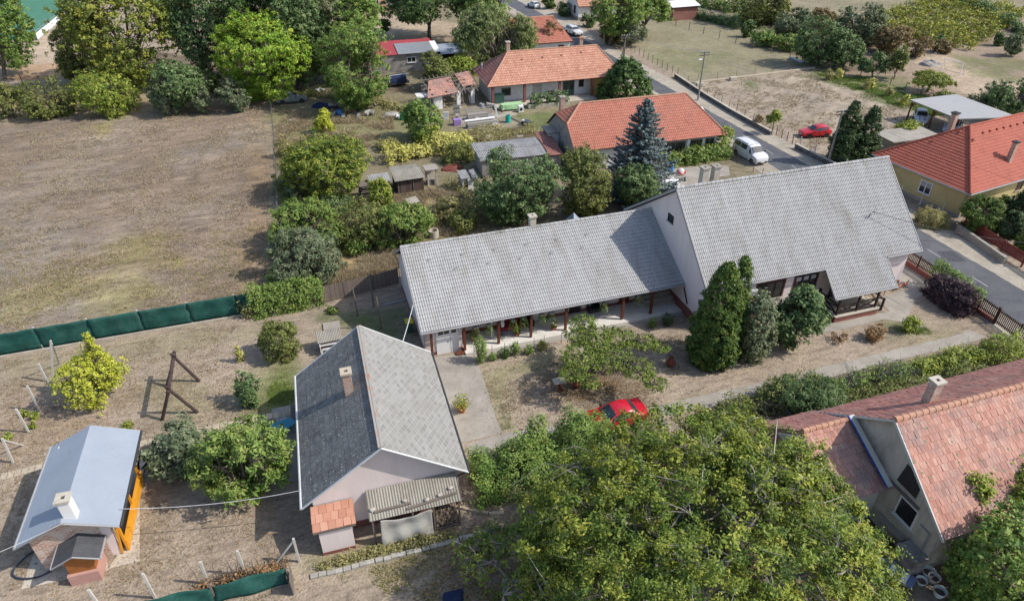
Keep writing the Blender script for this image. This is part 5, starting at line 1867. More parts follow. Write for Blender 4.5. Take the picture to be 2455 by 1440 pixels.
def top_house():
    h = thing('hipped_house', 'small red tiled house beside the road behind the pillared veranda house', 'house', (37.2, 116.2, 0))
    e, z, L, D = 2.8, 5.6, 8.0, 14.5
    solid(h, 'wall', 'plaster_white', boxes=[(.4, .5, 0, L - .4, D - .5, 2.85)])
    k = dict(tw=.3, course=.5, amp=.02, lip=.04)
    r = roof(h, [((0, 0, e), (L, 0, e), (L - 1.2, D / 2, z), (-4, D / 2, z)), ((L, D, e), (0, D, e), (-4, D / 2, z), (L - 1.2, D / 2, z)),
                 ((L, 0, e), (L, D, e), (L - 1.2, D / 2 + .01, z), (L - 1.2, D / 2, z))], 'tile_red', **k)
    mb = MB()
    ridge_caps(mb, (-4, D / 2, z + .03), (L - 1.2, D / 2, z + .03), .13, .5)
    mb.build('ridge_tiles', M['ridge_red'], r)
    window(h, 'x', .5, 5.5, 6.5, .8, 2.2, -1, 'wood_brown', 0)
    mb = MB()
    mb.tube([(6.2, 4.0, 4.2), (6.2, 4.0, 6.6)], .04, 5)
    mb.build('aerial', M['metal'], r)
top_house()

def white_house():
    h = thing('white_gabled_house', 'white gabled house with red roof beyond the parked white off-roader', 'house', (57.0, 147.5, 0), R(0))
    solid(h, 'wall', 'plaster_white', prisms=[([(-3.4, 0), (3.4, 0), (3.4, 3.1), (0, 6.0), (-3.4, 3.1)], 0, 12, 'x')])
    solid(h, 'plinth', 'plaster_grey', boxes=[(-.03, -3.43, 0, 12.03, 3.43, .6)])
    k = dict(tw=.3, course=.5, amp=.02, lip=.04)
    roof(h, [((-.3, -4.0, 2.8), (12.5, -4.0, 2.8), (12.5, 0, 6.3), (-.3, 0, 6.3)), ((12.5, 4.0, 2.8), (-.3, 4.0, 2.8), (-.3, 0, 6.3), (12.5, 0, 6.3))], 'tile_red_old', **k)
    window(h, 'y', 0, -1.7, -.6, 1.0, 2.6, -1, 'wood_brown', 0)
white_house()

def brick_shed():
    h = thing('brick_shed', 'small brick shed with bright white metal roof on the meadow', 'shed', (78.0, 140.6, 0), R(3))
    solid(h, 'wall', 'brick', prisms=[([(-2.7, 0), (2.7, 0), (2.7, 2.7), (0, 3.3), (-2.7, 2.7)], -2.2, 3.6, 'x')]).data.materials[0] = mat('brick_red', [(.2, .085, .065), (.29, .13, .1)], 5, .95, .3, stain=(.3, .2, .16), sscale=1.2)
    k = dict(tw=.6, course=3.5, amp=.015, lip=0, prof='flat')
    roof(h, [((-2.7, -3.1, 2.75), (4.1, -3.1, 2.75), (4.1, 0, 3.5), (-2.7, 0, 3.5)), ((4.1, 3.1, 2.75), (-2.7, 3.1, 2.75), (-2.7, 0, 3.5), (4.1, 0, 3.5))], 'white', **k)
    solid(h, 'door', 'wood_brown', boxes=[(-2.24, -.8, 0, -2.2, .6, 2.0)])
brick_shed()
solid(thing('timber_shed', 'dark grey timber shed at the top edge behind the brick shed', 'shed', at(1565, 18)), 'boards', 'wood_shed',
      prisms=[([(-3.5, 0), (3.5, 0), (3.5, 3.6), (0, 4.6), (-3.5, 3.6)], 0, 5, 'y')])

# ---- carport with two cars beneath
def carport():
    h = thing('carport', 'timber carport with a flat pale roof sheltering two cars', 'carport', (77.7, 73.1, 0))
    P = [(0, 0, 2.65), (.7, -7.6, 2.45), (8.2, -9.6, 2.6), (7.5, -.2, 2.8)]
    mb = MB()
    top = [Vector(p) for p in P]
    mb.raw([p + Vector((0, 0, .12)) for p in top] + top, [(0, 1, 2, 3), (7, 6, 5, 4), (0, 4, 5, 1), (1, 5, 6, 2), (2, 6, 7, 3), (3, 7, 4, 0)])
    mb.build('roof', mat('felt_pale', [(.3, .3, .3), (.4, .4, .4)], .8, .9, stain=(.2, .2, .2), sscale=.8), h)
    for p in ((.25, -.3), (.6, -3.8), (.95, -7.2), (7.2, -.5), (7.6, -8.8)):
        mb = MB()
        mb.beam((p[0], p[1], 0), (p[0], p[1], 2.5), .16)
        mb.beam((p[0], p[1] - .05, 1.9), (p[0] + .05, p[1] - .8, 2.5), .1)
        mb.beam((p[0], p[1], 1.9), (p[0] + .7, p[1], 2.5), .1)
        mb.build('post', M['wood_brown'], h)
carport()
solid(thing('flat_roofed_shed', 'low shed with dusty grey flat roof between the cypresses and the yellow house', 'shed', at(2160, 372)), 'shed_body', 'concrete',
      boxes=[(-2.4, -.6, 0, 4.2, 2.6, 2.1), (-2.7, -.9, 2.11, 4.5, 2.9, 2.25)])

# ---- old sheds in the overgrown yard
def plank_shed():
    h = thing('plank_shed', 'dark plank shed with curved corrugated roof and pale door frame', 'shed', at(985, 466), R(6))
    r_ = random.Random(2)
    mb = MB()
    x = -1.35
    while x < 1.35:
        mb.box(x, -.02, 0, x + .17, .02, 1.85, r_.random())
        mb.box(x, 2.2, 0, x + .17, 2.24, 2.0, r_.random())
        x += .18
    for s in (-1.35, 1.35):
        y = 0
        while y < 2.2:
            mb.box(s - .02, y, 0, s + .02, y + .2, 1.85, r_.random())
            y += .21
    mb.build('wall', M['wood_shed'], h)
    mb = MB()
    tiled(mb, (-1.7, -.35, 1.9), (1.7, -.35, 1.85), (1.6, 1.4, 2.3), (-1.7, 1.4, 2.45), tw=.17, course=1.8, amp=.05, lip=0, prof='corr')
    mb.build('roof', M['corrugated'], h)
    mb = MB()
    tiled(mb, (-1.7, 1.4, 2.44), (1.6, 1.4, 2.29), (1.55, 2.6, 2.25), (-1.6, 2.6, 2.4), tw=.17, course=1.3, amp=.05, lip=0, prof='corr')
    mb.build('roof', M['corrugated'], h)
    d = solid(h, 'door', 'wood_shed', boxes=[(.42, -.08, .05, 1.15, -.03, 1.6)])
    mb = MB()
    mb.box(.33, -.1, 0, .41, -.03, 1.7)
    mb.box(.33, -.1, 1.62, 1.25, -.03, 1.7)
    mb.build('door_frame', M['wood_grey'], d)
plank_shed()
def crate_shed():
    h = thing('stacked_sheet_pile', 'pile of corrugated sheets and planks beside the plank shed', 'pile', at(905, 480), R(5))
    r_ = random.Random(6)
    mb = MB()
    for i in range(11):
        z = .1 + i * .17
        w = r_.uniform(1.45, 1.75)
        mb.box(-w, -.1 + r_.uniform(-.12, .12), z, w * .9, 1.5 + r_.uniform(-.1, .1), z + .07, r_.random())
        if i % 2:
            mb.box(-w + .2, .1, z + .07, -w + .4, 1.4, z + .17, r_.random())
            mb.box(w - .5, .1, z + .07, w - .3, 1.4, z + .17, r_.random())
    mb.build('boards', M['wood_grey'], h)
    mb = MB()
    tiled(mb, (-.6, -.1, 2.0), (1.7, -.1, 2.0), (1.7, 1.6, 2.3), (-.6, 1.6, 2.3), tw=.17, course=1.8, amp=.045, lip=0, prof='corr')
    mb.build('sheet', M['corrugated_grey'], h)
crate_shed()
def kiln():
    h = thing('open_shelter', 'tall open shelter of pale posts under a flat grey slab beside the plank shed', 'shelter', at(1038, 446), R(4))
    solid(h, 'frame', 'concrete_light', boxes=[(-.55, 0, 0, -.4, .15, 1.75), (.4, 0, 0, .55, .15, 1.75), (-.55, 0, 1.76, .55, .15, 1.9), (-.55, 1.0, 0, .55, 1.1, 1.8)])
    solid(h, 'slab', 'concrete', boxes=[(-.75, -.2, 1.91, .75, 1.3, 2.03)])
    solid(h, 'inner_box', 'plaster_grey', boxes=[(-.39, .3, 0, .39, .9, .6)])
kiln()
def long_corrugated():
    h = thing('corrugated_outbuilding', 'long outbuilding under a dark ribbed corrugated roof beside the red roofed house', 'shed', (16.9, 70.4, 0), R(-1))
    solid(h, 'wall', 'plaster_grey', boxes=[(.3, .2, 0, 7.6, 4.0, 1.95)])
    mb = MB()
    tiled(mb, (0, 0, 2.0), (8.0, 0, 2.0), (8.0, 2.2, 2.35), (0, 2.2, 2.35), tw=.2, course=2.3, amp=.06, lip=0.03, prof='corr')
    mb.build('roof', M['corrugated_grey'], h)
    mb = MB()
    tiled(mb, (-.1, 2.1, 2.36), (7.9, 2.1, 2.36), (7.9, 4.4, 2.5), (-.1, 4.4, 2.5), tw=.2, course=2.4, amp=.06, lip=0.03, prof='corr')
    mb.build('roof', M['corrugated_grey'], h)
    mb = MB()
    tiled(mb, (8.0, -.6, 2.1), (9.7, -.6, 2.1), (9.7, 5.2, 2.8), (8.0, 5.2, 2.8), tw=.24, course=.38, amp=.03, lip=.03)
    mb.build('tiled_strip', M['tile_mixed_dark'], h)
    solid(h, 'strip_wall', 'plaster_grey', boxes=[(7.61, -.4, 0, 9.5, 5.0, 2.0)])
long_corrugated()
def hen_house():
    h = thing('hen_house', 'small whitewashed coop with broken corrugated roof next to the big dark shrub', 'coop', at(1125, 458), R(3))
    solid(h, 'wall', 'plaster_white', boxes=[(-.7, 0, 0, -.6, 1.5, 1.5), (.6, 0, 0, .7, 1.5, 1.5), (-.59, 1.4, 0, .59, 1.5, 1.6), (-.1, 0, 0, .59, .1, 1.4)])
    mb = MB()
    tiled(mb, (-.9, -.2, 1.6), (.1, -.2, 1.6), (.1, 1.6, 1.85), (-.9, 1.6, 1.85), tw=.17, course=1.9, amp=.05, lip=0, prof='corr')
    mb.build('roof', M['corrugated_grey'], h)
    mb = MB()
    tiled(mb, (.35, -.5, 1.55), (1.0, -.4, 1.6), (1.0, 1.4, 1.85), (.35, 1.4, 1.8), tw=.17, course=1.9, amp=.05, lip=0, prof='corr')
    mb.build('roof', M['corrugated_grey'], h)
hen_house()
def sheet_lid(u, v, label, w=1.25, d=.9, z=.5):
    h = thing('low_coop', label, 'coop', at(u, v), R(20))
    solid(h, 'box', 'wood_grey', boxes=[(-w * .42, -d * .4, 0, w * .42, d * .4, z)])
    mb = MB()
    mb.raw([(-w / 2, -d / 2, z - .03), (w / 2, -d / 2, z - .03), (w / 2, d / 2, z + .25), (-w / 2, d / 2, z + .25), (-w / 2, -d / 2, z + .04), (w / 2, -d / 2, z + .04), (w / 2, d / 2, z + .32), (-w / 2, d / 2, z + .32)],
           [(0, 3, 2, 1), (4, 5, 6, 7), (0, 1, 5, 4), (1, 2, 6, 5), (2, 3, 7, 6), (3, 0, 4, 7)])
    mb.build('lid', M['concrete'], h)
sheet_lid(990, 494, 'low box with a tilted plain grey lid in front of the plank shed')
def dog_house():
    h = thing('dog_house', 'small white gabled kennel behind the wing ridge', 'kennel', (22.5, 55.4, 0), R(-20))
    solid(h, 'body', 'white', prisms=[([(-.6, 0), (.6, 0), (.6, 1.0), (0, 1.6), (-.6, 1.0)], -.7, .7, 'y')])
    mb = MB()
    for s in (-1, 1):
        mb.beam((s * .8, 0, .88), (0, 0, 1.68), 1.6, .06, up=(0, 0, 1)) if False else mb.raw(
            [(s * .8, -.8, .86), (s * .8, .8, .86), (0, .8, 1.66), (0, -.8, 1.66), (s * .8, -.8, .92), (s * .8, .8, .92), (0, .8, 1.73), (0, -.8, 1.73)],
            [(0, 3, 2, 1), (4, 5, 6, 7), (0, 1, 5, 4), (1, 2, 6, 5), (2, 3, 7, 6), (3, 0, 4, 7)])
    mb.build('roof', M['sheet_blue'], h)
dog_house()

def back_house():
    h = thing('salmon_outbuilding', 'salmon walled outbuilding cut by the top edge beyond the red sheet shed', 'building', at(905, 26), R(2))
    solid(h, 'wall', 'plinth', boxes=[(-5, 0, 0, 5, 6, 4.2)]).data.materials[0] = mat('plaster_salmon', [(.5, .3, .2), (.56, .35, .25)], 1, .9, stain=(.4, .25, .18), sscale=.5)
    for x in (-3.2, -.6, 2.2):
        window(h, 'x', 0, x, x + 1.1, 1.2, 2.6, -1, 'white', 1)
    solid(h, 'roof', 'tile_red_old', prisms=[([(-5.4, 4.2), (5.4, 4.2), (0, 6.6)], -.4, 6.4, 'y')])
back_house()

# ================================================================ fences and boundary walls
def along(P, step):
    """points every step metres along a polyline, with directions"""
    P = [Vector((p[0], p[1], 0)) for p in P]
    out, d, acc = [], 0.0, 0.0
    for i in range(len(P) - 1):
        L = (P[i + 1] - P[i]).length
        while d <= acc + L + 1e-6:
            out.append(P[i].lerp(P[i + 1], (d - acc) / L))
            d += step
        acc += L
    return out

def wire_fence(P, step, hgt, label, material='rust', r=.035, wires=4, group=None, name='wire_fence', lean=.04, seed=1, mesh=False):
    rr_ = random.Random(seed)
    pts = along(P, step)
    c = pts[len(pts) // 2]
    t = thing(name, label, 'fence', (c.x, c.y, 0), 0, group)
    tops = []
    for p in pts:
        q = p - c
        top = q + Vector((rr_.uniform(-lean, lean), rr_.uniform(-lean, lean), hgt * rr_.uniform(.93, 1.06)))
        mb = MB()
        mb.tube([q - Vector((0, 0, .1)), top], r, 6)
        mb.build('post', M[material], t)
        tops.append((q, top))
    mb = MB()
    for k in range(wires):
        f = (k + .7) / wires * .95
        for i in range(len(tops) - 1):
            mb.tube([tops[i][0].lerp(tops[i][1], f), tops[i + 1][0].lerp(tops[i + 1][1], f)], .006, 3, cap=False)
    mb.build('wire', M['gutter'], t)
    return t

def screen_fence(P, step, hgt, label):
    pts = along(P, step)
    c = pts[len(pts) // 2]
    t = thing('screen_fence', label, 'fence', (c.x, c.y, 0))
    rr_ = random.Random(5)
    for p in pts:
        q = p - c
        mb = MB()
        mb.beam((q.x, q.y + .14, -.1), (q.x - .03, q.y + .16, hgt + .08), .09)
        mb.build('post', M['post_concrete'], t)
    for i in range(len(pts) - 1):
        a, b = pts[i] - c, pts[i + 1] - c
        nx, nz = 14, 8
        V = []
        ph = rr_.random() * 9
        for k in range(nx + 1):
            for j in range(nz + 1):
                u, w = k / nx, j / nz
                bulge = -.012 * math.sin(math.pi * u) + .03 * math.sin(u * 13 + ph + w * 2) + .02 * math.sin(w * 11 + ph)
                sag = -.012 * math.sin(math.pi * u) * (w > .95)
                V.append((a.x + (b.x - a.x) * u, a.y + (b.y - a.y) * u + bulge + .06, .06 + (hgt - .06) * w + sag))
        F = [(k * (nz + 1) + j, (k + 1) * (nz + 1) + j, (k + 1) * (nz + 1) + j + 1, k * (nz + 1) + j + 1) for k in range(nx) for j in range(nz)]
        mb = MB()
        mb.raw(V, F)
        o = mb.build('screen_panel', M['net_green'], t, smooth=True)
        s = o.modifiers.new('thick', 'SOLIDIFY')
        s.thickness = .008
    mb = MB()
    for i in range(len(pts) - 1):
        a, b = pts[i] - c, pts[i + 1] - c
        mb.beam((a.x, a.y - .1, .03), (b.x, b.y - .1, .03), .1, .14)
    mb.build('kerb', M['concrete_light'], t)
    return t
screen_fence([(-29.7, 49.0), (-4.9, 49.8)], 3.53, 1.9, 'long dark green mesh screen fence along the lower edge of the mown field')

def board_fence(P, step, hgt, label, name, material, bw, gap, z0=.0, post='wood_grey', top_var=.05, rail=True, category='fence', pillars=None, plinth=None, thick=.03):
    rr_ = random.Random(len(label))
    pts = along(P, step)
    c = pts[len(pts) // 2]
    t = thing(name, label, category, (c.x, c.y, 0))
    for i in range(len(pts) - 1):
        a, b = pts[i] - c, pts[i + 1] - c
        L = (b - a).length
        d = (b - a) / L
        nn = Vector((-d.y, d.x, 0))
        mb = MB()
        s = 0.0
        while s < L - bw * .5:
            p = a + d * s
            q = a + d * min(s + bw, L)
            h_ = hgt + rr_.uniform(-top_var, top_var)
            o = nn * thick / 2
            mb.raw([p - o + Vector((0, 0, z0)), q - o + Vector((0, 0, z0)), q + o + Vector((0, 0, z0)), p + o + Vector((0, 0, z0)),
                    p - o + Vector((0, 0, h_)), q - o + Vector((0, 0, h_)), q + o + Vector((0, 0, h_)), p + o + Vector((0, 0, h_))],
                   [(0, 3, 2, 1), (4, 5, 6, 7), (0, 1, 5, 4), (1, 2, 6, 5), (2, 3, 7, 6), (3, 0, 4, 7)], rr_.random())
            s += bw + gap
        if rail:
            for z in (z0 + .15, hgt - .2):
                mb.beam(a + nn * .05 + Vector((0, 0, z)), b + nn * .05 + Vector((0, 0, z)), .05, .08)
        mb.build('panel', M[material], t)
    for p in pts:
        q = p - c
        mb = MB()
        mb.beam((q.x, q.y, -.1), (q.x, q.y, hgt + .1), .12)
        mb.build('post', M[post], t)
    if plinth:
        mb = MB()
        for i in range(len(pts) - 1):
            a, b = pts[i] - c, pts[i + 1] - c
            mb.beam(a + Vector((0, 0, z0 / 2 - .05)), b + Vector((0, 0, z0 / 2 - .05)), .26, z0 + .02)
        mb.build('base_wall', M[plinth], t)
    return t
board_fence([(-7.0, 49.75), (-2.2, 49.5), (2.2, 50.3), (5.0, 50.9)], 2.35, 1.55, 'brown reed mat fence between the ivy hedge and the farmhouse wing', 'reed_fence', 'reed', .05, .006, .05, 'wood_grey', .07, thick=.05)
board_fence([(49.3, 42.2), (49.4, 37.5)], 2.35, 1.45, 'dark picket street fence on a brown wall beside the porch corner of the farmhouse', 'picket_fence', 'fence_brown', .09, .07, .45, 'fence_brown', .02, plinth='plinth')
board_fence([(49.45, 35.0), (49.3, 31.6)], 1.7, 1.45, 'dark picket street fence on a low wall beside the purple shrub', 'picket_fence', 'fence_brown', .09, .07, .4, 'fence_brown', .02, plinth='plinth')
board_fence([(49.3, 31.5), (49.0, 27.2)], 2.1, 1.4, 'dark slatted driveway gate at the end of the concrete drive', 'driveway_gate', 'fence_brown', .08, .075, .12, 'fence_brown', .02, category='gate')
board_fence([(59.9, 45.2), (59.0, 37.8), (57.9, 29)], 2.5, 1.35, 'dark red board fence in front of the clipped evergreens at the right edge', 'board_fence', 'fence_red', .1, .045, .35, 'fence_red', .03)
def low_wall(P, hgt, wd, label, material='block', cap=True):
    P = [Vector((p[0], p[1], 0)) for p in P]
    c = P[len(P) // 2]
    t = thing('low_wall', label, 'wall', (c.x, c.y, 0))
    mb, m2 = MB(), MB()
    r_ = random.Random(len(label))
    for a, b in zip(P, P[1:]):
        n = max(1, int((b - a).length / .5))
        for k in range(n):
            p, q = a.lerp(b, k / n) - c, a.lerp(b, (k + 1) / n) - c
            for j in range(2):
                mb.beam(p + Vector((0, 0, hgt * (.25 + .5 * j) - .04)), q + Vector((0, 0, hgt * (.25 + .5 * j) - .04)), wd, hgt * .5 + .02, r_.random())
        m2.beam(a - c + Vector((0, 0, hgt + .02)), b - c + Vector((0, 0, hgt + .02)), wd + .08, .06)
    mb.build('blocks', M[material], t)
    if cap:
        m2.build('coping', M['concrete_light'], t)
low_wall([(57.0, 100.3), (56.4, 90), (56.3, 82), (56.6, 73.0)], .55, .25, 'long dark block retaining wall along the road beside the stubble plot')
low_wall([(56.9, 68.2), (57.2, 64.5), (57.7, 60.2)], .6, .25, 'short dark block wall between the red hatchback and the roadside')
low_wall([(58.9, 45.0), (57.9, 38.6)], .75, .3, 'grey rendered wall below the dark red board fence', 'concrete', False)
low_wall([(58.2, 96.4), (63.0, 96.6), (69, 97.0), (75, 97.5), (82, 98.3)], .28, .35, 'pale low stone kerb between the meadow and the stubble plot', 'slab', False)
wire_fence([(-5.9, 104.0), (-5.5, 85), (-5.2, 66), (-5.0, 56)], 2.6, 1.35, 'leaning wire fence with grey posts along the right edge of the mown field', 'wood_grey', .06, 3)
wire_fence([(57.0, 121), (57.2, 112), (57.6, 100.5)], 1.7, 1.35, 'rusty wire fence in front of the meadow beside the road', 'rust', .04)
wire_fence([(57.0, 96.0), (57.0, 86), (57.2, 74.5)], 2.0, 1.25, 'rusty wire fence just behind the dark retaining wall', 'rust', .035)
wire_fence([(57.3, 72.8), (57.4, 69.5)], 1.1, 1.25, 'rusty bar gate leading into the stubble plot near the red hatchback', 'rust', .05, 5, name='bar_gate')
wire_fence([(57.4, 68.0), (58.2, 60.5), (59.5, 52), (60.4, 46.5)], 2.5, 1.45, 'white posted wire fence from the red hatchback to the yellow house', 'post_concrete', .06, 4)
wire_fence([(47.3, 71), (47.5, 66), (48.0, 60)], 1.55, 1.2, 'thin rusty wire fence beside the parked white van', 'rust', .03)
wire_fence([(82.2, 98.4), (86, 90), (88.3, 80), (88.8, 73)], 2.6, 1.5, 'wire fence with pale timber posts between the stubble plot and the orchard', 'wood_grey', .06)
wire_fence([(59.5, 97.3), (70, 97.9), (81.5, 99.0)], 3.6, 1.2, 'thin rusty wire fence along the pale stone kerb', 'rust', .025, 2)
wire_fence([(83, 101), (80, 112), (76, 126), (74, 136)], 4.2, 1.5, 'wire fence with grey posts between the meadow and the dark shrubs', 'wood_grey', .07, 3)
wire_fence([(66, 68), (73, 70.5), (80, 72.5)], 3.0, 1.2, 'thin wire fence at the near edge of the stubble plot by the carport', 'rust', .03, 2)
wire_fence([(13.0, 89.5), (15.0, 80)], 2.4, 1.5, 'grey wire panel fence behind the yellow vines', 'wood_grey', .05, 5)
wire_fence([(1.5, 103.5), (4.5, 99)], 2.6, 1.5, 'short leaning wire fence beside the old grey saloon', 'wood_grey', .05, 2)
wire_fence([(-46, 126), (-38, 124.5)], 2.6, 1.4, 'dark posted wire fence under the yellowing tree at upper left', 'dark_metal', .06, 2)
def white_boards():
    t = thing('pitch_fence', 'white board fence around the green sports pitch at upper left', 'fence', (-49, 160, 0))
    pts = along([(-49, 157), (-48.8, 220)], 4.0)
    for p in pts:
        q = p - Vector((-49, 160, 0))
        solid(t, 'post', 'metal', boxes=[(q.x - .06, q.y - .06, 0, q.x + .06, q.y + .06, 2.6)])
    for i in range(len(pts) - 1):
        a, b = pts[i] - Vector((-49, 160, 0)), pts[i + 1] - Vector((-49, 160, 0))
        mb = MB()
        mb.beam(a + Vector((0, .07, .65)), b + Vector((0, -.07, .65)), .05, 1.1)
        mb.build('board', M['white'], t)
    solid(t, 'end_board', 'white', boxes=[(-40, 60, .1, -.1, 60.1, 2.4)])
white_boards()
t = thing('net_fence', 'green debris net fence on grey poles at the bottom edge left of centre', 'fence', (-8.5, 23.7, 0))
for a, b, ht in (((-3.4, .1), (-.25, -.0), 1.1), ((-.2, -.0), (3.3, .1), 1.05)):
    nx, nz = 16, 6
    V = []
    for k in range(nx + 1):
        for j in range(nz + 1):
            u, w = k / nx, j / nz
            V.append((a[0] + (b[0] - a[0]) * u, a[1] + (b[1] - a[1]) * u + .06 * math.sin(u * 9 + w * 3) - .25 * (1 - w), .03 + ht * w + .02 * math.sin(u * 5)))
    mb = MB()
    mb.raw(V, [(k * (nz + 1) + j, (k + 1) * (nz + 1) + j, (k + 1) * (nz + 1) + j + 1, k * (nz + 1) + j + 1) for k in range(nx) for j in range(nz)])
    o = mb.build('net', M['net_green'], t, smooth=True)
    s = o.modifiers.new('thick', 'SOLIDIFY')
    s.thickness = .006
for x, y, z in ((-.2, -.05, 1.4), (3.35, .1, 1.45), (3.5, -.2, 1.2)):
    mb = MB()
    mb.beam((x, y, 0), (x - .05, y, z), .09)
    mb.build('post', M['wood_grey'], t)
solid(t, 'board', 'wood_grey', boxes=[(3.55, -.9, .05, 3.6, .1, 1.15)])

# concrete vine posts of the garden
def conc_post(base, top, label, brace=None, hgt=None):
    b = Vector(at(*base))
    h_ = .5
    while pix((b.x, b.y, h_))[1] > top[1] and h_ < 4:
        h_ += .02
    # top may lean a little sideways
    du = (top[0] - pix((b.x, b.y, h_))[0]) * dist((b.x, b.y, h_)) / FPX
    t = thing('concrete_post', label, 'post', tuple(b), 0, 'concrete vine posts')
    mb = MB()
    mb.beam((0, 0, -.1), (du, 0, h_), .11)
    mb.build('shaft', M['post_concrete'], t)
    if brace:
        e = Vector(at(*brace)) - b
        mb = MB()
        mb.beam(e, (du, 0, h_ * .93), .08)
        mb.build('brace', M['post_concrete'], t)
    return t
conc_post((126, 917), (117, 823), 'concrete vine post with a leaning brace at the green screen fence', (142, 872))
conc_post((120, 929), (92, 872), 'concrete vine post second from the green screen fence, beside the golden conifer')
conc_post((94, 981), (65, 925), 'concrete vine post with a rusty tip left of the golden conifer')
conc_post((69, 1035), (38, 980), 'concrete vine post above the braced end post at the left edge')
conc_post((31, 1108), (4, 1052), 'concrete vine post with low horizontal brace at the left edge', (54, 1067))
conc_post((235, 1445), (212, 1412), 'concrete vine post cut off by the bottom edge, nearest the well house')
conc_post((372, 1432), (342, 1374), 'concrete vine post at the bottom edge, second from the well house')
conc_post((499, 1398), (480, 1347), 'concrete vine post touching the near end of the green net')
conc_post((589, 1376), (569, 1320), 'concrete vine post with an orange painted tip')
conc_post((718, 1345), (703, 1291), 'concrete vine post with a long diagonal strut at the corner of the green net', (655, 1358))
for i, (b, tp, lb) in enumerate([((858, 757), (844, 690), 'tall grey timber post in the shaded yard behind the cottage ridge'), ((863, 772), (862, 756), None), ((897, 735), (891, 667), 'grey timber post at the reed fence beside the farmhouse wing'),
                   ((915, 790), (897, 712), 'slender grey timber post nearest the farmhouse wing end')]):
    if lb is None:
        continue
    g = Vector(at(*b))
    h_ = .5
    while pix((g.x, g.y, h_))[1] > tp[1] and h_ < 4:
        h_ += .02
    mb = MB()
    mb.tube([(0, 0, -.1), (-.05, 0, h_ * .6), (-.08, 0, h_)], [.07, .06, .05], 7)
    tag(mb.build('timber_post', M['wood_grey'], None, loc=tuple(g)), lb, 'post', 'timber posts in the yard')

# bed edging of rough blocks
def edging(P, step, label, w=.28, hh=.14, material='cobble'):
    pts = along(P, step)
    c = pts[len(pts) // 2]
    r_ = random.Random(8)
    mb = MB()
    for a, b in zip(pts, pts[1:]):
        d = (b - a).normalized()
        o = Vector((r_.uniform(-.03, .03), r_.uniform(-.03, .03), r_.uniform(-.02, .02)))
        mb.beam(a - c + d * .015 + o + Vector((0, 0, hh / 2 - .03)), b - c - d * .015 + o + Vector((0, 0, hh / 2 - .03)), w * r_.uniform(.85, 1.1), hh, r_.random())
    tag(mb.build('stone_edging', M[material], None, loc=tuple(c)), label, 'edging')
edging([at(745, 1384), at(850, 1358), at(1000, 1320), at(1120, 1288), at(1210, 1264)], .42, 'row of rough stone blocks edging the bed in front of the cottage')
edging([at(1100, 1217), at(1190, 1235), at(1230, 1222)], .9, 'short pale kerb edging below the big hedge right of the corrugated lean-to', .16, .16, 'slab')

# ================================================================ utility poles and wires
POLE_TOP = {}
def pole(base, top, label, material='concrete', arms=2, lamp=False, key=None, strut=None, lean=0.0, gr=None):
    b = Vector(at(*base))
    h_ = 3.0
    while pix((b.x, b.y, h_))[1] > top[1] and h_ < 12:
        h_ += .05
    t = thing('utility_pole', label, 'utility pole', tuple(b), 0, gr)
    mb = MB()
    mb.tube([(0, 0, -.3), (lean, 0, h_)], [.16, .1], 8)
    mb.build('shaft', M[material], t)
    mb = MB()
    for k in range(arms):
        z = h_ - .15 - .35 * k
        mb.beam((lean - .75, 0, z), (lean + .75, 0, z), .09)
    mb.build('crossarm', M['dark_metal' if material == 'concrete' else 'wood_grey'], t)
    mb = MB()
    for x in (-.68, -.3, .3, .68):
        mb.tube([(lean + x, 0, h_ - .1), (lean + x, 0, h_ + .1)], .05, 6)
    mb.build('insulators', M['white_trim'], t)
    if lamp:
        mb = MB()
        mb.beam((lean, 0, h_ - 1.1), (lean - .5, -.15, h_ - 1.0), .05)
        a = mb.build('lamp_arm', M['metal'], t)
        mb = MB()
        mb.beam((lean - .45, -.12, h_ - 1.0), (lean - 1.05, -.3, h_ - .97), .24, .12)
        mb.build('lamp_head', M['white'], a, bevel=.04)
        mb = MB()
        mb.box(lean - .05, -.2, h_ - 2.1, lean + .18, -.1, h_ - 1.8)
        mb.build('junction_box', M['metal'], t)
    if strut:
        mb = MB()
        mb.tube([strut, (lean, 0, h_ * .85)], .1, 7)
        mb.build('strut', M[material], t)
    POLE_TOP[key] = (b, lean, h_)
    return t
G_P = 'utility poles along the village road'
pole((1447, 108), (1452, 14), 'tall pale concrete utility pole beside the white off-roader and dark shrubs', key='a', gr=G_P)
pole((1493, 165), (1500, 84), 'brown timber A-shaped utility pole behind the broad leaved tree', 'wood_grey', 2, key='b', strut=(-.9, -.6, 0), gr=G_P)
pole((1673, 240), (1692, 124), 'slim utility pole with a white street lamp beside the dark retaining wall', lamp=True, key='c', gr=G_P)
pole((1985, 392), (2019, 265), 'utility pole with crossarm between the red hatchback and the twin cypresses', key='d', gr=G_P)
def wire_span(p, q, sag, label, r=.012, m='dark_metal', n=14):
    p, q = Vector(p), Vector(q)
    pts = [p.lerp(q, i / n) - Vector((0, 0, sag * 4 * (i / n) * (1 - i / n))) for i in range(n + 1)]
    mb = MB()
    mb.tube([x - p for x in pts], r, 4, cap=False)
    tag(mb.build('overhead_wire', M[m], None, loc=tuple(p)), label, 'wire')
def span(k1, k2, label):
    (b1, l1, h1), (b2, l2, h2) = POLE_TOP[k1], POLE_TOP[k2]
    mb = MB()
    o = Vector((b1.x + l1, b1.y, h1))
    for x in (-.68, -.3, .3, .68):
        p, q = Vector((b1.x + l1 + x, b1.y, h1 + .1)), Vector((b2.x + l2 + x, b2.y, h2 + .1))
        pts = [p.lerp(q, i / 12) - Vector((0, 0, .5 * 4 * (i / 12) * (1 - i / 12))) - o for i in range(13)]
        mb.tube(pts, .008, 3, cap=False)
    tag(mb.build('power_lines', M['gutter'], None, loc=tuple(o)), label, 'wires')
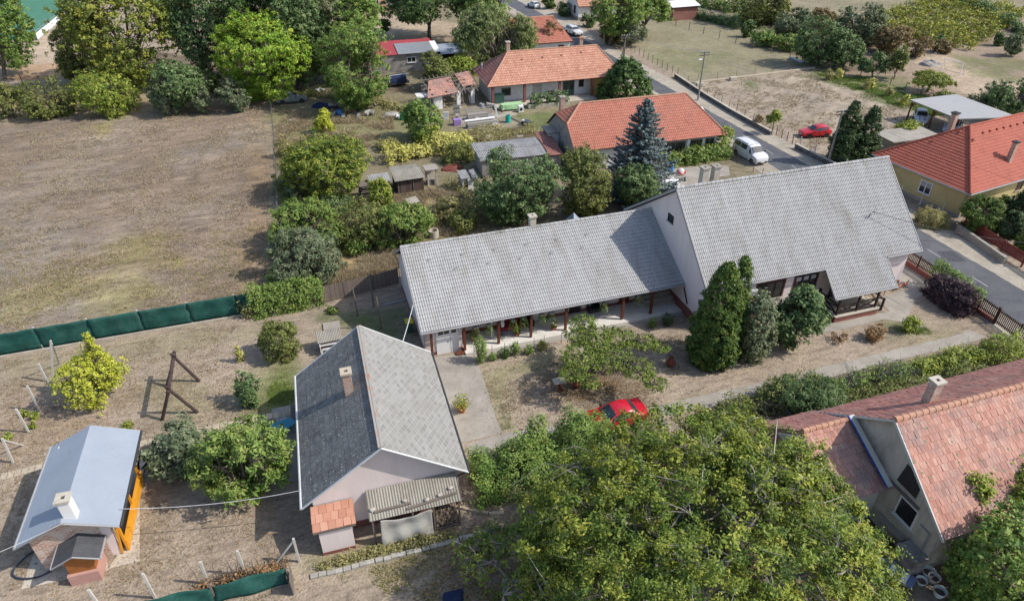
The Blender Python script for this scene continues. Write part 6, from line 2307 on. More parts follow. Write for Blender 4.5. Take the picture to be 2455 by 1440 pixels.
span('c', 'd', 'four thin power lines from the street lamp pole to the pole by the cypresses')
span('b', 'c', 'four thin power lines from the timber pole to the street lamp pole')
b_, l_, h_ = POLE_TOP['d']
wire_span((b_.x, b_.y, h_ - .2), (62.5, 30, 6.6), .5, 'power line from the cypress pole down the street past the yellow house', .01)
wire_span((42.4, 39.9, 6.85), (60, 31, 5.5), .9, 'service cable from the bent mast on the farmhouse roof across the road', .02)
wire_span((-3.95, 26.9, 3.05), (-13.2, 28.6, 2.75), .35, 'pale twisted cable from the cottage eave to the garden hut', .022, 'cable')
wire_span((-15.2, 27.5, 3.75), (-23, 26.3, 2.6), .2, 'pale cable from the garden hut to the left edge', .02, 'cable')
wire_span((4.95, 42.6, 3.7), (3.1, 36.7, 4.1), .1, 'pale twisted cable from the farmhouse wing to the cottage', .035, 'cable')

# ================================================================ vehicles
def vehicle(kind, color, label, loc, rz, name='parked_car', extra=None, plate='white', cat='car'):
    """x forward; lofted body of cross sections, separate glazing, wheels, lamps and bumpers"""
    t = thing(name, label, cat, loc, rz)
    # stations: x, bottom, belt height, top height, half width at belt, half width at top
    if kind == 'hatch':
        L, Wd, wr, ax = 3.9, .82, .29, (1.18, -1.22)
        st = [(1.95, .42, .55, .62, .62, .5), (1.88, .25, .66, .70, .74, .6), (1.3, .2, .80, .84, .81, .66), (.78, .2, .87, .91, .82, .68), (.1, .2, .90, 1.38, .82, .6), (-.5, .2, .91, 1.43, .82, .62), (-1.3, .2, .93, 1.40, .82, .6), (-1.82, .24, .95, 1.0, .78, .66), (-1.95, .42, .7, .72, .7, .6)]
        glass = [(3, 4, 'w'), (6, 7, 'w')]
        sides = [(3, 4, .45), (4, 5, 0), (5, 6, 0)]
    elif kind == 'sedan':
        L, Wd, wr, ax = 4.5, .85, .3, (1.35, -1.3)
        st = [(2.2, .42, .56, .62, .64, .52), (2.12, .25, .66, .7, .78, .64), (1.5, .2, .79, .83, .84, .7), (.85, .2, .86, .9, .85, .7), (.15, .2, .89, 1.36, .85, .6), (-.4, .2, .9, 1.41, .85, .62), (-.95, .2, .91, 1.37, .85, .6), (-1.5, .2, .93, .98, .85, .7), (-2.12, .24, .92, .96, .8, .68), (-2.25, .42, .7, .74, .72, .6)]
        glass = [(3, 4, 'w'), (6, 7, 'w')]
        sides = [(3, 4, .45), (4, 5, 0), (5, 6, 0)]
    elif kind == 'suv':
        L, Wd, wr, ax = 4.35, .9, .35, (1.33, -1.33)
        st = [(2.12, .5, .7, .78, .66, .54), (2.05, .32, .86, .92, .82, .68), (1.4, .28, 1.0, 1.05, .89, .74), (.9, .28, 1.04, 1.09, .9, .74), (.3, .28, 1.06, 1.58, .9, .66), (-.4, .28, 1.07, 1.65, .9, .68), (-1.75, .28, 1.09, 1.6, .9, .66), (-2.02, .3, 1.1, 1.2, .86, .72), (-2.12, .5, .85, .9, .76, .62)]
        glass = [(3, 4, 'w'), (6, 7, 'w')]
        sides = [(3, 4, .45), (4, 5, 0), (5, 6, 0)]
    else:  # van
        L, Wd, wr, ax = 4.8, .95, .33, (1.55, -1.5)
        st = [(2.4, .45, .72, .8, .62, .5), (2.3, .26, .92, .98, .84, .66), (1.95, .24, 1.08, 1.16, .93, .74), (1.5, .24, 1.16, 1.25, .95, .78), (.75, .24, 1.2, 1.86, .95, .72), (.3, .24, 1.22, 1.96, .95, .76), (-.9, .24, 1.23, 1.98, .95, .78), (-2.1, .24, 1.23, 1.95, .95, .77), (-2.35, .26, 1.2, 1.85, .9, .74), (-2.4, .4, .9, 1.0, .86, .8)]
        glass = [(3, 4, 'w')]
        sides = [(3, 4, .35), (5, 6, 0), (6, 7, 0)]
    def ring(s):
        x, zb, zl, zt, w, wt = s
        zm = zb + (zl - zb) * .55
        return [(x, -w * .86, zb), (x, -w * .99, zb + .12), (x, -w * 1.01, zm), (x, -w, zl), (x, -wt, zt - .05), (x, -wt * .8, zt), (x, 0, zt + .02),
                (x, wt * .8, zt), (x, wt, zt - .05), (x, w, zl), (x, w * 1.01, zm), (x, w * .99, zb + .12), (x, w * .86, zb)]
    V, F = [], []
    n = 13
    for s in st:
        V += ring(s)
    for i in range(len(st) - 1):
        for k in range(n):
            F.append((i * n + k, (i + 1) * n + k, (i + 1) * n + (k + 1) % n, i * n + (k + 1) % n))
    F.append(tuple(range(n)))
    F.append(tuple(range((len(st) - 1) * n, len(st) * n))[::-1])
    mb = MB()
    mb.raw(V, F)
    body = mb.build('body', color, t, smooth=True)
    es = body.modifiers.new('edges', 'EDGE_SPLIT')
    es.split_angle = R(32)
    def lerp(a, b, f):
        return tuple(a[i] + (b[i] - a[i]) * f for i in range(3))
    def quad(mb, a, b, c, d, inset, off):
        a, b, c, d = [Vector(q) for q in (a, b, c, d)]
        m = (a + b + c + d) / 4
        nrm = (b - a).cross(d - a).normalized()
        if nrm.dot(m - Vector((0, 0, .8))) < 0:
            nrm = -nrm
        P = [m + (q - m) * (1 - inset) + nrm * off for q in (a, b, c, d)]
        mb.poly(P)
    for i, j, _ in glass:
        A, B = ring(st[i]), ring(st[j])
        mb = MB()
        mm = MB()
        # a curved screen: three facets sharing the body's own section points, set slightly proud
        lo = [A[4], A[5], A[6], A[7], A[8]]
        hi = [B[4], B[5], B[6], B[7], B[8]]
        f0, f1 = (.1, .9)
        for q in range(4):
            a, b, c, d = lerp(lo[q], hi[q], f0), lerp(lo[q + 1], hi[q + 1], f0), lerp(lo[q + 1], hi[q + 1], f1), lerp(lo[q], hi[q], f1)
            if q == 0:
                a, d = lerp(a, b, .2), lerp(d, c, .2)
            if q == 3:
                b, c = lerp(b, a, .2), lerp(c, d, .2)
            o = Vector((.012 if st[j][0] < st[i][0] and i == 3 else -.012, 0, .012))
            mb.poly([Vector(x) + o for x in (a, b, c, d)])
        mb.build('windscreen' if i == 3 else 'rear_window', M['glass_car'], t)
    for side in (0, 1):
        for i, j, cut in sides:
            A, B = ring(st[i]), ring(st[j])
            l, u = (3, 4) if side == 0 else (9, 8)
            a, b, c, d = A[l], B[l], B[u], A[u]
            if cut:
                a = lerp(a, b, cut)
                d = lerp(A[u], B[u], cut + .12)
            mb = MB()
            quad(mb, lerp(a, d, .08), lerp(b, c, .08), lerp(b, c, .9), lerp(a, d, .9), .07, .012)
            mb.build('side_window', M['glass_car'], t)
    for x in ax:
        for s in (-1, 1):
            y = s * (st[4][4] - .09)
            mb = MB()
            V, F = [], []
            prof = [(wr * .62, -.09), (wr * .96, -.095), (wr, -.06), (wr, .06), (wr * .96, .095), (wr * .62, .09)]
            m_ = 18
            for r_, yy in prof:
                for k in range(m_):
                    a = 2 * math.pi * k / m_
                    V.append((x + r_ * math.cos(a), y + yy, wr + r_ * math.sin(a)))
            for i in range(len(prof) - 1):
                for k in range(m_):
                    F.append((i * m_ + k, i * m_ + (k + 1) % m_, (i + 1) * m_ + (k + 1) % m_, (i + 1) * m_ + k))
            mb.raw(V, F)
            wh = mb.build('wheel', M['tyre'], t, smooth=True)
            mb = MB()
            mb.tube([(x, y + s * .07, wr), (x, y + s * .085, wr)], wr * .62, 14)
            mb.tube([(x, y + s * .085, wr), (x, y + s * .1, wr)], wr * .16, 8)
            mb.build('rim', M['rim'], wh)
            # dark arch lining
            mb = MB()
            pts = [(x + (wr + .07) * math.cos(a), wr + (wr + .07) * math.sin(a)) for a in np.linspace(-.35, math.pi + .35, 15)]
            yy = s * (st[4][4] * 1.012)
            mb.prism(pts, yy - .004, yy + .004, 'y')
            mb.build('wheel_arch', M['black_plastic'], t)
    f, r_ = st[1], st[-2]
    for s in (-1, 1):
        mb = MB()
        mb.raw([(f[0] + .0, s * f[4] * .5, f[2] - .16), (f[0] - .1, s * f[4] * .99, f[2] - .14), (f[0] - .22, s * f[4] * 1.0, f[2] + .0), (f[0] - .06, s * f[4] * .52, f[2] + .03),
                (f[0] - .2, s * f[4] * .5, f[2] - .16), (f[0] - .3, s * f[4] * .9, f[2] - .14), (f[0] - .4, s * f[4] * .9, f[2]), (f[0] - .3, s * f[4] * .52, f[2] + .02)],
               [(0, 1, 2, 3), (4, 7, 6, 5), (0, 4, 5, 1), (1, 5, 6, 2), (2, 6, 7, 3), (3, 7, 4, 0)])
        mb.build('headlight', M['lamp_glass'], t)
        mb = MB()
        mb.box(r_[0] - .03, min(s * r_[4] * .72, s * r_[4] * .99), r_[2] - .3, r_[0] + .12, max(s * r_[4] * .72, s * r_[4] * .99), r_[2] - .02)
        mb.build('tail_light', M['lamp_red'], t)
        mb = MB()
        mx = st[3][0] - .28
        mb.box(mx - .08, min(s * (Wd + .02), s * (Wd + .2)), st[3][2] + .02, mx + .08, max(s * (Wd + .02), s * (Wd + .2)), st[3][2] + .16)
        mb.build('mirror', M['black_plastic'] if kind in ('van', 'sedan') else color, t, bevel=.03)
    mb = MB()
    mb.box(f[0] - .02, -f[4] * .8, f[1] + .02, st[0][0] + .03, f[4] * .8, f[1] + .24)
    mb.build('bumper', M['black_plastic'] if kind != 'hatch' else color, t, bevel=.04)
    mb = MB()
    mb.box(st[0][0] + .032, -.26, .42, st[0][0] + .045, .26, .53)
    mb.build('number_plate', M['white'], t)
    mb = MB()
    mb.box(f[0] - .05, -f[4] * .42, f[2] - .16, f[0] + .04, f[4] * .42, f[2] - .04)
    mb.build('grille', M['black_plastic'], t)
    if kind in ('van', 'suv'):
        for s in (-1, 1):
            mb = MB()
            mb.beam((st[5][0] - .1, s * st[5][5] * .86, st[5][3] + .04), (st[-3][0] + .2, s * st[-3][5] * .86, st[-3][3] + .04), .05, .05)
            mb.build('roof_rail', M['black_plastic'] if kind == 'suv' else M['white'], t)
    if kind == 'van':
        for x in (.45, -.6, -1.75):
            mb = MB()
            mb.beam((x, -.66, 1.985), (x, .66, 1.985), .05, .03)
            mb.build('roof_rib', color, t)
        mb = MB()
        for s in (-1, 1):
            mb.beam((.65, s * .957, .4), (.65, s * .957, 1.25), .012, .012)
        mb.build('door_gap', M['black_plastic'], t)
    gaps = {'hatch': (.72, -.25, -1.05), 'sedan': (.8, -.18, -1.0), 'suv': (.85, -.2, -1.15), 'van': (1.45, -1.75)}[kind]
    zl = st[4][2]
    for s in (-1, 1):
        wd = st[4][4] * 1.014
        mb = MB()
        for x in gaps:
            mb.beam((x, s * wd, st[4][1] + .12), (x, s * wd * .995, zl - .02), .014, .014)
        mb.beam((gaps[0], s * wd, st[4][1] + .13), (gaps[-1], s * wd, st[4][1] + .13), .014, .014)
        mb.build('door_gap', M['black_plastic'], t)
        for x in gaps[1:]:
            mb = MB()
            mb.beam((x + .08, s * (wd + .012), zl - .12), (x + .26, s * (wd + .012), zl - .12), .03, .03)
            mb.build('door_handle', M['black_plastic'], t)
    if extra:
        extra(t, st, ring)
    return t
P_WHITE = paint('paint_white', (.66, .66, .67))
P_RED = paint('paint_red', (.5, .012, .02))
P_RED2 = paint('paint_red_bright', (.52, .012, .03), .25)
P_SILVER = paint('paint_greygreen', (.17, .2, .19), .5, .2)
P_BLUE = paint('paint_bluewhite', (.4, .47, .62))
def head(a, b):
    a, b = Vector(at(*a)), Vector(at(*b))
    return math.atan2(b.y - a.y, b.x - a.x), tuple((a + b) / 2)
van = vehicle('van', P_WHITE, 'white passenger van parked on the verge behind the farmhouse', (49.55, 66.9, 0.01), R(-86), 'parked_van', cat='van')
vehicle('hatch', P_RED, 'bright red hatchback parked on the grass by the stubble plot', (61.9, 71.2, 0), R(172))
vehicle('suv', P_WHITE, 'white off-roader with roof rails facing the camera on the upper road', (51.5, 132.2, .01), R(-78))
vehicle('hatch', P_WHITE, 'white hatchback at the top edge of the road', (52.0, 159.5, .01), R(100))
vehicle('sedan', P_SILVER, 'old dusty grey green saloon parked under the lime green tree', (-3.0, 104.6, 0), R(2))
vehicle('sedan', P_RED2, 'glossy red car half hidden under the walnut branches beside the drive', (15.75, 29.75, 0), R(183))
def livery(t, st, ring):
    mb = MB()
    for s in (-.28, .28):
        mb.poly([(1.8, s - .09, .735), (1.8, s + .09, .735), (1.0, s + .16, .905), (1.0, s - .1, .905)])
    mb.build('bonnet_stripe', M['bluewhite'], t)
vehicle('hatch', P_WHITE, 'white and blue car nose out at the far side of the carport', (79.4, 72.0, 0), R(-130), extra=livery)
vehicle('hatch', P_BLUE, 'pale blue white car at the near side of the carport', (80.6, 67.7, 0), R(-150), extra=livery)

# ================================================================ garden things
def swing():
    t = thing('swing_frame', 'dark brown A-frame garden swing frame of round timber on the dry lawn', 'swing frame', (-11.95, 40.3, 0))
    def w(u, v):
        p = at(u, v)
        return Vector((p[0] + 11.95, p[1] - 40.3, 0))
    A1, A2, B1, B2 = w(478, 913), w(400, 926), w(474, 988), w(389, 1006)
    h = 2.35
    tb, ta = Vector((-.05, -2.15, h)), Vector((-.12, 2.35, h))
    ca = Vector((-.1, 1.75, h - .08))
    cb = Vector((-.06, -1.75, h - .08))
    mb = MB()
    mb.tube([ta, tb], [.13, .13], 9)
    mb.build('top_beam', M['wood_swing'], t)
    for f, c in ((A1, ca), (A2, ca), (B1, cb), (B2, cb)):
        mb = MB()
        e = c + (c - f).normalized() * .35
        off = Vector((0, .12 if f in (A1, B1) else -.12, 0))
        mb.tube([f, e + off], [.115, .1], 8)
        mb.build('leg', M['wood_swing'], t)
swing()
def table():
    t = thing('garden_table', 'blue plastic oval table in the shade left of the cottage', 'table', (-5.25, 34.9, 0), R(14))
    mb = MB()
    mb.prism([(.85 * math.copysign(abs(math.cos(a)) ** .6, math.cos(a)), .45 * math.copysign(abs(math.sin(a)) ** .8, math.sin(a))) for a in np.linspace(0, 2 * math.pi, 33)[:-1]], .68, .73, 'z')
    mb.build('table_top', M['table_blue'], t)
    for x in (-.55, .55):
        for y in (-.28, .28):
            mb = MB()
            mb.beam((x, y, 0), (x * .9, y * .9, .68), .07)
            mb.build('leg', M['table_blue'], t)
table()
mb = MB()
mb.lathe([(.09, .0), (.12, .09), (.11, .1), (.08, .02)], n=12)
tag(mb.build('bowl', M['clay_dark'], None, loc=(-5.25, 34.85, .732)), 'dark bowl standing on the blue oval table', 'bowl')
def chair(loc, rz, label):
    t = thing('garden_chair', label, 'chair', loc, rz)
    solid(t, 'seat', 'metal', boxes=[(-.22, -.22, .42, .22, .22, .45)])
    mb = MB()
    for x in (-.2, 0, .2):
        mb.beam((x, .22, .42), (x, .32, .95), .03)
    mb.beam((-.22, .32, .95), (.22, .32, .95), .04)
    mb.build('backrest', M['metal'], t)
    for x in (-.2, .2):
        for y in (-.2, .2):
            mb = MB()
            mb.tube([(x, y, 0), (x, y, .42)], .015, 5)
            mb.build('leg', M['metal'], t)
chair((-5.15, 35.7, 0), R(10), 'thin metal garden chair behind the blue oval table')
def bench():
    t = thing('garden_bench', 'dark wooden bench against the cottage in the left shade', 'bench', (-4.5, 36.3, 0), R(90))
    solid(t, 'seat', 'wood_grey', boxes=[(-.7, -.2, .4, .7, .2, .45)])
    solid(t, 'backrest', 'wood_grey', boxes=[(-.7, -.26, .5, .7, -.21, .9)])
    for x in (-.6, .6):
        solid(t, 'leg', 'wood_grey', boxes=[(x - .04, -.2, 0, x + .04, .2, .4)])
bench()
def hutch():
    t = thing('rabbit_hutch', 'whitewashed hutch with a small corrugated roof behind the cottage', 'hutch', (-1.65, 43.0, 0), R(3))
    mb = MB()
    for x in (-.75, .75):
        for y in (-.6, .5):
            mb.beam((x, y, 0), (x, y, 1.0), .07)
    mb.beam((-.75, -.6, .55), (.75, -.6, .55), .06)
    mb.beam((-.75, -.6, .95), (.75, -.6, .95), .06)
    mb.beam((-.75, .5, .55), (.75, .5, .55), .06)
    for x in (-.75, .75):
        mb.beam((x, -.6, .9), (x, .5, .9), .06)
    mb.build('frame', M['white'], t)
    solid(t, 'box', 'wood_grey', boxes=[(-.72, -.5, .35, .72, .48, .9)])
    mb = MB()
    tiled(mb, (-.9, -.35, 1.02), (.9, -.35, 1.02), (.9, .85, 1.25), (-.9, .85, 1.25), tw=.12, course=1.3, amp=.035, lip=0, prof='corr')
    mb.build('roof', M['corrugated'], t)
    solid(t, 'door', 'white', boxes=[(-.7, -.98, .3, -.62, -.92, .9), (.02, -.98, .3, .1, -.92, .9), (-.7, -.98, .85, .1, -.92, .9), (-.7, -.98, .3, .1, -.92, .36)])
hutch()
tag(solid(None, 'concrete_cover', 'concrete', boxes=[(-.65, -.5, 0, .65, .5, .12)], loc=(-1.4, 46.0, 0)), 'flat concrete slab cover behind the hutch', 'slab')
def bin_(loc, label, lid='yellow', rz=0):
    t = thing('wheelie_bin', label, 'bin', loc, rz)
    mb = MB()
    mb.raw([(-.22, -.24, .06), (.22, -.24, .06), (.22, .24, .06), (-.22, .24, .06), (-.29, -.33, .98), (.29, -.33, .98), (.29, .33, .98), (-.29, .33, .98)], [(0, 3, 2, 1), (4, 5, 6, 7), (0, 1, 5, 4), (1, 2, 6, 5), (2, 3, 7, 6), (3, 0, 4, 7)])
    mb.build('body', M['bin_green'], t, bevel=.02)
    solid(t, 'lid', lid, boxes=[(-.31, -.36, .985, .31, .37, 1.05)], bevel=.02)
    for s in (-.24, .24):
        mb = MB()
        mb.tube([(s - .03, .28, .09), (s + .03, .28, .09)], .09, 10)
        mb.build('wheel', M['tyre'], t)
bin_((4.45, 43.6, 0), 'green wheelie bin with yellow lid at the end wall of the farmhouse wing')
bin_((59.9, 35.4, 0), 'wheelie bin with yellow lid behind the red board fence at the right edge')
def pot_plant(loc, label, lf='fresh', r=.32, hp=.35, rp=.24, flowers=None, material='terracotta', name='potted_plant', ls=.1, hgt=None):
    t = thing(name, label, 'potted plant', loc)
    mb = MB()
    mb.lathe([(rp * .65, 0), (rp, hp), (rp * 1.08, hp), (rp * 1.05, hp * .9), (rp * .9, hp * .88)], n=14)
    mb.build('pot', M[material], t, smooth=False)
    rng = np.random.default_rng(int(abs(loc[0] * 100)) + 7)
    n = 420
    d = unit(rng, n)
    hgt = hgt or r
    cen = d * (rng.random((n, 1)) ** .4) * np.array([r, r, hgt]) + np.array([0, 0, hp + hgt * .75])
    mesh_np('foliage', leaves(rng, cen, d, ls, .6), 4, rng.random(n), LM[lf], t)
    if flowers:
        n = 46
        d = unit(rng, n)
        d[:, 2] = np.abs(d[:, 2])
        cen = d * np.array([r, r, hgt]) * 1.02 + np.array([0, 0, hp + hgt * .75])
        mesh_np('flowers', leaves(rng, cen, d, .1, .9), 4, rng.random(n), LM[flowers], t)
    return t
pot_plant((6.35, 33.6, .012), 'big terracotta pot of pink and white flowers on the concrete yard', 'lime', .62, .42, .3, 'bloom', ls=.13, hgt=.6)
for x, y, lb, lf in ((12.3, 40.55, 'low bowl of round foliage near the parasol on the veranda edge', 'amber'), (15.3, 40.5, 'bowl of fern and pink flowers at the veranda edge between two posts', 'fresh'), (8.95, 40.9, 'potted trailing plant at the garage end of the veranda', 'olive')):
    pot_plant((x, y, .16), lb, lf, .32, .28, .25, 'bloom' if 'pink' in lb else None)
def hanging(x, y, label, lf, n=240, L=.8):
    t = thing('hanging_basket', label, 'hanging basket', (x, y, 1.75))
    mb = MB()
    mb.lathe([(.06, -.02), (.2, .14), (.21, .16)], n=10)
    mb.build('bowl', M['white'], t)
    mb = MB()
    mb.tube([(0, 0, .12), (0, 0, .72)], .008, 4)
    mb.build('cord', M['dark_metal'], t)
    rng = np.random.default_rng(int(x * 31))
    a = rng.random(n) * 2 * math.pi
    k = rng.random(n)
    rr_ = .12 + .22 * k ** .5
    cen = np.stack([rr_ * np.cos(a), rr_ * np.sin(a), .2 - L * k ** 1.6], 1)
    mesh_np('foliage', leaves(rng, cen, np.stack([np.cos(a), np.sin(a), a * 0], 1), .13, .4, 1.2), 4, rng.random(n), LM[lf], t)
for x, lf, lb in ((8.95, 'olive', 'hanging basket of trailing brownish plants nearest the garage'), (10.0, 'fresh', 'hanging spider plant in a white bowl left of the parasol'), (11.9, 'mid', 'hanging basket just right of the parasol'),
                  (12.75, 'fresh', 'hanging spider plant in front of the black armchair'), (14.2, 'mid', 'small hanging basket between the second and third posts'), (14.95, 'dark', 'wide dark hanging plant near the white door'), (19.4, 'mid', 'hanging plant at the dark end of the veranda'), (22.3, 'fresh', 'hanging basket beside the veranda steps')):
    hanging(x, 41.35 + (x - 5) * .028 - 1.35, lb, lf)
def parasol():
    t = thing('parasol', 'closed white parasol standing in a grey base on the veranda', 'parasol', (11.2, 40.75, .16))
    mb = MB()
    mb.tube([(0, 0, 0), (0, 0, 2.1)], .025, 7)
    mb.build('pole', M['dark_metal'], t)
    mb = MB()
    mb.lathe([(.3, 0), (.29, .07), (.1, .12)], n=16)
    mb.build('base', M['concrete'], t)
    mb = MB()
    mb.lathe([(.12, .95), (.16, 1.15), (.13, 1.5), (.15, 1.8), (.05, 2.15)], n=9)
    mb.build('canopy', M['sack'], t, smooth=True)
parasol()
def sofa(loc, w, material, label, rz=0, name='sofa'):
    t = thing(name, label, 'sofa' if w > 1 else 'chair', loc, rz)
    solid(t, 'seat', material, boxes=[(-w / 2, -.4, .15, w / 2, .3, .45)], bevel=.04)
    solid(t, 'backrest', material, boxes=[(-w / 2, .3, .15, w / 2, .45, 1.0)], bevel=.04)
    for s in (-1, 1):
        solid(t, 'armrest', material, boxes=[(min(s * w / 2, s * (w / 2 + .12)), -.4, .15, max(s * w / 2, s * (w / 2 + .12)), .45, .62)], bevel=.03)
sofa((12.0, 41.55, .16), 1.6, 'crimson', 'crimson red sofa under the veranda roof')
sofa((13.5, 41.5, .16), .6, 'black_plastic', 'black reclining armchair beside the crimson sofa', 0, 'armchair')
sofa((19.2, 41.9, .16), .8, 'black_plastic', 'dark armchair at the shaded right part of the veranda', 0, 'armchair')
mb = MB()
mb.beam((0, 0, 0), (.1, .35, 1.9), .12, .03)
mb.beam((.25, .6, 0), (.1, .35, 1.9), .05, .03)
tag(mb.build('stepladder', M['white'], None, loc=(10.35, 40.9, .16)), 'white folded stepladder leaning behind the parasol', 'ladder')
for u, v, h, lb, lf in ((1150, 868, 2.3, 'tall hollyhock with a yellow bloom at the corner of the veranda', 'mid'), (1181, 862, .7, 'low rose bush right of the tall hollyhock', 'mid'), (1209, 857, 1.0, 'dark green rose bush along the veranda bed', 'dark'), (1235, 850, 1.2, 'sparse rose stems beside the dark rose bush', 'mid'), (1268, 846, .9, 'small rose bush in the middle of the veranda bed', 'fresh'),
                    (1300, 838, .9, 'reddish stemmed rose near the airy garden tree', 'amber'), (1565, 782, .9, 'rose with red blooms left of the veranda steps', 'mid'), (1600, 778, 1.2, 'dense rose bush in front of the veranda steps', 'dark')):
    p = at(u, v)
    D = dist(p)
    hp = h * math.cos(_th) * FPX / D
    bush((u - 8 - 5 * h, v - hp * .95, u + 8 + 5 * h, v + 3), lf, lb, 'rose_bush' if 'rose' in lb else 'hollyhock', (u, v), ls=.11, cov=.8, clump=.13, amp=.7, group='plants in the bed along the veranda', cat='plant')
for i, u in enumerate((1180, 1210, 1240, 1280, 1304, 1345)):
    p = at(u, 855 - (u - 1180) * .19)
    mb = MB()
    mb.tube([(0, 0, 0), (0, 0, 1.1)], .02, 5)
    tag(mb.build('plant_stake', M['dark_metal'], None, loc=p), 'thin dark plant stake in the bed along the veranda', 'stake', 'plant stakes along the veranda bed')
def urn(u, v, label, s=1.0):
    t = thing('clay_urn', label, 'urn', at(u, v))
    mb = MB()
    mb.lathe([(.16 * s, 0), (.32 * s, .22 * s), (.33 * s, .4 * s), (.2 * s, .6 * s), (.15 * s, .68 * s), (.2 * s, .8 * s), (.17 * s, .8 * s), (.12 * s, .68 * s)], n=16)
    mb.build('jar', M['clay_dark'], t, smooth=True)
urn(1607, 877, 'brown clay chimney urn on the lawn left of the tall thuja', 1.0)
urn(1381, 928, 'brown clay urn under the airy garden tree', .95)
urn(1411, 908, 'small brown clay pot behind the urn under the airy garden tree', .6)
def feeder():
    t = thing('bird_table', 'rustic bird table of twisted root with a pale top under the airy garden tree', 'bird table', at(1340, 938))
    solid(t, 'top', 'concrete_light', boxes=[(-.45, -.3, .95, .4, .3, 1.02)])
    mb = MB()
    mb.tube([(0, 0, 0), (.1, .05, .4), (-.05, 0, .7), (0, 0, .95)], [.16, .12, .13, .1], 8)
    mb.tube([(.1, 0, .3), (.35, -.1, .05)], [.08, .04], 6)
    mb.build('root_stem', M['wood_brown'], t)
feeder()
def hose():
    mb = MB()
    c = Vector(at(95, 1350))
    pts = []
    for i in range(60):
        a = i / 59 * 2 * math.pi * 1.05 + .4
        pts.append((math.cos(a) * 1.15 + .1 * math.sin(3 * a), math.sin(a) * .95, .05 + .012 * i / 10))
    mb.tube(pts, .05, 7)
    for i, e in enumerate(((1.5, -.3), (2.3, .1))):
        pass
    mb.tube([pts[-1], (1.2, -.5, .06), (2.0, -.2, .06), (2.4, -.3, .06)], .05, 7)
    tag(mb.build('garden_hose', M['hose'], None, loc=tuple(c)), 'dark hose coiled on the ground at the near end of the garden hut', 'hose')
hose()
def mixer():
    t = thing('concrete_mixer', 'white and pink concrete mixer standing in the courtyard behind the farmhouse', 'concrete mixer', at(1628, 432))
    mb = MB()
    V = []
    prof = [(.05, -.5), (.32, -.42), (.42, -.1), (.4, .1), (.24, .42), (.2, .42)]
    mb.lathe(prof, n=16)
    o = mb.build('drum', M['white_trim'], t, smooth=True)
    o.location = (0, 0, 1.0)
    o.rotation_euler = (R(20), R(35), 0)
    mb = MB()
    mb.lathe([(.43, -.08), (.45, -.04), (.45, .04), (.43, .08)], n=16)
    b = mb.build('band', M['red_plastic'], t)
    b.location = (0, 0, 1.0)
    b.rotation_euler = (R(20), R(35), 0)
    mb = MB()
    for s in (-.45, .45):
        mb.beam((s, .3, 0), (s, 0, 1.0), .05)
        mb.beam((s, -.4, 0), (s, 0, 1.0), .05)
    mb.beam((-.45, .3, .1), (.45, .3, .1), .05)
    mb.build('frame', M['gutter'], t)
    for s in (-.5, .5):
        mb = MB()
        mb.tube([(s - .04, -.4, .15), (s + .04, -.4, .15)], .16, 12)
        mb.build('wheel', M['tyre'], t)
    solid(t, 'motor', 'red_plastic', boxes=[(.38, -.15, .8, .62, .15, 1.1)])
mixer()
def barrel(u, v, material, label, r=.3, h=.9, name='barrel', openr=True):
    t = thing(name, label, 'barrel', at(u, v))
    mb = MB()
    mb.lathe([(r * .92, 0), (r, .08), (r, h * .32), (r * 1.04, h * .34), (r, h * .37), (r, h * .64), (r * 1.04, h * .66), (r, h * .69), (r, h - .04), (r * .95, h), (r * .85, h), (r * .85, h - .1)], n=18)
    mb.build('drum', M[material], t)
    mb = MB()
    mb.lathe([(r * .84, h - .12), (r * .84, h - .08)], n=16)
    mb.build('inside', M['dark_metal'], t)
barrel(1607, 410, 'plastic_blue', 'blue plastic barrel beside the vine hedge in the courtyard', .36, 1.0)
barrel(1218, 293, 'plastic_teal', 'teal plastic barrel on the grass by the ruined outbuilding', .36, .95)
barrel(966, 287, 'plastic_green', 'green drum standing on the rubble left of the young tree', .4, .85)
barrel(815, 275, 'plastic_blue', 'blue drum lying in the scrap heap behind the golden shrub', .35, .7)
mb = MB()
mb.lathe([(.02, 0), (.2, .08), (.26, .25), (.2, .42), (.02, .5)], n=14)
tag(mb.build('play_ball', M['red_plastic'], None, loc=at(920, 353), smooth=True), 'bright red ball lying on the dry grass', 'ball')
def sacks():
    r_ = random.Random(12)
    for i, (dx, dy, s, lb) in enumerate([(-.9, .1, .5, 'left upright white bulk sack behind the farmhouse gable'), (0, .4, .55, 'large crumpled white sack in the middle of the sack heap'), (.8, .5, .55, 'rounded white sack at the right of the sack heap'), (.1, -.5, .5, 'low crumpled white sack at the front of the sack heap'), (-.8, -.7, .4, 'small flattened white sack at the left front of the sack heap'), (1.4, .6, .4, 'small white sack at the far right of the sack heap')]):
        rock('bulk_sack', (35.9 + dx, 61.6 + dy * 1.4, s * .7), s * 1.3, 'sack', lb, 'sack', (1, .9, .85), 30 + i, 'white sacks in the courtyard')
sacks()
def basin(u, v, label, r=.4, h=.45):
    t = thing('tub', label, 'tub', at(u, v))
    mb = MB()
    mb.lathe([(r * .7, 0), (r, h), (r * 1.05, h), (r * .95, h - .03), (r * .66, .05)], n=18)
    mb.build('shell', M['white'], t)
    mb = MB()
    mb.lathe([(r * .8, h * .5), (r * .8, h * .52)], n=16)
    mb.build('contents', M['bark'], t)
basin(2222, 1378, 'white round tub of soil beside the grey gable, uppermost of four', .33, .4)
basin(2207, 1396, 'pale shallow basin left of the dark tub', .28, .25)
basin(2236, 1391, 'dark rimmed round tub right of the pale basin', .3, .35)
basin(2249, 1425, 'white tub of soil nearest the bottom edge', .32, .4)
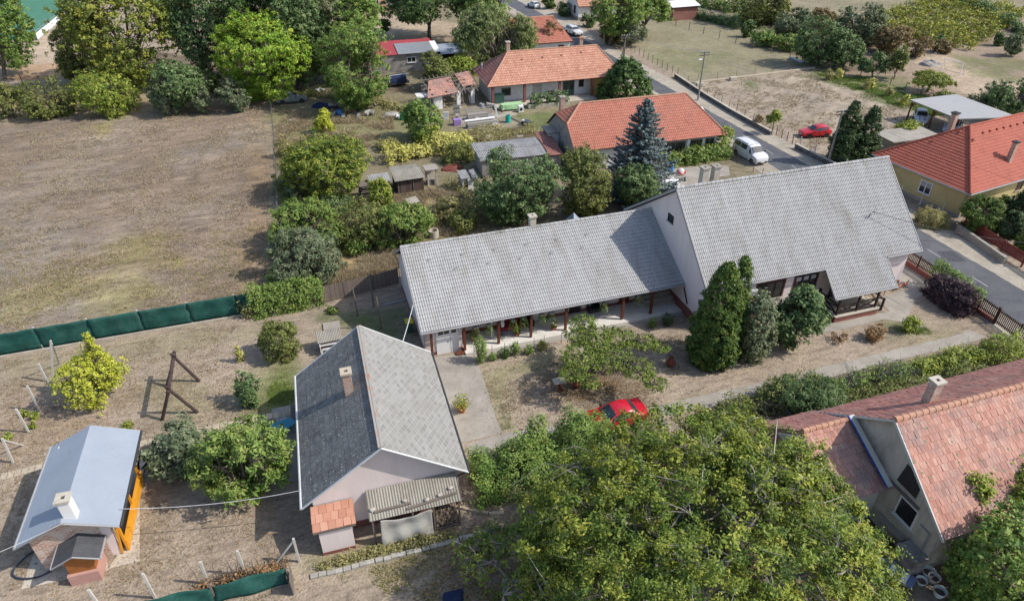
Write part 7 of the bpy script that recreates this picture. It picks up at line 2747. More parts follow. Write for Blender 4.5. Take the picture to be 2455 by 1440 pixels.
def lounger():
    t = thing('sun_lounger', 'blue and white cushioned sun lounger on the ground under the walnut edge', 'lounger', at(2135, 1375), R(-62))
    solid(t, 'frame', 'metal', boxes=[(-1.1, -.35, .15, 1.1, .35, .25)])
    for i in range(7):
        solid(t, 'cushion', 'sack' if i % 2 else 'bluewhite_cushion', boxes=[(-1.1 + i * .315, -.37, .26, -.8 + i * .315, .37, .4)], bevel=.04)
M['bluewhite_cushion'] = mat('cushion_blue', [(.1, .13, .25), (.2, .24, .36)], 5, .8)
lounger()
rock('boulder', at(2158, 1345), .8, 'stone', 'round grey green boulder by the foot of the grey gable', 'stone', (1.2, .8, .35), 4)
mb = MB()
mb.raw([(-.35, -.2, 0), (.7, -.5, 0), (.9, .5, 0), (-.2, .4, 0), (-.3, -.1, .4), (.6, -.35, .22), (.8, .35, .12), (-.15, .3, .38)], [(0, 3, 2, 1), (4, 5, 6, 7), (0, 1, 5, 4), (1, 2, 6, 5), (2, 3, 7, 6), (3, 0, 4, 7)])
tag(mb.build('tarpaulin', M['navy'], None, loc=at(1075, 1440)), 'dark navy tarpaulin on the ground at the bottom edge', 'tarpaulin')
# goal and heap in the distance
def goal():
    t = thing('football_goal', 'small white goal frame on the bare pitch at upper right', 'goal', at(2277, 176), R(-76))
    mb = MB()
    mb.tube([(-1.6, 0, 0), (-1.6, 0, 2.0), (1.6, 0, 2.0), (1.6, 0, 0)], .07, 7)
    mb.build('frame', M['white'], t)
    mb = MB()
    for s in (-1.6, 1.6):
        mb.tube([(s, 0, 2.0), (s, 1.3, 0), (s, 0, 0)], .035, 5)
    mb.tube([(-1.6, 1.3, 0), (1.6, 1.3, 0)], .035, 5)
    mb.build('stays', M['gutter'], t)
goal()
rock('rubble_heap', at(2229, 155), 1.5, 'plaster_grey', 'dark grey rubble heap on the bare ground behind the goal', 'heap', (1.2, 1, .5), 3)
tag(solid(None, 'drain_trough', 'metal', boxes=[(-.4, -1.8, 0, .4, 1.8, .35)], loc=at(1910, 147), bevel=.1), 'pale metal trough lying in the shade at the meadow edge', 'trough')
for i, (u, v, lb) in enumerate([(1677, 207, 'pale concrete block at the road end of the stone kerb'), (1757, 193, 'pale concrete block lying in the middle of the stone kerb')]):
    tag(solid(None, 'concrete_block', 'concrete_light', boxes=[(-.6, -.3, 0, .6, .3, .55)], loc=at(u, v), bevel=.03), lb, 'block')
# rooster by the porch corner
def hen(u, v, label, rz):
    t = thing('hen', label, 'hen', at(u, v), rz)
    mb = MB()
    V, F = [], []
    rings = [(-.34, .05, .32), (-.24, .09, .3), (-.1, .13, .25), (.05, .14, .24), (.16, .1, .28), (.22, .06, .36), (.25, .045, .42), (.29, .03, .44)]
    for x, r_, z in rings:
        for k in range(8):
            a = 2 * math.pi * k / 8
            V.append((x, r_ * math.cos(a) * .8, z + r_ * math.sin(a)))
    for i in range(len(rings) - 1):
        for k in range(8):
            F.append((i * 8 + k, i * 8 + (k + 1) % 8, (i + 1) * 8 + (k + 1) % 8, (i + 1) * 8 + k))
    F += [tuple(range(8))[::-1], tuple(range(56, 64))]
    mb.raw(V, F)
    mb.tube([(.05, .05, .0), (.04, .05, .16)], .018, 5)
    mb.tube([(.05, -.05, .0), (.04, -.05, .16)], .018, 5)
    mb.build('body', M['terracotta'], t, smooth=True)
    mb = MB()
    mb.raw([(-.3, 0, .34), (-.5, .05, .55), (-.6, 0, .42), (-.5, -.05, .55), (-.4, 0, .22)], [(0, 1, 2), (0, 2, 3), (0, 3, 4), (0, 4, 1), (1, 4, 2), (2, 4, 3)])
    mb.build('tail', M['clay_dark'], t)
    mb = MB()
    mb.prism([(.22, .46), (.25, .54), (.3, .5), (.31, .44)], -.01, .01, 'y')
    mb.build('comb', M['red_plastic'], t)
hen(2155, 692, 'reddish brown hen by the porch corner, nearer the wall', R(30))
hen(2168, 687, 'reddish brown hen by the porch corner, nearer the street fence', R(200))

# ---- scrap and clutter around the ruined outbuilding
def scrap(u, v, w, d, h, material, label, name, cat, rz=0, seed=0):
    r_ = random.Random(seed + int(u))
    mb = MB()
    n = max(3, int(h / .12))
    for i in range(n):
        z = h * i / n
        x0, y0 = r_.uniform(-.08, .08), r_.uniform(-.06, .06)
        mb.box(-w / 2 + x0, -d / 2 + y0, z, w / 2 + x0, d / 2 + y0, z + h / n * .8, r_.random())
    o = mb.build(name, M[material], None, loc=at(u, v))
    o.rotation_euler.z = rz
    tag(o, label, cat)
scrap(1155, 303, 4.2, .8, .75, 'scrap', 'long stack of pale boards in front of the ruined outbuilding', 'board_stack', 'boards', R(4))
scrap(1145, 285, 3.0, .7, .8, 'scrap', 'second shorter stack of boards behind the long pale stack', 'board_stack', 'boards', R(4))
def roll(u, v, L, r, material, label, rz):
    mb = MB()
    mb.tube([(-L / 2, 0, r), (L / 2, 0, r)], r, 12)
    o = mb.build('sheet_roll', M[material], None, loc=(at(u, v)[0], at(u, v)[1], .8))
    o.rotation_euler.z = rz
    tag(o, label, 'roll')
roll(1150, 303, 4.2, .16, 'white', 'white rolled sheet lying on the long board stack', R(5))
scrap(1070, 285, .7, .1, 1.0, 'white', 'white panel standing among the clutter by the ruin', 'plywood_sheet', 'board', R(-15))
tag(solid(None, 'purple_crate', 'purple', boxes=[(-.5, -.4, 0, .5, .4, .8)], loc=at(1096, 299), bevel=.03), 'purple crate beside the pale board stack', 'crate')
scrap(1095, 275, .9, .1, 1.4, 'scrap', 'tall grey sheet leaning in the clutter by the ruin', 'grey_sheet', 'sheet', R(-8))
def lattice_panel(u, v, label):
    t = thing('lattice_panel', label, 'panel', at(u, v), R(4))
    mb = MB()
    for i in range(14):
        mb.beam((-1.8 + i * .28, 0, .1), (-1.8 + i * .28 + .3 if i < 13 else 1.9, 0, .95), .03)
        mb.beam((-1.5 + i * .25, .02, .1), (-1.8 + i * .25, .02, .95), .03)
    for z in (.08, .97):
        mb.beam((-1.9, 0, z), (1.9, 0, z), .07)
    for x in (-1.9, 1.9):
        mb.beam((x, 0, .08), (x, 0, .97), .07)
    mb.build('lattice', M['gutter'], t)
lattice_panel(1148, 275, 'pale lattice fence panel propped before the ruined outbuilding')
def floral_table():
    t = thing('covered_table', 'table under a green flowered cloth on the veranda of the white house', 'table', at(1226, 262), R(3))
    mb = MB()
    V, F = [], []
    n = 24
    for j, (z, k) in enumerate(((.85, 1.0), (.55, 1.04), (.2, 1.09))):
        for i in range(n):
            a = 2 * math.pi * i / n
            w = 1 + (.05 * math.sin(a * 7) * j)
            V.append((1.6 * k * w * math.copysign(abs(math.cos(a)) ** .5, math.cos(a)), .6 * k * w * math.copysign(abs(math.sin(a)) ** .5, math.sin(a)), z))
    for j in range(2):
        for i in range(n):
            F.append((j * n + i, (j + 1) * n + i, (j + 1) * n + (i + 1) % n, j * n + (i + 1) % n))
    F.append(tuple(range(n)))
    mb.raw(V, F)
    mb.build('cloth', M['floral'], t)
    mb = MB()
    for x in (-1.2, 1.2):
        for y in (-.4, .4):
            mb.beam((x, y, 0), (x, y, .84), .07)
    mb.build('legs', M['wood_grey'], t)
floral_table()
def washer(u, v, label):
    t = thing('washing_machine', label, 'washing machine', at(u, v), R(2))
    solid(t, 'casing', 'white', boxes=[(-.35, -.3, 0, .35, .3, .9)], bevel=.02)
    mb = MB()
    mb.tube([(0, -.31, .45), (0, -.33, .45)], .22, 14)
    mb.build('porthole', M['glass'], t)
washer(1248, 268, 'old white washing machine beside the flowered table')
mb = MB()
mb.beam((0, 0, 0), (-.3, .2, 1.9), .22, .06)
tag(mb.build('leaning_board', M['white_trim'], None, loc=at(1193, 283)), 'long white board leaning at the left pillar of the veranda house', 'board')
def wheelbarrow(u, v, label, rz):
    t = thing('wheelbarrow', label, 'wheelbarrow', at(u, v), rz)
    mb = MB()
    mb.raw([(-.35, -.25, .3), (.35, -.25, .3), (.35, .25, .3), (-.35, .25, .3), (-.5, -.35, .65), (.6, -.35, .65), (.6, .35, .65), (-.5, .35, .65)], [(0, 3, 2, 1), (0, 1, 5, 4), (1, 2, 6, 5), (2, 3, 7, 6), (3, 0, 4, 7)])
    mb.build('tray', M['metal'], t)
    mb = MB()
    for s in (-.25, .25):
        mb.beam((.6, s * .3, .2), (-1.1, s, .6), .05)
        mb.beam((-.3, s, .3), (-.35, s, 0), .05)
    mb.build('handles', M['dark_metal'], t)
    mb = MB()
    mb.tube([(.65, -.05, .18), (.65, .05, .18)], .18, 12)
    mb.build('wheel', M['tyre'], t)
wheelbarrow(1262, 300, 'grey wheelbarrow on the lawn in front of the pillared veranda', R(130))
mb = MB()
mb.beam((0, 0, .06), (-1.1, 3.2, .06), .3, .08)
tag(mb.build('timber_plank', M['wood_grey'], None, loc=at(1255, 297)), 'grey timber plank lying on the lawn towards the veranda', 'plank')
for i, (u, v, s, m_, lb) in enumerate([(770, 255, .9, 'navy', 'dark heap of tyres and tarps at the left of the scrap line'), (800, 262, .8, 'black_plastic', 'black plastic heap in the scrap line'), (838, 268, .6, 'terracotta', 'reddish scrap heap in the scrap line'), (860, 272, .6, 'dark_metal', 'dark metal scrap at the right of the scrap line'), (938, 278, .9, 'scrap', 'pale rubble heap beside the green drum'),
                                        (1085, 405, .9, 'clay_dark', 'rusty red heap beside the open shelter'), (1245, 330, .8, 'scrap', 'pale rubble heap above the corrugated outbuilding'), (1170, 330, .5, 'stone', 'small stone heap on the overgrown lawn'), (700, 290, .5, 'scrap', 'small grey scrap pile near the wire fence'), (765, 217, .7, 'sack', 'white crumpled sheet near the old grey saloon'), (985, 488, .01, 'scrap', None)]):
    if lb:
        rock('scrap_heap', at(u, v), s, m_, lb, 'heap', (1.5, 1, .55), 50 + i)
r_ = random.Random(77)
for i in range(34):
    u, v = r_.uniform(1040, 1215), r_.uniform(255, 318)
    if i > 22:
        u, v = r_.uniform(770, 960), r_.uniform(258, 285)
    p = at(u, v)
    mb = MB()
    L_, W_, H_ = r_.uniform(.3, 1.5), r_.uniform(.15, .6), r_.uniform(.05, .6)
    a = r_.uniform(0, 3.1)
    mb.beam((-L_ / 2, 0, H_ * .5 + .02), (L_ / 2, r_.uniform(-.1, .1), H_ * r_.uniform(.5, 1.1) + .02), W_, H_ * .6, r_.random())
    o = mb.build('scrap_piece', M[r_.choice(['scrap', 'wood_grey', 'metal', 'white_trim', 'rust', 'scrap', 'stone'])], None, loc=p)
    o.rotation_euler.z = a
    if i <= 22:
        tag(o, 'small piece of scrap lying in the clutter by the ruined outbuilding', 'scrap', 'scrap by the ruined outbuilding')
    else:
        tag(o, 'small piece of scrap lying along the scrap line by the golden shrub', 'scrap', 'scrap along the scrap line')
def tarp_car():
    t = thing('covered_trailer', 'blue tarpaulin covered trailer frame behind the tall front tree', 'trailer', at(955, 205), R(10))
    solid(t, 'bed', 'dark_metal', boxes=[(-1.6, -.8, .4, 1.6, .8, .7)])
    mb = MB()
    mb.prism([(-.85, .7), (.85, .7), (.8, 1.6), (.2, 1.8), (-.4, 1.75), (-.8, 1.5)], -1.6, 1.2, 'x')
    mb.build('cover', M['plastic_blue_dark'] if 'plastic_blue_dark' in M else M['navy'], t, bevel=.08)
    for s in (-.7, .7):
        mb = MB()
        mb.tube([(0, s - .08, .32), (0, s + .08, .32)], .32, 14)
        mb.build('wheel', M['tyre'], t)
    mb = MB()
    for x in (-1.55, 1.6):
        mb.beam((x, -.8, .7), (x, -.8, 1.9), .06)
    mb.beam((-1.55, -.8, 1.9), (1.6, -.8, 1.9), .06)
    mb.build('white_frame', M['white'], t)
tarp_car()
rock('white_bundle', at(820, 495), .5, 'sack', 'white plastic bundle on the ground between the overgrown shrubs', 'bundle', (1.1, .8, .8), 6)
t = thing('well_ring', 'pale concrete well ring in the dry yard beside the wing ridge', 'well', at(1040, 567))
mb = MB()
mb.lathe([(.5, 0), (.5, .7), (.4, .7), (.4, .1)], n=18)
mb.build('ring', M['concrete_light'], t)
solid(t, 'pump_post', 'rust', boxes=[(-.55, -.04, 0, -.47, .04, 1.1)])
mb = MB()
mb.beam((0, 0, .06), (2.4, .35, .06), .14, .1)
tag(mb.build('grey_pipe', M['gutter'], None, loc=at(922, 732)), 'grey gutter pipe lying in the shaded yard by the farmhouse wing', 'pipe')
tag(solid(None, 'ladder_step', 'wood_brown', boxes=[(-.4, -.2, 0, .4, .2, .12)], loc=(7.7, 39.75, .01)), 'flat brown doorstep mat before the garage pier', 'mat')

# ================================================================ trees and shrubs, far to near
G1 = 'trees behind the mown field'
tree('broad_tree', (-85, -60, 66, 168), (12, 190), 'mid', 'light green tree at the top left corner beside the pitch', group=G1, lobes=16)
tree('broad_tree', (172, -60, 470, 190), (310, 200), 'amber', 'large yellowing tree at upper left right of the pitch fence', group=G1, lobes=22, ls=.36)
tree('broad_tree', (128, 60, 255, 195), (185, 200), 'olive', 'lower olive green tree hanging at the left of the yellowing tree', group=G1)
tree('broad_tree', (415, -70, 560, 175), (480, 205), 'deep', 'dark green tree between the yellowing tree and the dense dark trees', group=G1)
tree('broad_tree', (530, -80, 730, 180), (610, 205), 'dark', 'dense dark tree behind the lime green tree', group=G1, lobes=20)
tree('broad_tree', (640, -70, 790, 195), (715, 212), 'deep', 'dark tree just right of the lime green tree', group=G1, lobes=18)
tree('broad_tree', (700, -60, 915, 170), (800, 200), 'mid', 'tall mid green tree at the top between the dark tree and the red sheet shed', group=G1, lobes=18)
tree('lime_tree', (520, 38, 738, 240), (640, 238), 'limetree', 'bright lime green tree over the old grey saloon', group=G1, lobes=18)
tree('broad_tree', (765, 70, 948, 262), (868, 262), 'mid', 'tall green tree in front of the red sheet shed', group=G1, lobes=18, shape='vase')
tree('broad_tree', (910, -75, 1145, 88), (1030, 96), 'dark', 'dark spreading tree with forked trunk at the top centre', lobes=18, low=-.35)
tree('broad_tree', (1120, -60, 1260, 60), (1190, 120), 'mid', 'mid green tree at the top beside the road', lobes=14)
tree('willow_tree', (1075, 8, 1292, 165), (1185, 168), 'willow', 'pale weeping willow behind the pillared veranda house', droop=1.3, w=.3, ls=.42, cov=1.7, lobes=18)
bush((985, 128, 1085, 218), 'olive', 'rounded olive shrub between the grey shed and the ruined outbuilding', cat='bush')
bush((1060, 133, 1148, 200), 'lime', 'yellow green shrub behind the ruined outbuilding roof')
tree('sapling', (908, 45, 938, 75), (925, 92), 'dark', 'tiny dark standard sapling on the bare yard at the top', trunk_r=.05)
tree('thin_tree', (1296, 45, 1352, 128), (1325, 130), 'russet', 'sparse brownish tree before the small red house by the road', cov=.8)
tree('broad_tree', (1410, -40, 1545, 85), (1460, 110), 'mid', 'green tree right of the white gabled house', lobes=16)
tree('broad_tree', (1480, -30, 1610, 80), (1545, 85), 'mid', 'spreading green tree left of the brick shed', lobes=14, low=-.4)
bush((1468, 28, 1560, 112), 'grey', 'big grey green shrub at the corner of the meadow', amp=.4)
bush((1440, 60, 1490, 105), 'russet', 'reddish dry shrub behind the concrete utility pole')
bush((1333, 5, 1368, 40), 'deep', 'dark shrub left of the white gabled house')
bush((1392, 33, 1428, 66), 'deep', 'dark shrub before the white gabled house')
bush((1300, -10, 1335, 22), 'dark', 'dark shrub beside the white hatchback at the top')
# fruit trees at the far edge of the field
G2 = 'fruit trees along the far edge of the field'
bush((-25, 200, 60, 288), 'olive', 'pale olive bush at the left edge beyond the field', group=G2, cov=1.2)
bush((55, 190, 178, 284), 'olive', 'wide brownish olive bush second from the left edge beyond the field', group=G2, amp=.45, cov=1.4)
bush((180, 168, 325, 275), 'lime', 'spreading yellow green fruit tree beyond the field', 'fruit_tree', group=G2, amp=.5, cov=1.3)
bush((248, 240, 300, 282), 'amber', 'small yellowish shrub at the foot of the yellow green fruit tree', group=G2)
bush((345, 148, 490, 255), 'deep', 'large dark fruit tree with upright shoots beyond the field', 'fruit_tree', (425, 268), group=G2, amp=.5)
bush((362, 195, 432, 274), 'grey', 'grey green vase shaped fruit tree left of the dark one', 'fruit_tree', (400, 276), group=G2, shape='vase')
bush((458, 205, 506, 272), 'grey', 'small vase shaped fruit tree in the middle of the row', 'fruit_tree', (485, 274), group=G2, shape='vase')
bush((525, 188, 602, 268), 'grey', 'bluish vase shaped fruit tree nearest the lime green tree', 'fruit_tree', (572, 267), group=G2, shape='vase')
bush((490, 175, 545, 232), 'olive', 'faded olive shrub behind the bluish fruit tree', group=G2)
# overgrown yard in the middle
bush((753, 260, 802, 322), 'golden', 'small golden yellow shrub by the scrap line', shape='cone')
bush((965, 240, 1062, 338), 'mid', 'young green tree beside the green drum', 'young_tree', amp=.4)
bush((677, 318, 882, 482), 'walnut', 'big rounded yellow green shrub right of the field fence', lobes=24, ls=.22)
hedge('grape_vines', [at(925, 388), at(1000, 376), at(1080, 360), at(1128, 350)], 2.6, 1.7, 'vine', 'yellow grape vines sprawling behind the plank shed', 'vines', ls=.3, ragged=.5, rc=.35, z0=.4)
hedge('climbing_vine', [at(1065, 395), at(1110, 382), at(1138, 370)], 1.8, 1.6, 'olive', 'olive climbing vine beside the corrugated outbuilding', 'vines', ls=.25, ragged=.5)
tree('dense_tree', (1130, 362, 1338, 528), (1240, 520), 'deep', 'big dark shrubby tree behind the farmhouse wing, left of a pair', lobes=22, ls=.22)
tree('dense_tree', (1325, 355, 1475, 512), (1400, 505), 'olive', 'olive green shrubby tree behind the farmhouse wing, right of a pair', lobes=20, ls=.22)
spruce((1448, 232, 1604, 470), (1527, 468), 'blue grey spruce towering before the red roofed house')
bush((1472, 395, 1582, 492), 'deep', 'small leafy tree between the spruce and the farmhouse gable', 'young_tree', (1520, 500), amp=.4)
tree('broad_tree', (1438, 145, 1562, 245), (1510, 232), 'dark', 'broad leaved dark tree at the yellow end of the veranda house', ls=.42, lobes=16, shape='cone', hzk=1.1)
hedge('vine_hedge', [at(1590, 398), at(1660, 388), at(1745, 375)], 2.2, 1.9, 'fresh', 'leafy green vine hedge before the red roofed house', ls=.3, ragged=.4, rc=.35)
hedge('climbing_vine', [at(1712, 372), at(1742, 366)], 1.4, 3.0, 'lime', 'yellow green vine climbing the corner of the red roofed house', 'vines', ls=.28, z0=1.2)
hedge('creeper', [(27.2, 68.0), (29.2, 67.8)], 1.0, 1.6, 'fresh', 'bright creeper at the foot of the red roofed house gable', 'vines', ls=.28, rc=.3)
# shrubs below the sheds
bush((640, 478, 832, 610), 'fresh', 'leafy green shrub at the field corner above the ivy hedge', amp=.4, lobes=20)
bush((630, 545, 812, 692), 'grey', 'grey green rounded shrub just above the ivy hedge', lobes=20, amp=.28)
bush((800, 478, 950, 592), 'olive', 'loose olive shrub in the middle of the overgrown yard', amp=.5, cov=1.3)
bush((885, 488, 1043, 608), 'fresh', 'dense fresh green tree at the left end of the farmhouse wing', 'young_tree', amp=.35, lobes=18)
bush((878, 428, 940, 505), 'lime', 'yellow green shrub growing before the stacked sheets', amp=.4)
bush((685, 440, 720, 480), 'grey', 'small grey green shrub at the wire fence')
hedge('ivy_hedge', [(-7.4, 49.6), (-5.5, 49.7), (-2.6, 49.9), (-1.9, 50.1)], 1.7, 2.3, 'fresh', 'bright green ivy hedge between the green screen and the reed fence', ls=.17, ragged=.22, cov=2.2, rc=.26)
bush((622, 768, 722, 865), 'olive', 'olive brown bush on the lawn beyond the cottage', amp=.35)
bush((560, 893, 624, 976), 'deep', 'small dark bush on the lawn left of the cottage', amp=.3, ls=.13)
tree('golden_conifer', (137, 845, 290, 972), (212, 968), 'golden', 'golden yellow conifer with a tall leader beside the vine posts', cov=1.25, amp=.75, lobes=9, ls=.14, shape='round', clump=.18)
tree('conifer_leader', (205, 798, 256, 925), (212, 966), 'golden', 'slender golden leader rising from the golden yellow conifer', cov=1.5, ls=.13, shape='cone', clump=.16, amp=.2)
bush((352, 1008, 500, 1146), 'grey', 'grey green fig bush beside the garden hut', 'fig_bush', ls=.24, amp=.42)
bush((462, 1000, 692, 1215), 'fresh', 'bright green large leaved tree between the garden hut and the cottage', 'fruit_tree', (585, 1190), ls=.26, w=.36, lobes=24, cov=2.0)
tree('thuja', (1662, 628, 1785, 884), None, 'thuja', 'tall dark columnar thuja in front of the farmhouse', shape='column', ls=.16, cov=3.2, clump=.22, droop=-.8, twigs=.02)
tree('thuja', (1722, 617, 1802, 860), None, 'thuja', 'slimmer thuja spire standing right behind the tall one', shape='column', ls=.15, cov=3.2, clump=.22, droop=-.8, twigs=.02)
bush((1752, 703, 1860, 866), 'grey', 'grey green leafy shrub right of the thuja', cov=2.2, ls=.2, group='shrubs before the farmhouse')
bush((1843, 688, 1978, 838), 'deep', 'large dark fig like shrub before the farmhouse windows', cov=2.2, ls=.26, group='shrubs before the farmhouse')
bush((1955, 745, 1992, 775), 'deep', 'small shrub at the porch foot')
tree('feathery_tree', (1312, 752, 1596, 935), (1420, 905), 'frond', 'airy feathery garden tree with drooping fronds on the lawn', cov=.75, ls=.17, w=.42, clump=.2, droop=.6, twigs=.1, hzk=.6,
     boughs=[(-.45, -.05, .3, .42), (-.75, -.35, 0, .25), (-.1, .3, .5, .36), (-.12, .8, .4, .24), (.35, .25, .2, .32), (.75, .05, .1, .25), (.97, -.1, -.2, .16), (.35, -.55, -.1, .3), (.5, -.9, -.4, .2), (0, -.2, .2, .4), (-.3, .5, .2, .28), (-.55, -.6, -.2, .2)])
bush((1650, 840, 1700, 880), 'thuja', 'low dark shrub at the foot of the thuja')
bush((2075, 775, 2125, 818), 'brown', 'withered brown shrub on the front garden', cov=1.0, amp=.5)
bush((2160, 755, 2208, 800), 'lime', 'small yellow green rose bush near the purple shrub', cov=.9, amp=.5, ls=.14)
bush((1990, 790, 2035, 822), 'brown', 'bare twiggy shrublet in the front garden', cov=.25, twigs=1.0)
hedge('street_hedge', [(48.0, 37.0), (48.0, 32.8)], 1.9, 2.0, 'purple', 'dark purple leaved hedge behind the street fence', ls=.17, ragged=.3, cov=2.2)
hedge('street_hedge', [(48.9, 37.8), (49.0, 33.0)], .7, 2.2, 'mid', 'green leafy strip topping the dark purple hedge', ls=.17, z0=1.2, ragged=.35, stems=False)
# hedge rows along the drive
hedge('shrub_row', [at(1135, 1168), at(1240, 1150), at(1340, 1105), at(1460, 1070)], 3.2, 2.3, 'mid', 'big dense hedge between the cottage and the walnut', ls=.16, ragged=.4, cov=2.0, rc=.32)
hedge('hop_climber', [at(1260, 1160), at(1290, 1085)], 1.0, 2.6, 'fresh', 'bright green climber draped over the big dense hedge', 'climber', ls=.16, z0=.7, ragged=.4)
hedge('shrub_row', [(22.5, 28.2), (27, 28.3), (31, 28.4)], 1.5, 1.25, 'olive', 'olive hedge with dry branches along the drive, nearest the walnut', ls=.18, ragged=.5, cov=1.1, bark='bark_pale', dead=.6)
hedge('shrub_row', [(31.2, 28.3), (35, 28.3), (38.5, 28.4)], 1.4, 1.1, 'mid', 'hedge full of bare grey branches in the middle of the drive', ls=.16, ragged=.5, cov=.6, bark='bark_pale', dead=1.0)
hedge('shrub_row', [(38.7, 28.3), (43, 28.4), (47.5, 27.9)], 1.7, 1.35, 'lime', 'yellow green hedge at the street end of the drive', ls=.17, ragged=.45, cov=1.5, bark='bark_pale', dead=.3)
hedge('shrub_row', [(29.5, 26.4), (36, 26.5), (43.5, 26.7)], 1.3, 1.0, 'olive', 'low hedge between the drive shrubs and the old tiled roof', ls=.17, ragged=.5, cov=1.3)
bush((1852, 898, 2030, 1002), 'deep', 'feathery blue green shrub at the eave of the old tiled house', ls=.2, w=.25, cov=2.0, base=(1940, 985))
walnut()
hedge('undergrowth', [at(1420, 1330), at(1600, 1300), at(1800, 1260), at(1950, 1250)], 6.5, .9, 'deep', 'dark undergrowth added to fill the pale gaps beneath the huge walnut tree', 'undergrowth', ls=.2, ragged=.7, cov=.9, rc=.35, stems=False)  # dark foliage added so the ground between the walnut's leaves looks shaded
bush((1085, 1225, 1370, 1520), 'walnut', 'dim olive shrub with grey twigs in the walnut shade at the bottom', twigs=.7, cov=.95, ls=.16, bark='bark_pale', base=(1210, 1400), hzk=.6)
hedge('roof_vine', [(29.3, 15.9), (30.0, 16.2)], 1.3, 5.0, 'lime', 'yellow green vine climbing onto the old tiled roof, left patch', 'climber', ls=.2, z0=3.6, ragged=.5, stems=False)
hedge('roof_vine', [(32.2, 14.6), (33.2, 16.4), (34.6, 17.0), (36, 15.8)], 2.3, 5.4, 'lime', 'yellow green vine climbing onto the old tiled roof, right patch', 'climber', ls=.2, z0=3.3, ragged=.5, stems=False)
bush((2300, 1225, 2580, 1510), 'mid', 'leafy tree in the lower right corner beside the old tiled house', 'fruit_tree', (2420, 1460), ls=.22, lobes=20)
# right hand side
tree('cypress', (2000, 243, 2064, 398), None, 'cypress', 'left of two dark cypresses with a bent tip', shape='column', ls=.24, cov=3.0, clump=.34, droop=-.6, twigs=.02)
tree('cypress', (2050, 256, 2112, 396), None, 'cypress', 'right of two dark cypresses near the yellow house', shape='column', ls=.24, cov=3.0, clump=.34, droop=-.6, twigs=.02)
bush((1998, 300, 2112, 395), 'cypress', 'dense dark base shrub joining the two cypresses', ls=.24, cov=2.2)
bush((2128, 290, 2222, 350), 'lime', 'rounded yellow green shrub beside the carport', amp=.25)
hedge('grass_clump', [at(2195, 535), at(2235, 540), at(2268, 545)], 1.7, 1.35, 'weed', 'big tousled grassy shrub on the verge before the yellow house', 'bush', ls=.3, w=.14, ragged=.35, cov=2.4, droop=-.6)
bush((2300, 470, 2402, 560), 'thuja', 'clipped round evergreen at the corner of the yellow house', amp=.12, lobes=26, ls=.15, cov=3.0)
bush((2385, 470, 2430, 515), 'thuja', 'smaller clipped evergreen ball behind the round one', amp=.12, lobes=26, ls=.16, cov=3.0)
bush((2392, 505, 2455, 580), 'cypress', 'clipped dark evergreen behind the red board fence', amp=.14, lobes=26, ls=.15, cov=3.0)
bush((2425, 438, 2510, 545), 'cypress', 'dark conical evergreen cut by the right edge', shape='cone', amp=.15, ls=.17, cov=2.8)
bush((2440, 545, 2510, 610), 'thuja', 'clipped evergreen at the right edge beside the yellow lid bin', amp=.14, ls=.15, cov=2.6)
# orchard and scrub, upper right
G3 = 'scrub trees between the meadow and the orchard'
tree('scrub_tree', (1752, -60, 1900, 65), None, 'olive', 'large dark olive tree at the top left of the scrub', group=G3, lobes=18, sit=.9)
tree('scrub_tree', (1858, 22, 1948, 88), None, 'grey', 'grey green tree right of the big olive tree', group=G3)
tree('scrub_tree', (1910, 45, 2032, 152), (1962, 158), 'deep', 'large bluish dark tree at the corner of the meadow', group=G3, lobes=18)
tree('scrub_tree', (1980, 70, 2072, 160), (2020, 165), 'deep', 'dark dense tree with shaded foot beside the pale posts', group=G3)
tree('scrub_tree', (2008, 10, 2125, 110), None, 'grey', 'tall pale grey tree in the middle of the scrub', group=G3, lobes=16)
tree('scrub_tree', (1935, 20, 2020, 80), None, 'russet', 'brownish tree behind the bluish dark tree', group=G3)
tree('scrub_tree', (2100, 60, 2190, 130), None, 'russet', 'faded brown green tree at the right of the scrub', group=G3)
tree('orchard_tree', (2062, 125, 2125, 186), (2092, 188), 'deep', 'round dark fruit tree left of a pair in the orchard', low=-.6)
tree('orchard_tree', (2128, 110, 2178, 188), (2142, 190), 'olive', 'taller olive fruit tree right of a pair in the orchard', low=-.7)
tree('orchard_tree', (2185, 165, 2288, 215), (2222, 220), 'amber', 'spreading golden brown tree on the orchard grass', low=-.2, cov=1.3, amp=.5, shape='flat')
tree('orchard_tree', (2188, 88, 2240, 132), (2205, 136), 'russet', 'small bare purplish tree behind the rubble heap', cov=.8, twigs=.8)
bush((1852, 82, 1920, 122), 'fresh', 'bright green low tree at the meadow edge', 'scrub_tree', group=G3)
bush((1775, 48, 1808, 90), 'dark', 'small dark ivy clad stump at the meadow edge')
bush((1800, 70, 1862, 112), 'mid', 'low green shrub at the far meadow corner')
hedge('meadow_hedge', [at(1660, 40), at(1720, 55), at(1770, 68)], 2.0, 1.8, 'deep', 'low dark hedge running from the brick shed', ls=.35, rc=.5, ragged=.5)
hedge('meadow_hedge', [at(1665, 12), at(1760, 30), at(1800, 25)], 2.5, 2.2, 'mid', 'green hedge along the far side behind the brick shed', ls=.4, rc=.5, ragged=.5)
bush((2235, 95, 2285, 128), 'russet', 'brown scrub clump beside the rubble heap')
bush((2240, 85, 2268, 112), 'deep', 'dark scrub clump at the foot of the vineyard')
bush((2384, 78, 2412, 112), 'dark', 'small dark bush at the lower end of the vineyard')
tree('orchard_tree', (2408, 80, 2452, 132), (2424, 135), 'grey', 'slim grey tree on the bare ground near the right edge')
tree('orchard_tree', (2318, 222, 2372, 268), (2340, 275), 'grey', 'pale small tree behind the carport', cov=1.2, low=-.4)
tree('broad_tree', (2362, 188, 2500, 282), (2435, 290), 'deep', 'big dark tree at the right edge behind the yellow house', lobes=16)
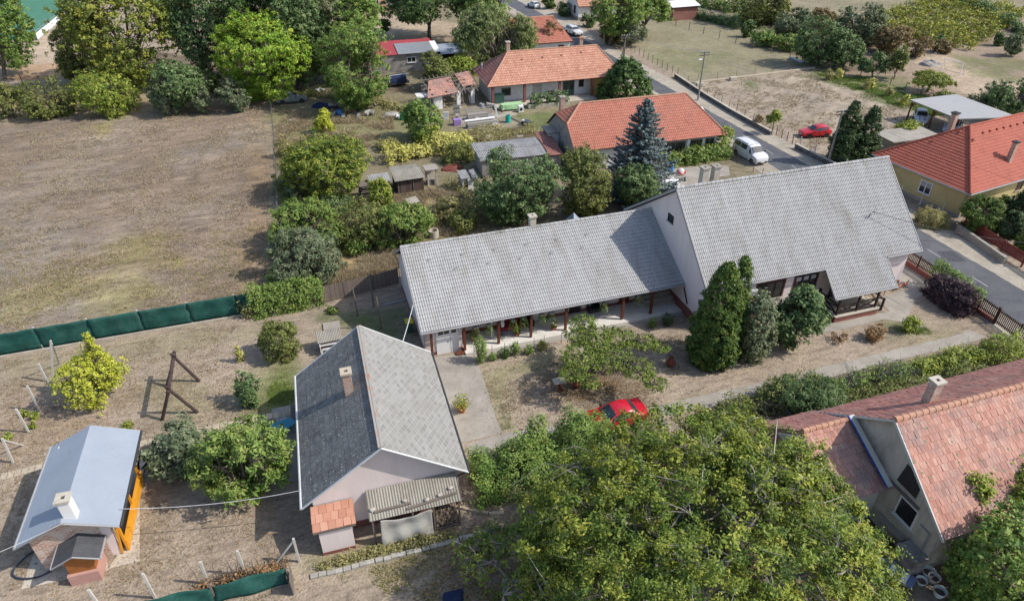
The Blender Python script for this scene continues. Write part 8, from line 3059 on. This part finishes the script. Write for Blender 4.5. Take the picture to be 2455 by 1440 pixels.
bush((2240, 218, 2292, 248), 'olive', 'loose yellow green shrub behind the carport roof')
bush((2170, 105, 2215, 140), 'russet', 'bare brown clump in the orchard behind the olive fruit tree', cov=.8)
# vineyard rows far right
for k in range(9):
    lb = ['nearest', 'second', 'third', 'fourth', 'fifth', 'sixth', 'seventh', 'eighth', 'farthest'][k] + ' yellowing vine row of the vineyard counted from the rubble heap'
    a, b = (2062 + k * 22, 62 - k * 9), (2330 + k * 17, 122 - k * 10.5)
    hedge('vine_row', [at(*a), at((a[0] + b[0]) / 2, (a[1] + b[1]) / 2), at(*b)], 1.15, 1.5, 'vinerow', lb, 'vines', ls=.42, rc=.5, ragged=.5, cov=1.2, dead=.1, group='vineyard rows')
hedge('dark_hedgerow', [at(2300, 5), at(2380, 45), at(2470, 95)], 2.0, 1.8, 'deep', 'dark hedgerow along the far side of the vineyard', ls=.5, rc=.6, ragged=.5)
for i, (u, v) in enumerate([(1990, 185), (2010, 183), (2078, 208), (2090, 205), (2130, 225), (2170, 245)]):
    bush((u - 9, v - 18, u + 9, v + 8), ['weed', 'vine'][i % 2], 'small yellowing vine plant on the strip between stubble plot and orchard', 'vine_plant', cat='plant', group='young vine plants on the orchard strip', cov=1.2)
for u, v, lb in ((60, 990, 'small yellow green sprout beside the vine posts'), (82, 995, 'bright sprout right beside the third vine post'), (75, 1018, 'small green sprout below the third vine post'), (18, 1045, 'little green clump above the left braced post')):
    bush((u - 11, v - 10, u + 11, v + 10), 'lime', lb, 'garden_plant', cat='plant', ls=.1, cov=1.1)
bush((290, 1005, 320, 1030), 'amber', 'small orange tipped clump at the corner of the garden hut', cov=1.2, ls=.1)
bush((562, 825, 585, 868), 'vine', 'thin yellow flowering plant on the lawn', cov=.8, ls=.11, cat='plant')
bush((780, 735, 812, 752), 'fresh', 'small bright plant at the foot of the reed fence', cat='plant', ls=.12)
bush((1840, 262, 1872, 300), 'lime', 'bright young tree by the gate of the stubble plot', 'sapling', (1850, 322), cat='tree', low=-.7)
bush((1805, 275, 1830, 305), 'russet', 'dry brownish shrub at the rusty fence of the stubble plot', cov=1.0)
bush((1490, 195, 1500, 200), 'dark', 'tuft of dark leaves at the roadside below the timber pole', cat='plant')
hedge('weed_bed', [at(760, 1365), at(900, 1325), at(1095, 1282)], .55, .45, 'weed', 'strip of flowering weeds in front of the pink lean-to', 'plants', ls=.14, rc=.16, ragged=.7, cov=1.1, stems=False)
hedge('dry_brush', [at(480, 1412), at(600, 1385), at(690, 1350)], .5, .4, 'brown', 'line of dry brown brushwood along the green net', 'brushwood', ls=.16, rc=.16, ragged=.7, cov=.8, stems=True, dead=.5)
hedge('weed_patch', [at(1040, 520), at(1090, 535), at(1130, 500)], 1.6, .9, 'weed', 'overgrown weed patch behind the farmhouse wing', 'plants', ls=.2, rc=.3, ragged=.7, cov=1.2, stems=False)
hedge('weed_patch', [at(1100, 325), at(1160, 318), at(1230, 322)], 1.6, .6, 'weed', 'rank weeds in front of the stacked boards', 'plants', ls=.25, rc=.3, ragged=.7, cov=1.1, stems=False)
hedge('weed_patch', [at(880, 240), at(950, 262), at(1000, 270)], 1.6, .9, 'weed', 'weeds at the foot of the tall green front tree', 'plants', ls=.25, rc=.3, ragged=.7, cov=1.1, stems=False)

# uncountable grass and stubble
FIELD = [(-40, 50.5), (-6.6, 50.5), (-6, 66), (-6.8, 104), (-40, 104)]
tufts('dry_grass', [(FIELD, 1.0), (px((0, 1440), (0, 870), (560, 775), (700, 1440)), .55), (px((1150, 890), (1640, 800), (1700, 950), (1230, 1050)), .25)], 15000, .08, 'straw', 1, .02, 1.2)
tufts('weed_tufts', [(px((0, 780), (0, 600), (640, 540), (600, 720)), .5), (px((655, 470), (660, 260), (1060, 260), (1180, 330), (1130, 380), (900, 400)), 1), (px((690, 560), (860, 480), (1150, 480), (1250, 530), (980, 600)), .7), (px((745, 1380), (1100, 1290), (1240, 1440), (760, 1440)), .25)], 6000, .09, 'weed', 2, .03, .8)
tufts('tall_dry_grass', [(px((800, 600), (950, 605), (965, 655), (790, 690)), .7), (px((860, 440), (1180, 470), (1290, 520), (1060, 570)), 1.2), (px((700, 480), (860, 460), (860, 560)), .4), (px((1060, 330), (1300, 300), (1330, 340), (1130, 350)), .5), (px((660, 270), (960, 270), (900, 340), (665, 420)), .8)], 8000, .4, 'straw', 3, .03, .8)
tufts('lawn_grass', [(px((610, 1000), (690, 870), (720, 905), (712, 985)), 1), (px((1165, 890), (1320, 840), (1330, 860), (1210, 920), (1235, 1045), (1200, 1045)), .35), (px((2100, 780), (2200, 770), (2220, 805), (2150, 805)), .6)], 2600, .05, 'fresh', 4, .02, .9)
tufts('orchard_grass', [([(82, 73), (90, 74), (85, 97), (80, 97)], 1)], 5000, .2, 'mid', 5, .05, .8)
for bb, lf, lb in (((690, 585, 800, 640), 'olive', 'low bramble between the leafy shrub and the loose olive shrub'), ((820, 560, 900, 610), 'fresh', 'low green thicket left of the dense fresh green tree'), ((1040, 470, 1110, 530), 'weed', 'straw coloured brush behind the farmhouse wing'),
                    ((760, 465, 850, 520), 'deep', 'dark thicket below the big rounded yellow green shrub'), ((1075, 500, 1150, 555), 'olive', 'low olive brush beside the big dark shrubby tree'), ((640, 640, 700, 690), 'mid', 'green bramble at the field side of the ivy hedge'),
                    ((1000, 300, 1062, 350), 'lime', 'yellow green brush below the young green tree'), ((900, 330, 960, 362), 'weed', 'pale weedy clump beside the red ball'), ((660, 330, 700, 380), 'weed', 'pale weedy clump at the wire fence'), ((1180, 500, 1260, 540), 'deep', 'dark undergrowth at the foot of the big dark shrubby tree')):
    bush(bb, lf, lb, 'brush', amp=.6, cov=1.3, clump=.3)
for P, lf, lb in (([at(700, 560), at(790, 545), at(870, 555)], 'weed', 'line of rank brush under the loose olive shrub'), ([at(855, 520), at(960, 525), at(1050, 545)], 'olive', 'messy low scrub in front of the plank shed'),
                  ([at(1080, 440), at(1110, 470), at(1150, 500)], 'weed', 'brush between the open shelter and the big dark shrubby tree'), ([at(690, 400), at(680, 450), at(690, 500)], 'olive', 'scrub along the wire fence below the grassy strip'),
                  ([at(1130, 345), at(1200, 335), at(1290, 318)], 'weed', 'rank brush along the rear of the corrugated outbuilding'), ([at(640, 690), at(600, 740), at(575, 760)], 'weed', 'weedy growth at the field foot of the green screen fence'), ([at(700, 225), at(780, 232), at(860, 250)], 'olive', 'scrub line under the trees behind the grey saloon')):
    hedge('scrub', P, 1.3, .8, lf, lb, 'scrub', ls=.2, ragged=.8, cov=1.0, rc=.3, stems=False)
litter('fallen_leaves', [(px((1310, 870), (1500, 860), (1560, 950), (1300, 965)), 1), (px((1150, 1230), (1300, 1230), (1400, 1440), (1000, 1440)), 1), (px((560, 990), (1230, 870), (1640, 800), (1640, 960), (1230, 1050)), .5), (px((0, 1440), (0, 870), (560, 775), (720, 1440)), .8)], 5000, .11, 'brown', 8)
tufts('stubble', [(FIELD, 1.0), ([(58, 67), (87, 73), (81, 98), (58, 96)], .5)], 9000, .16, 'straw', 9, .035, .9)
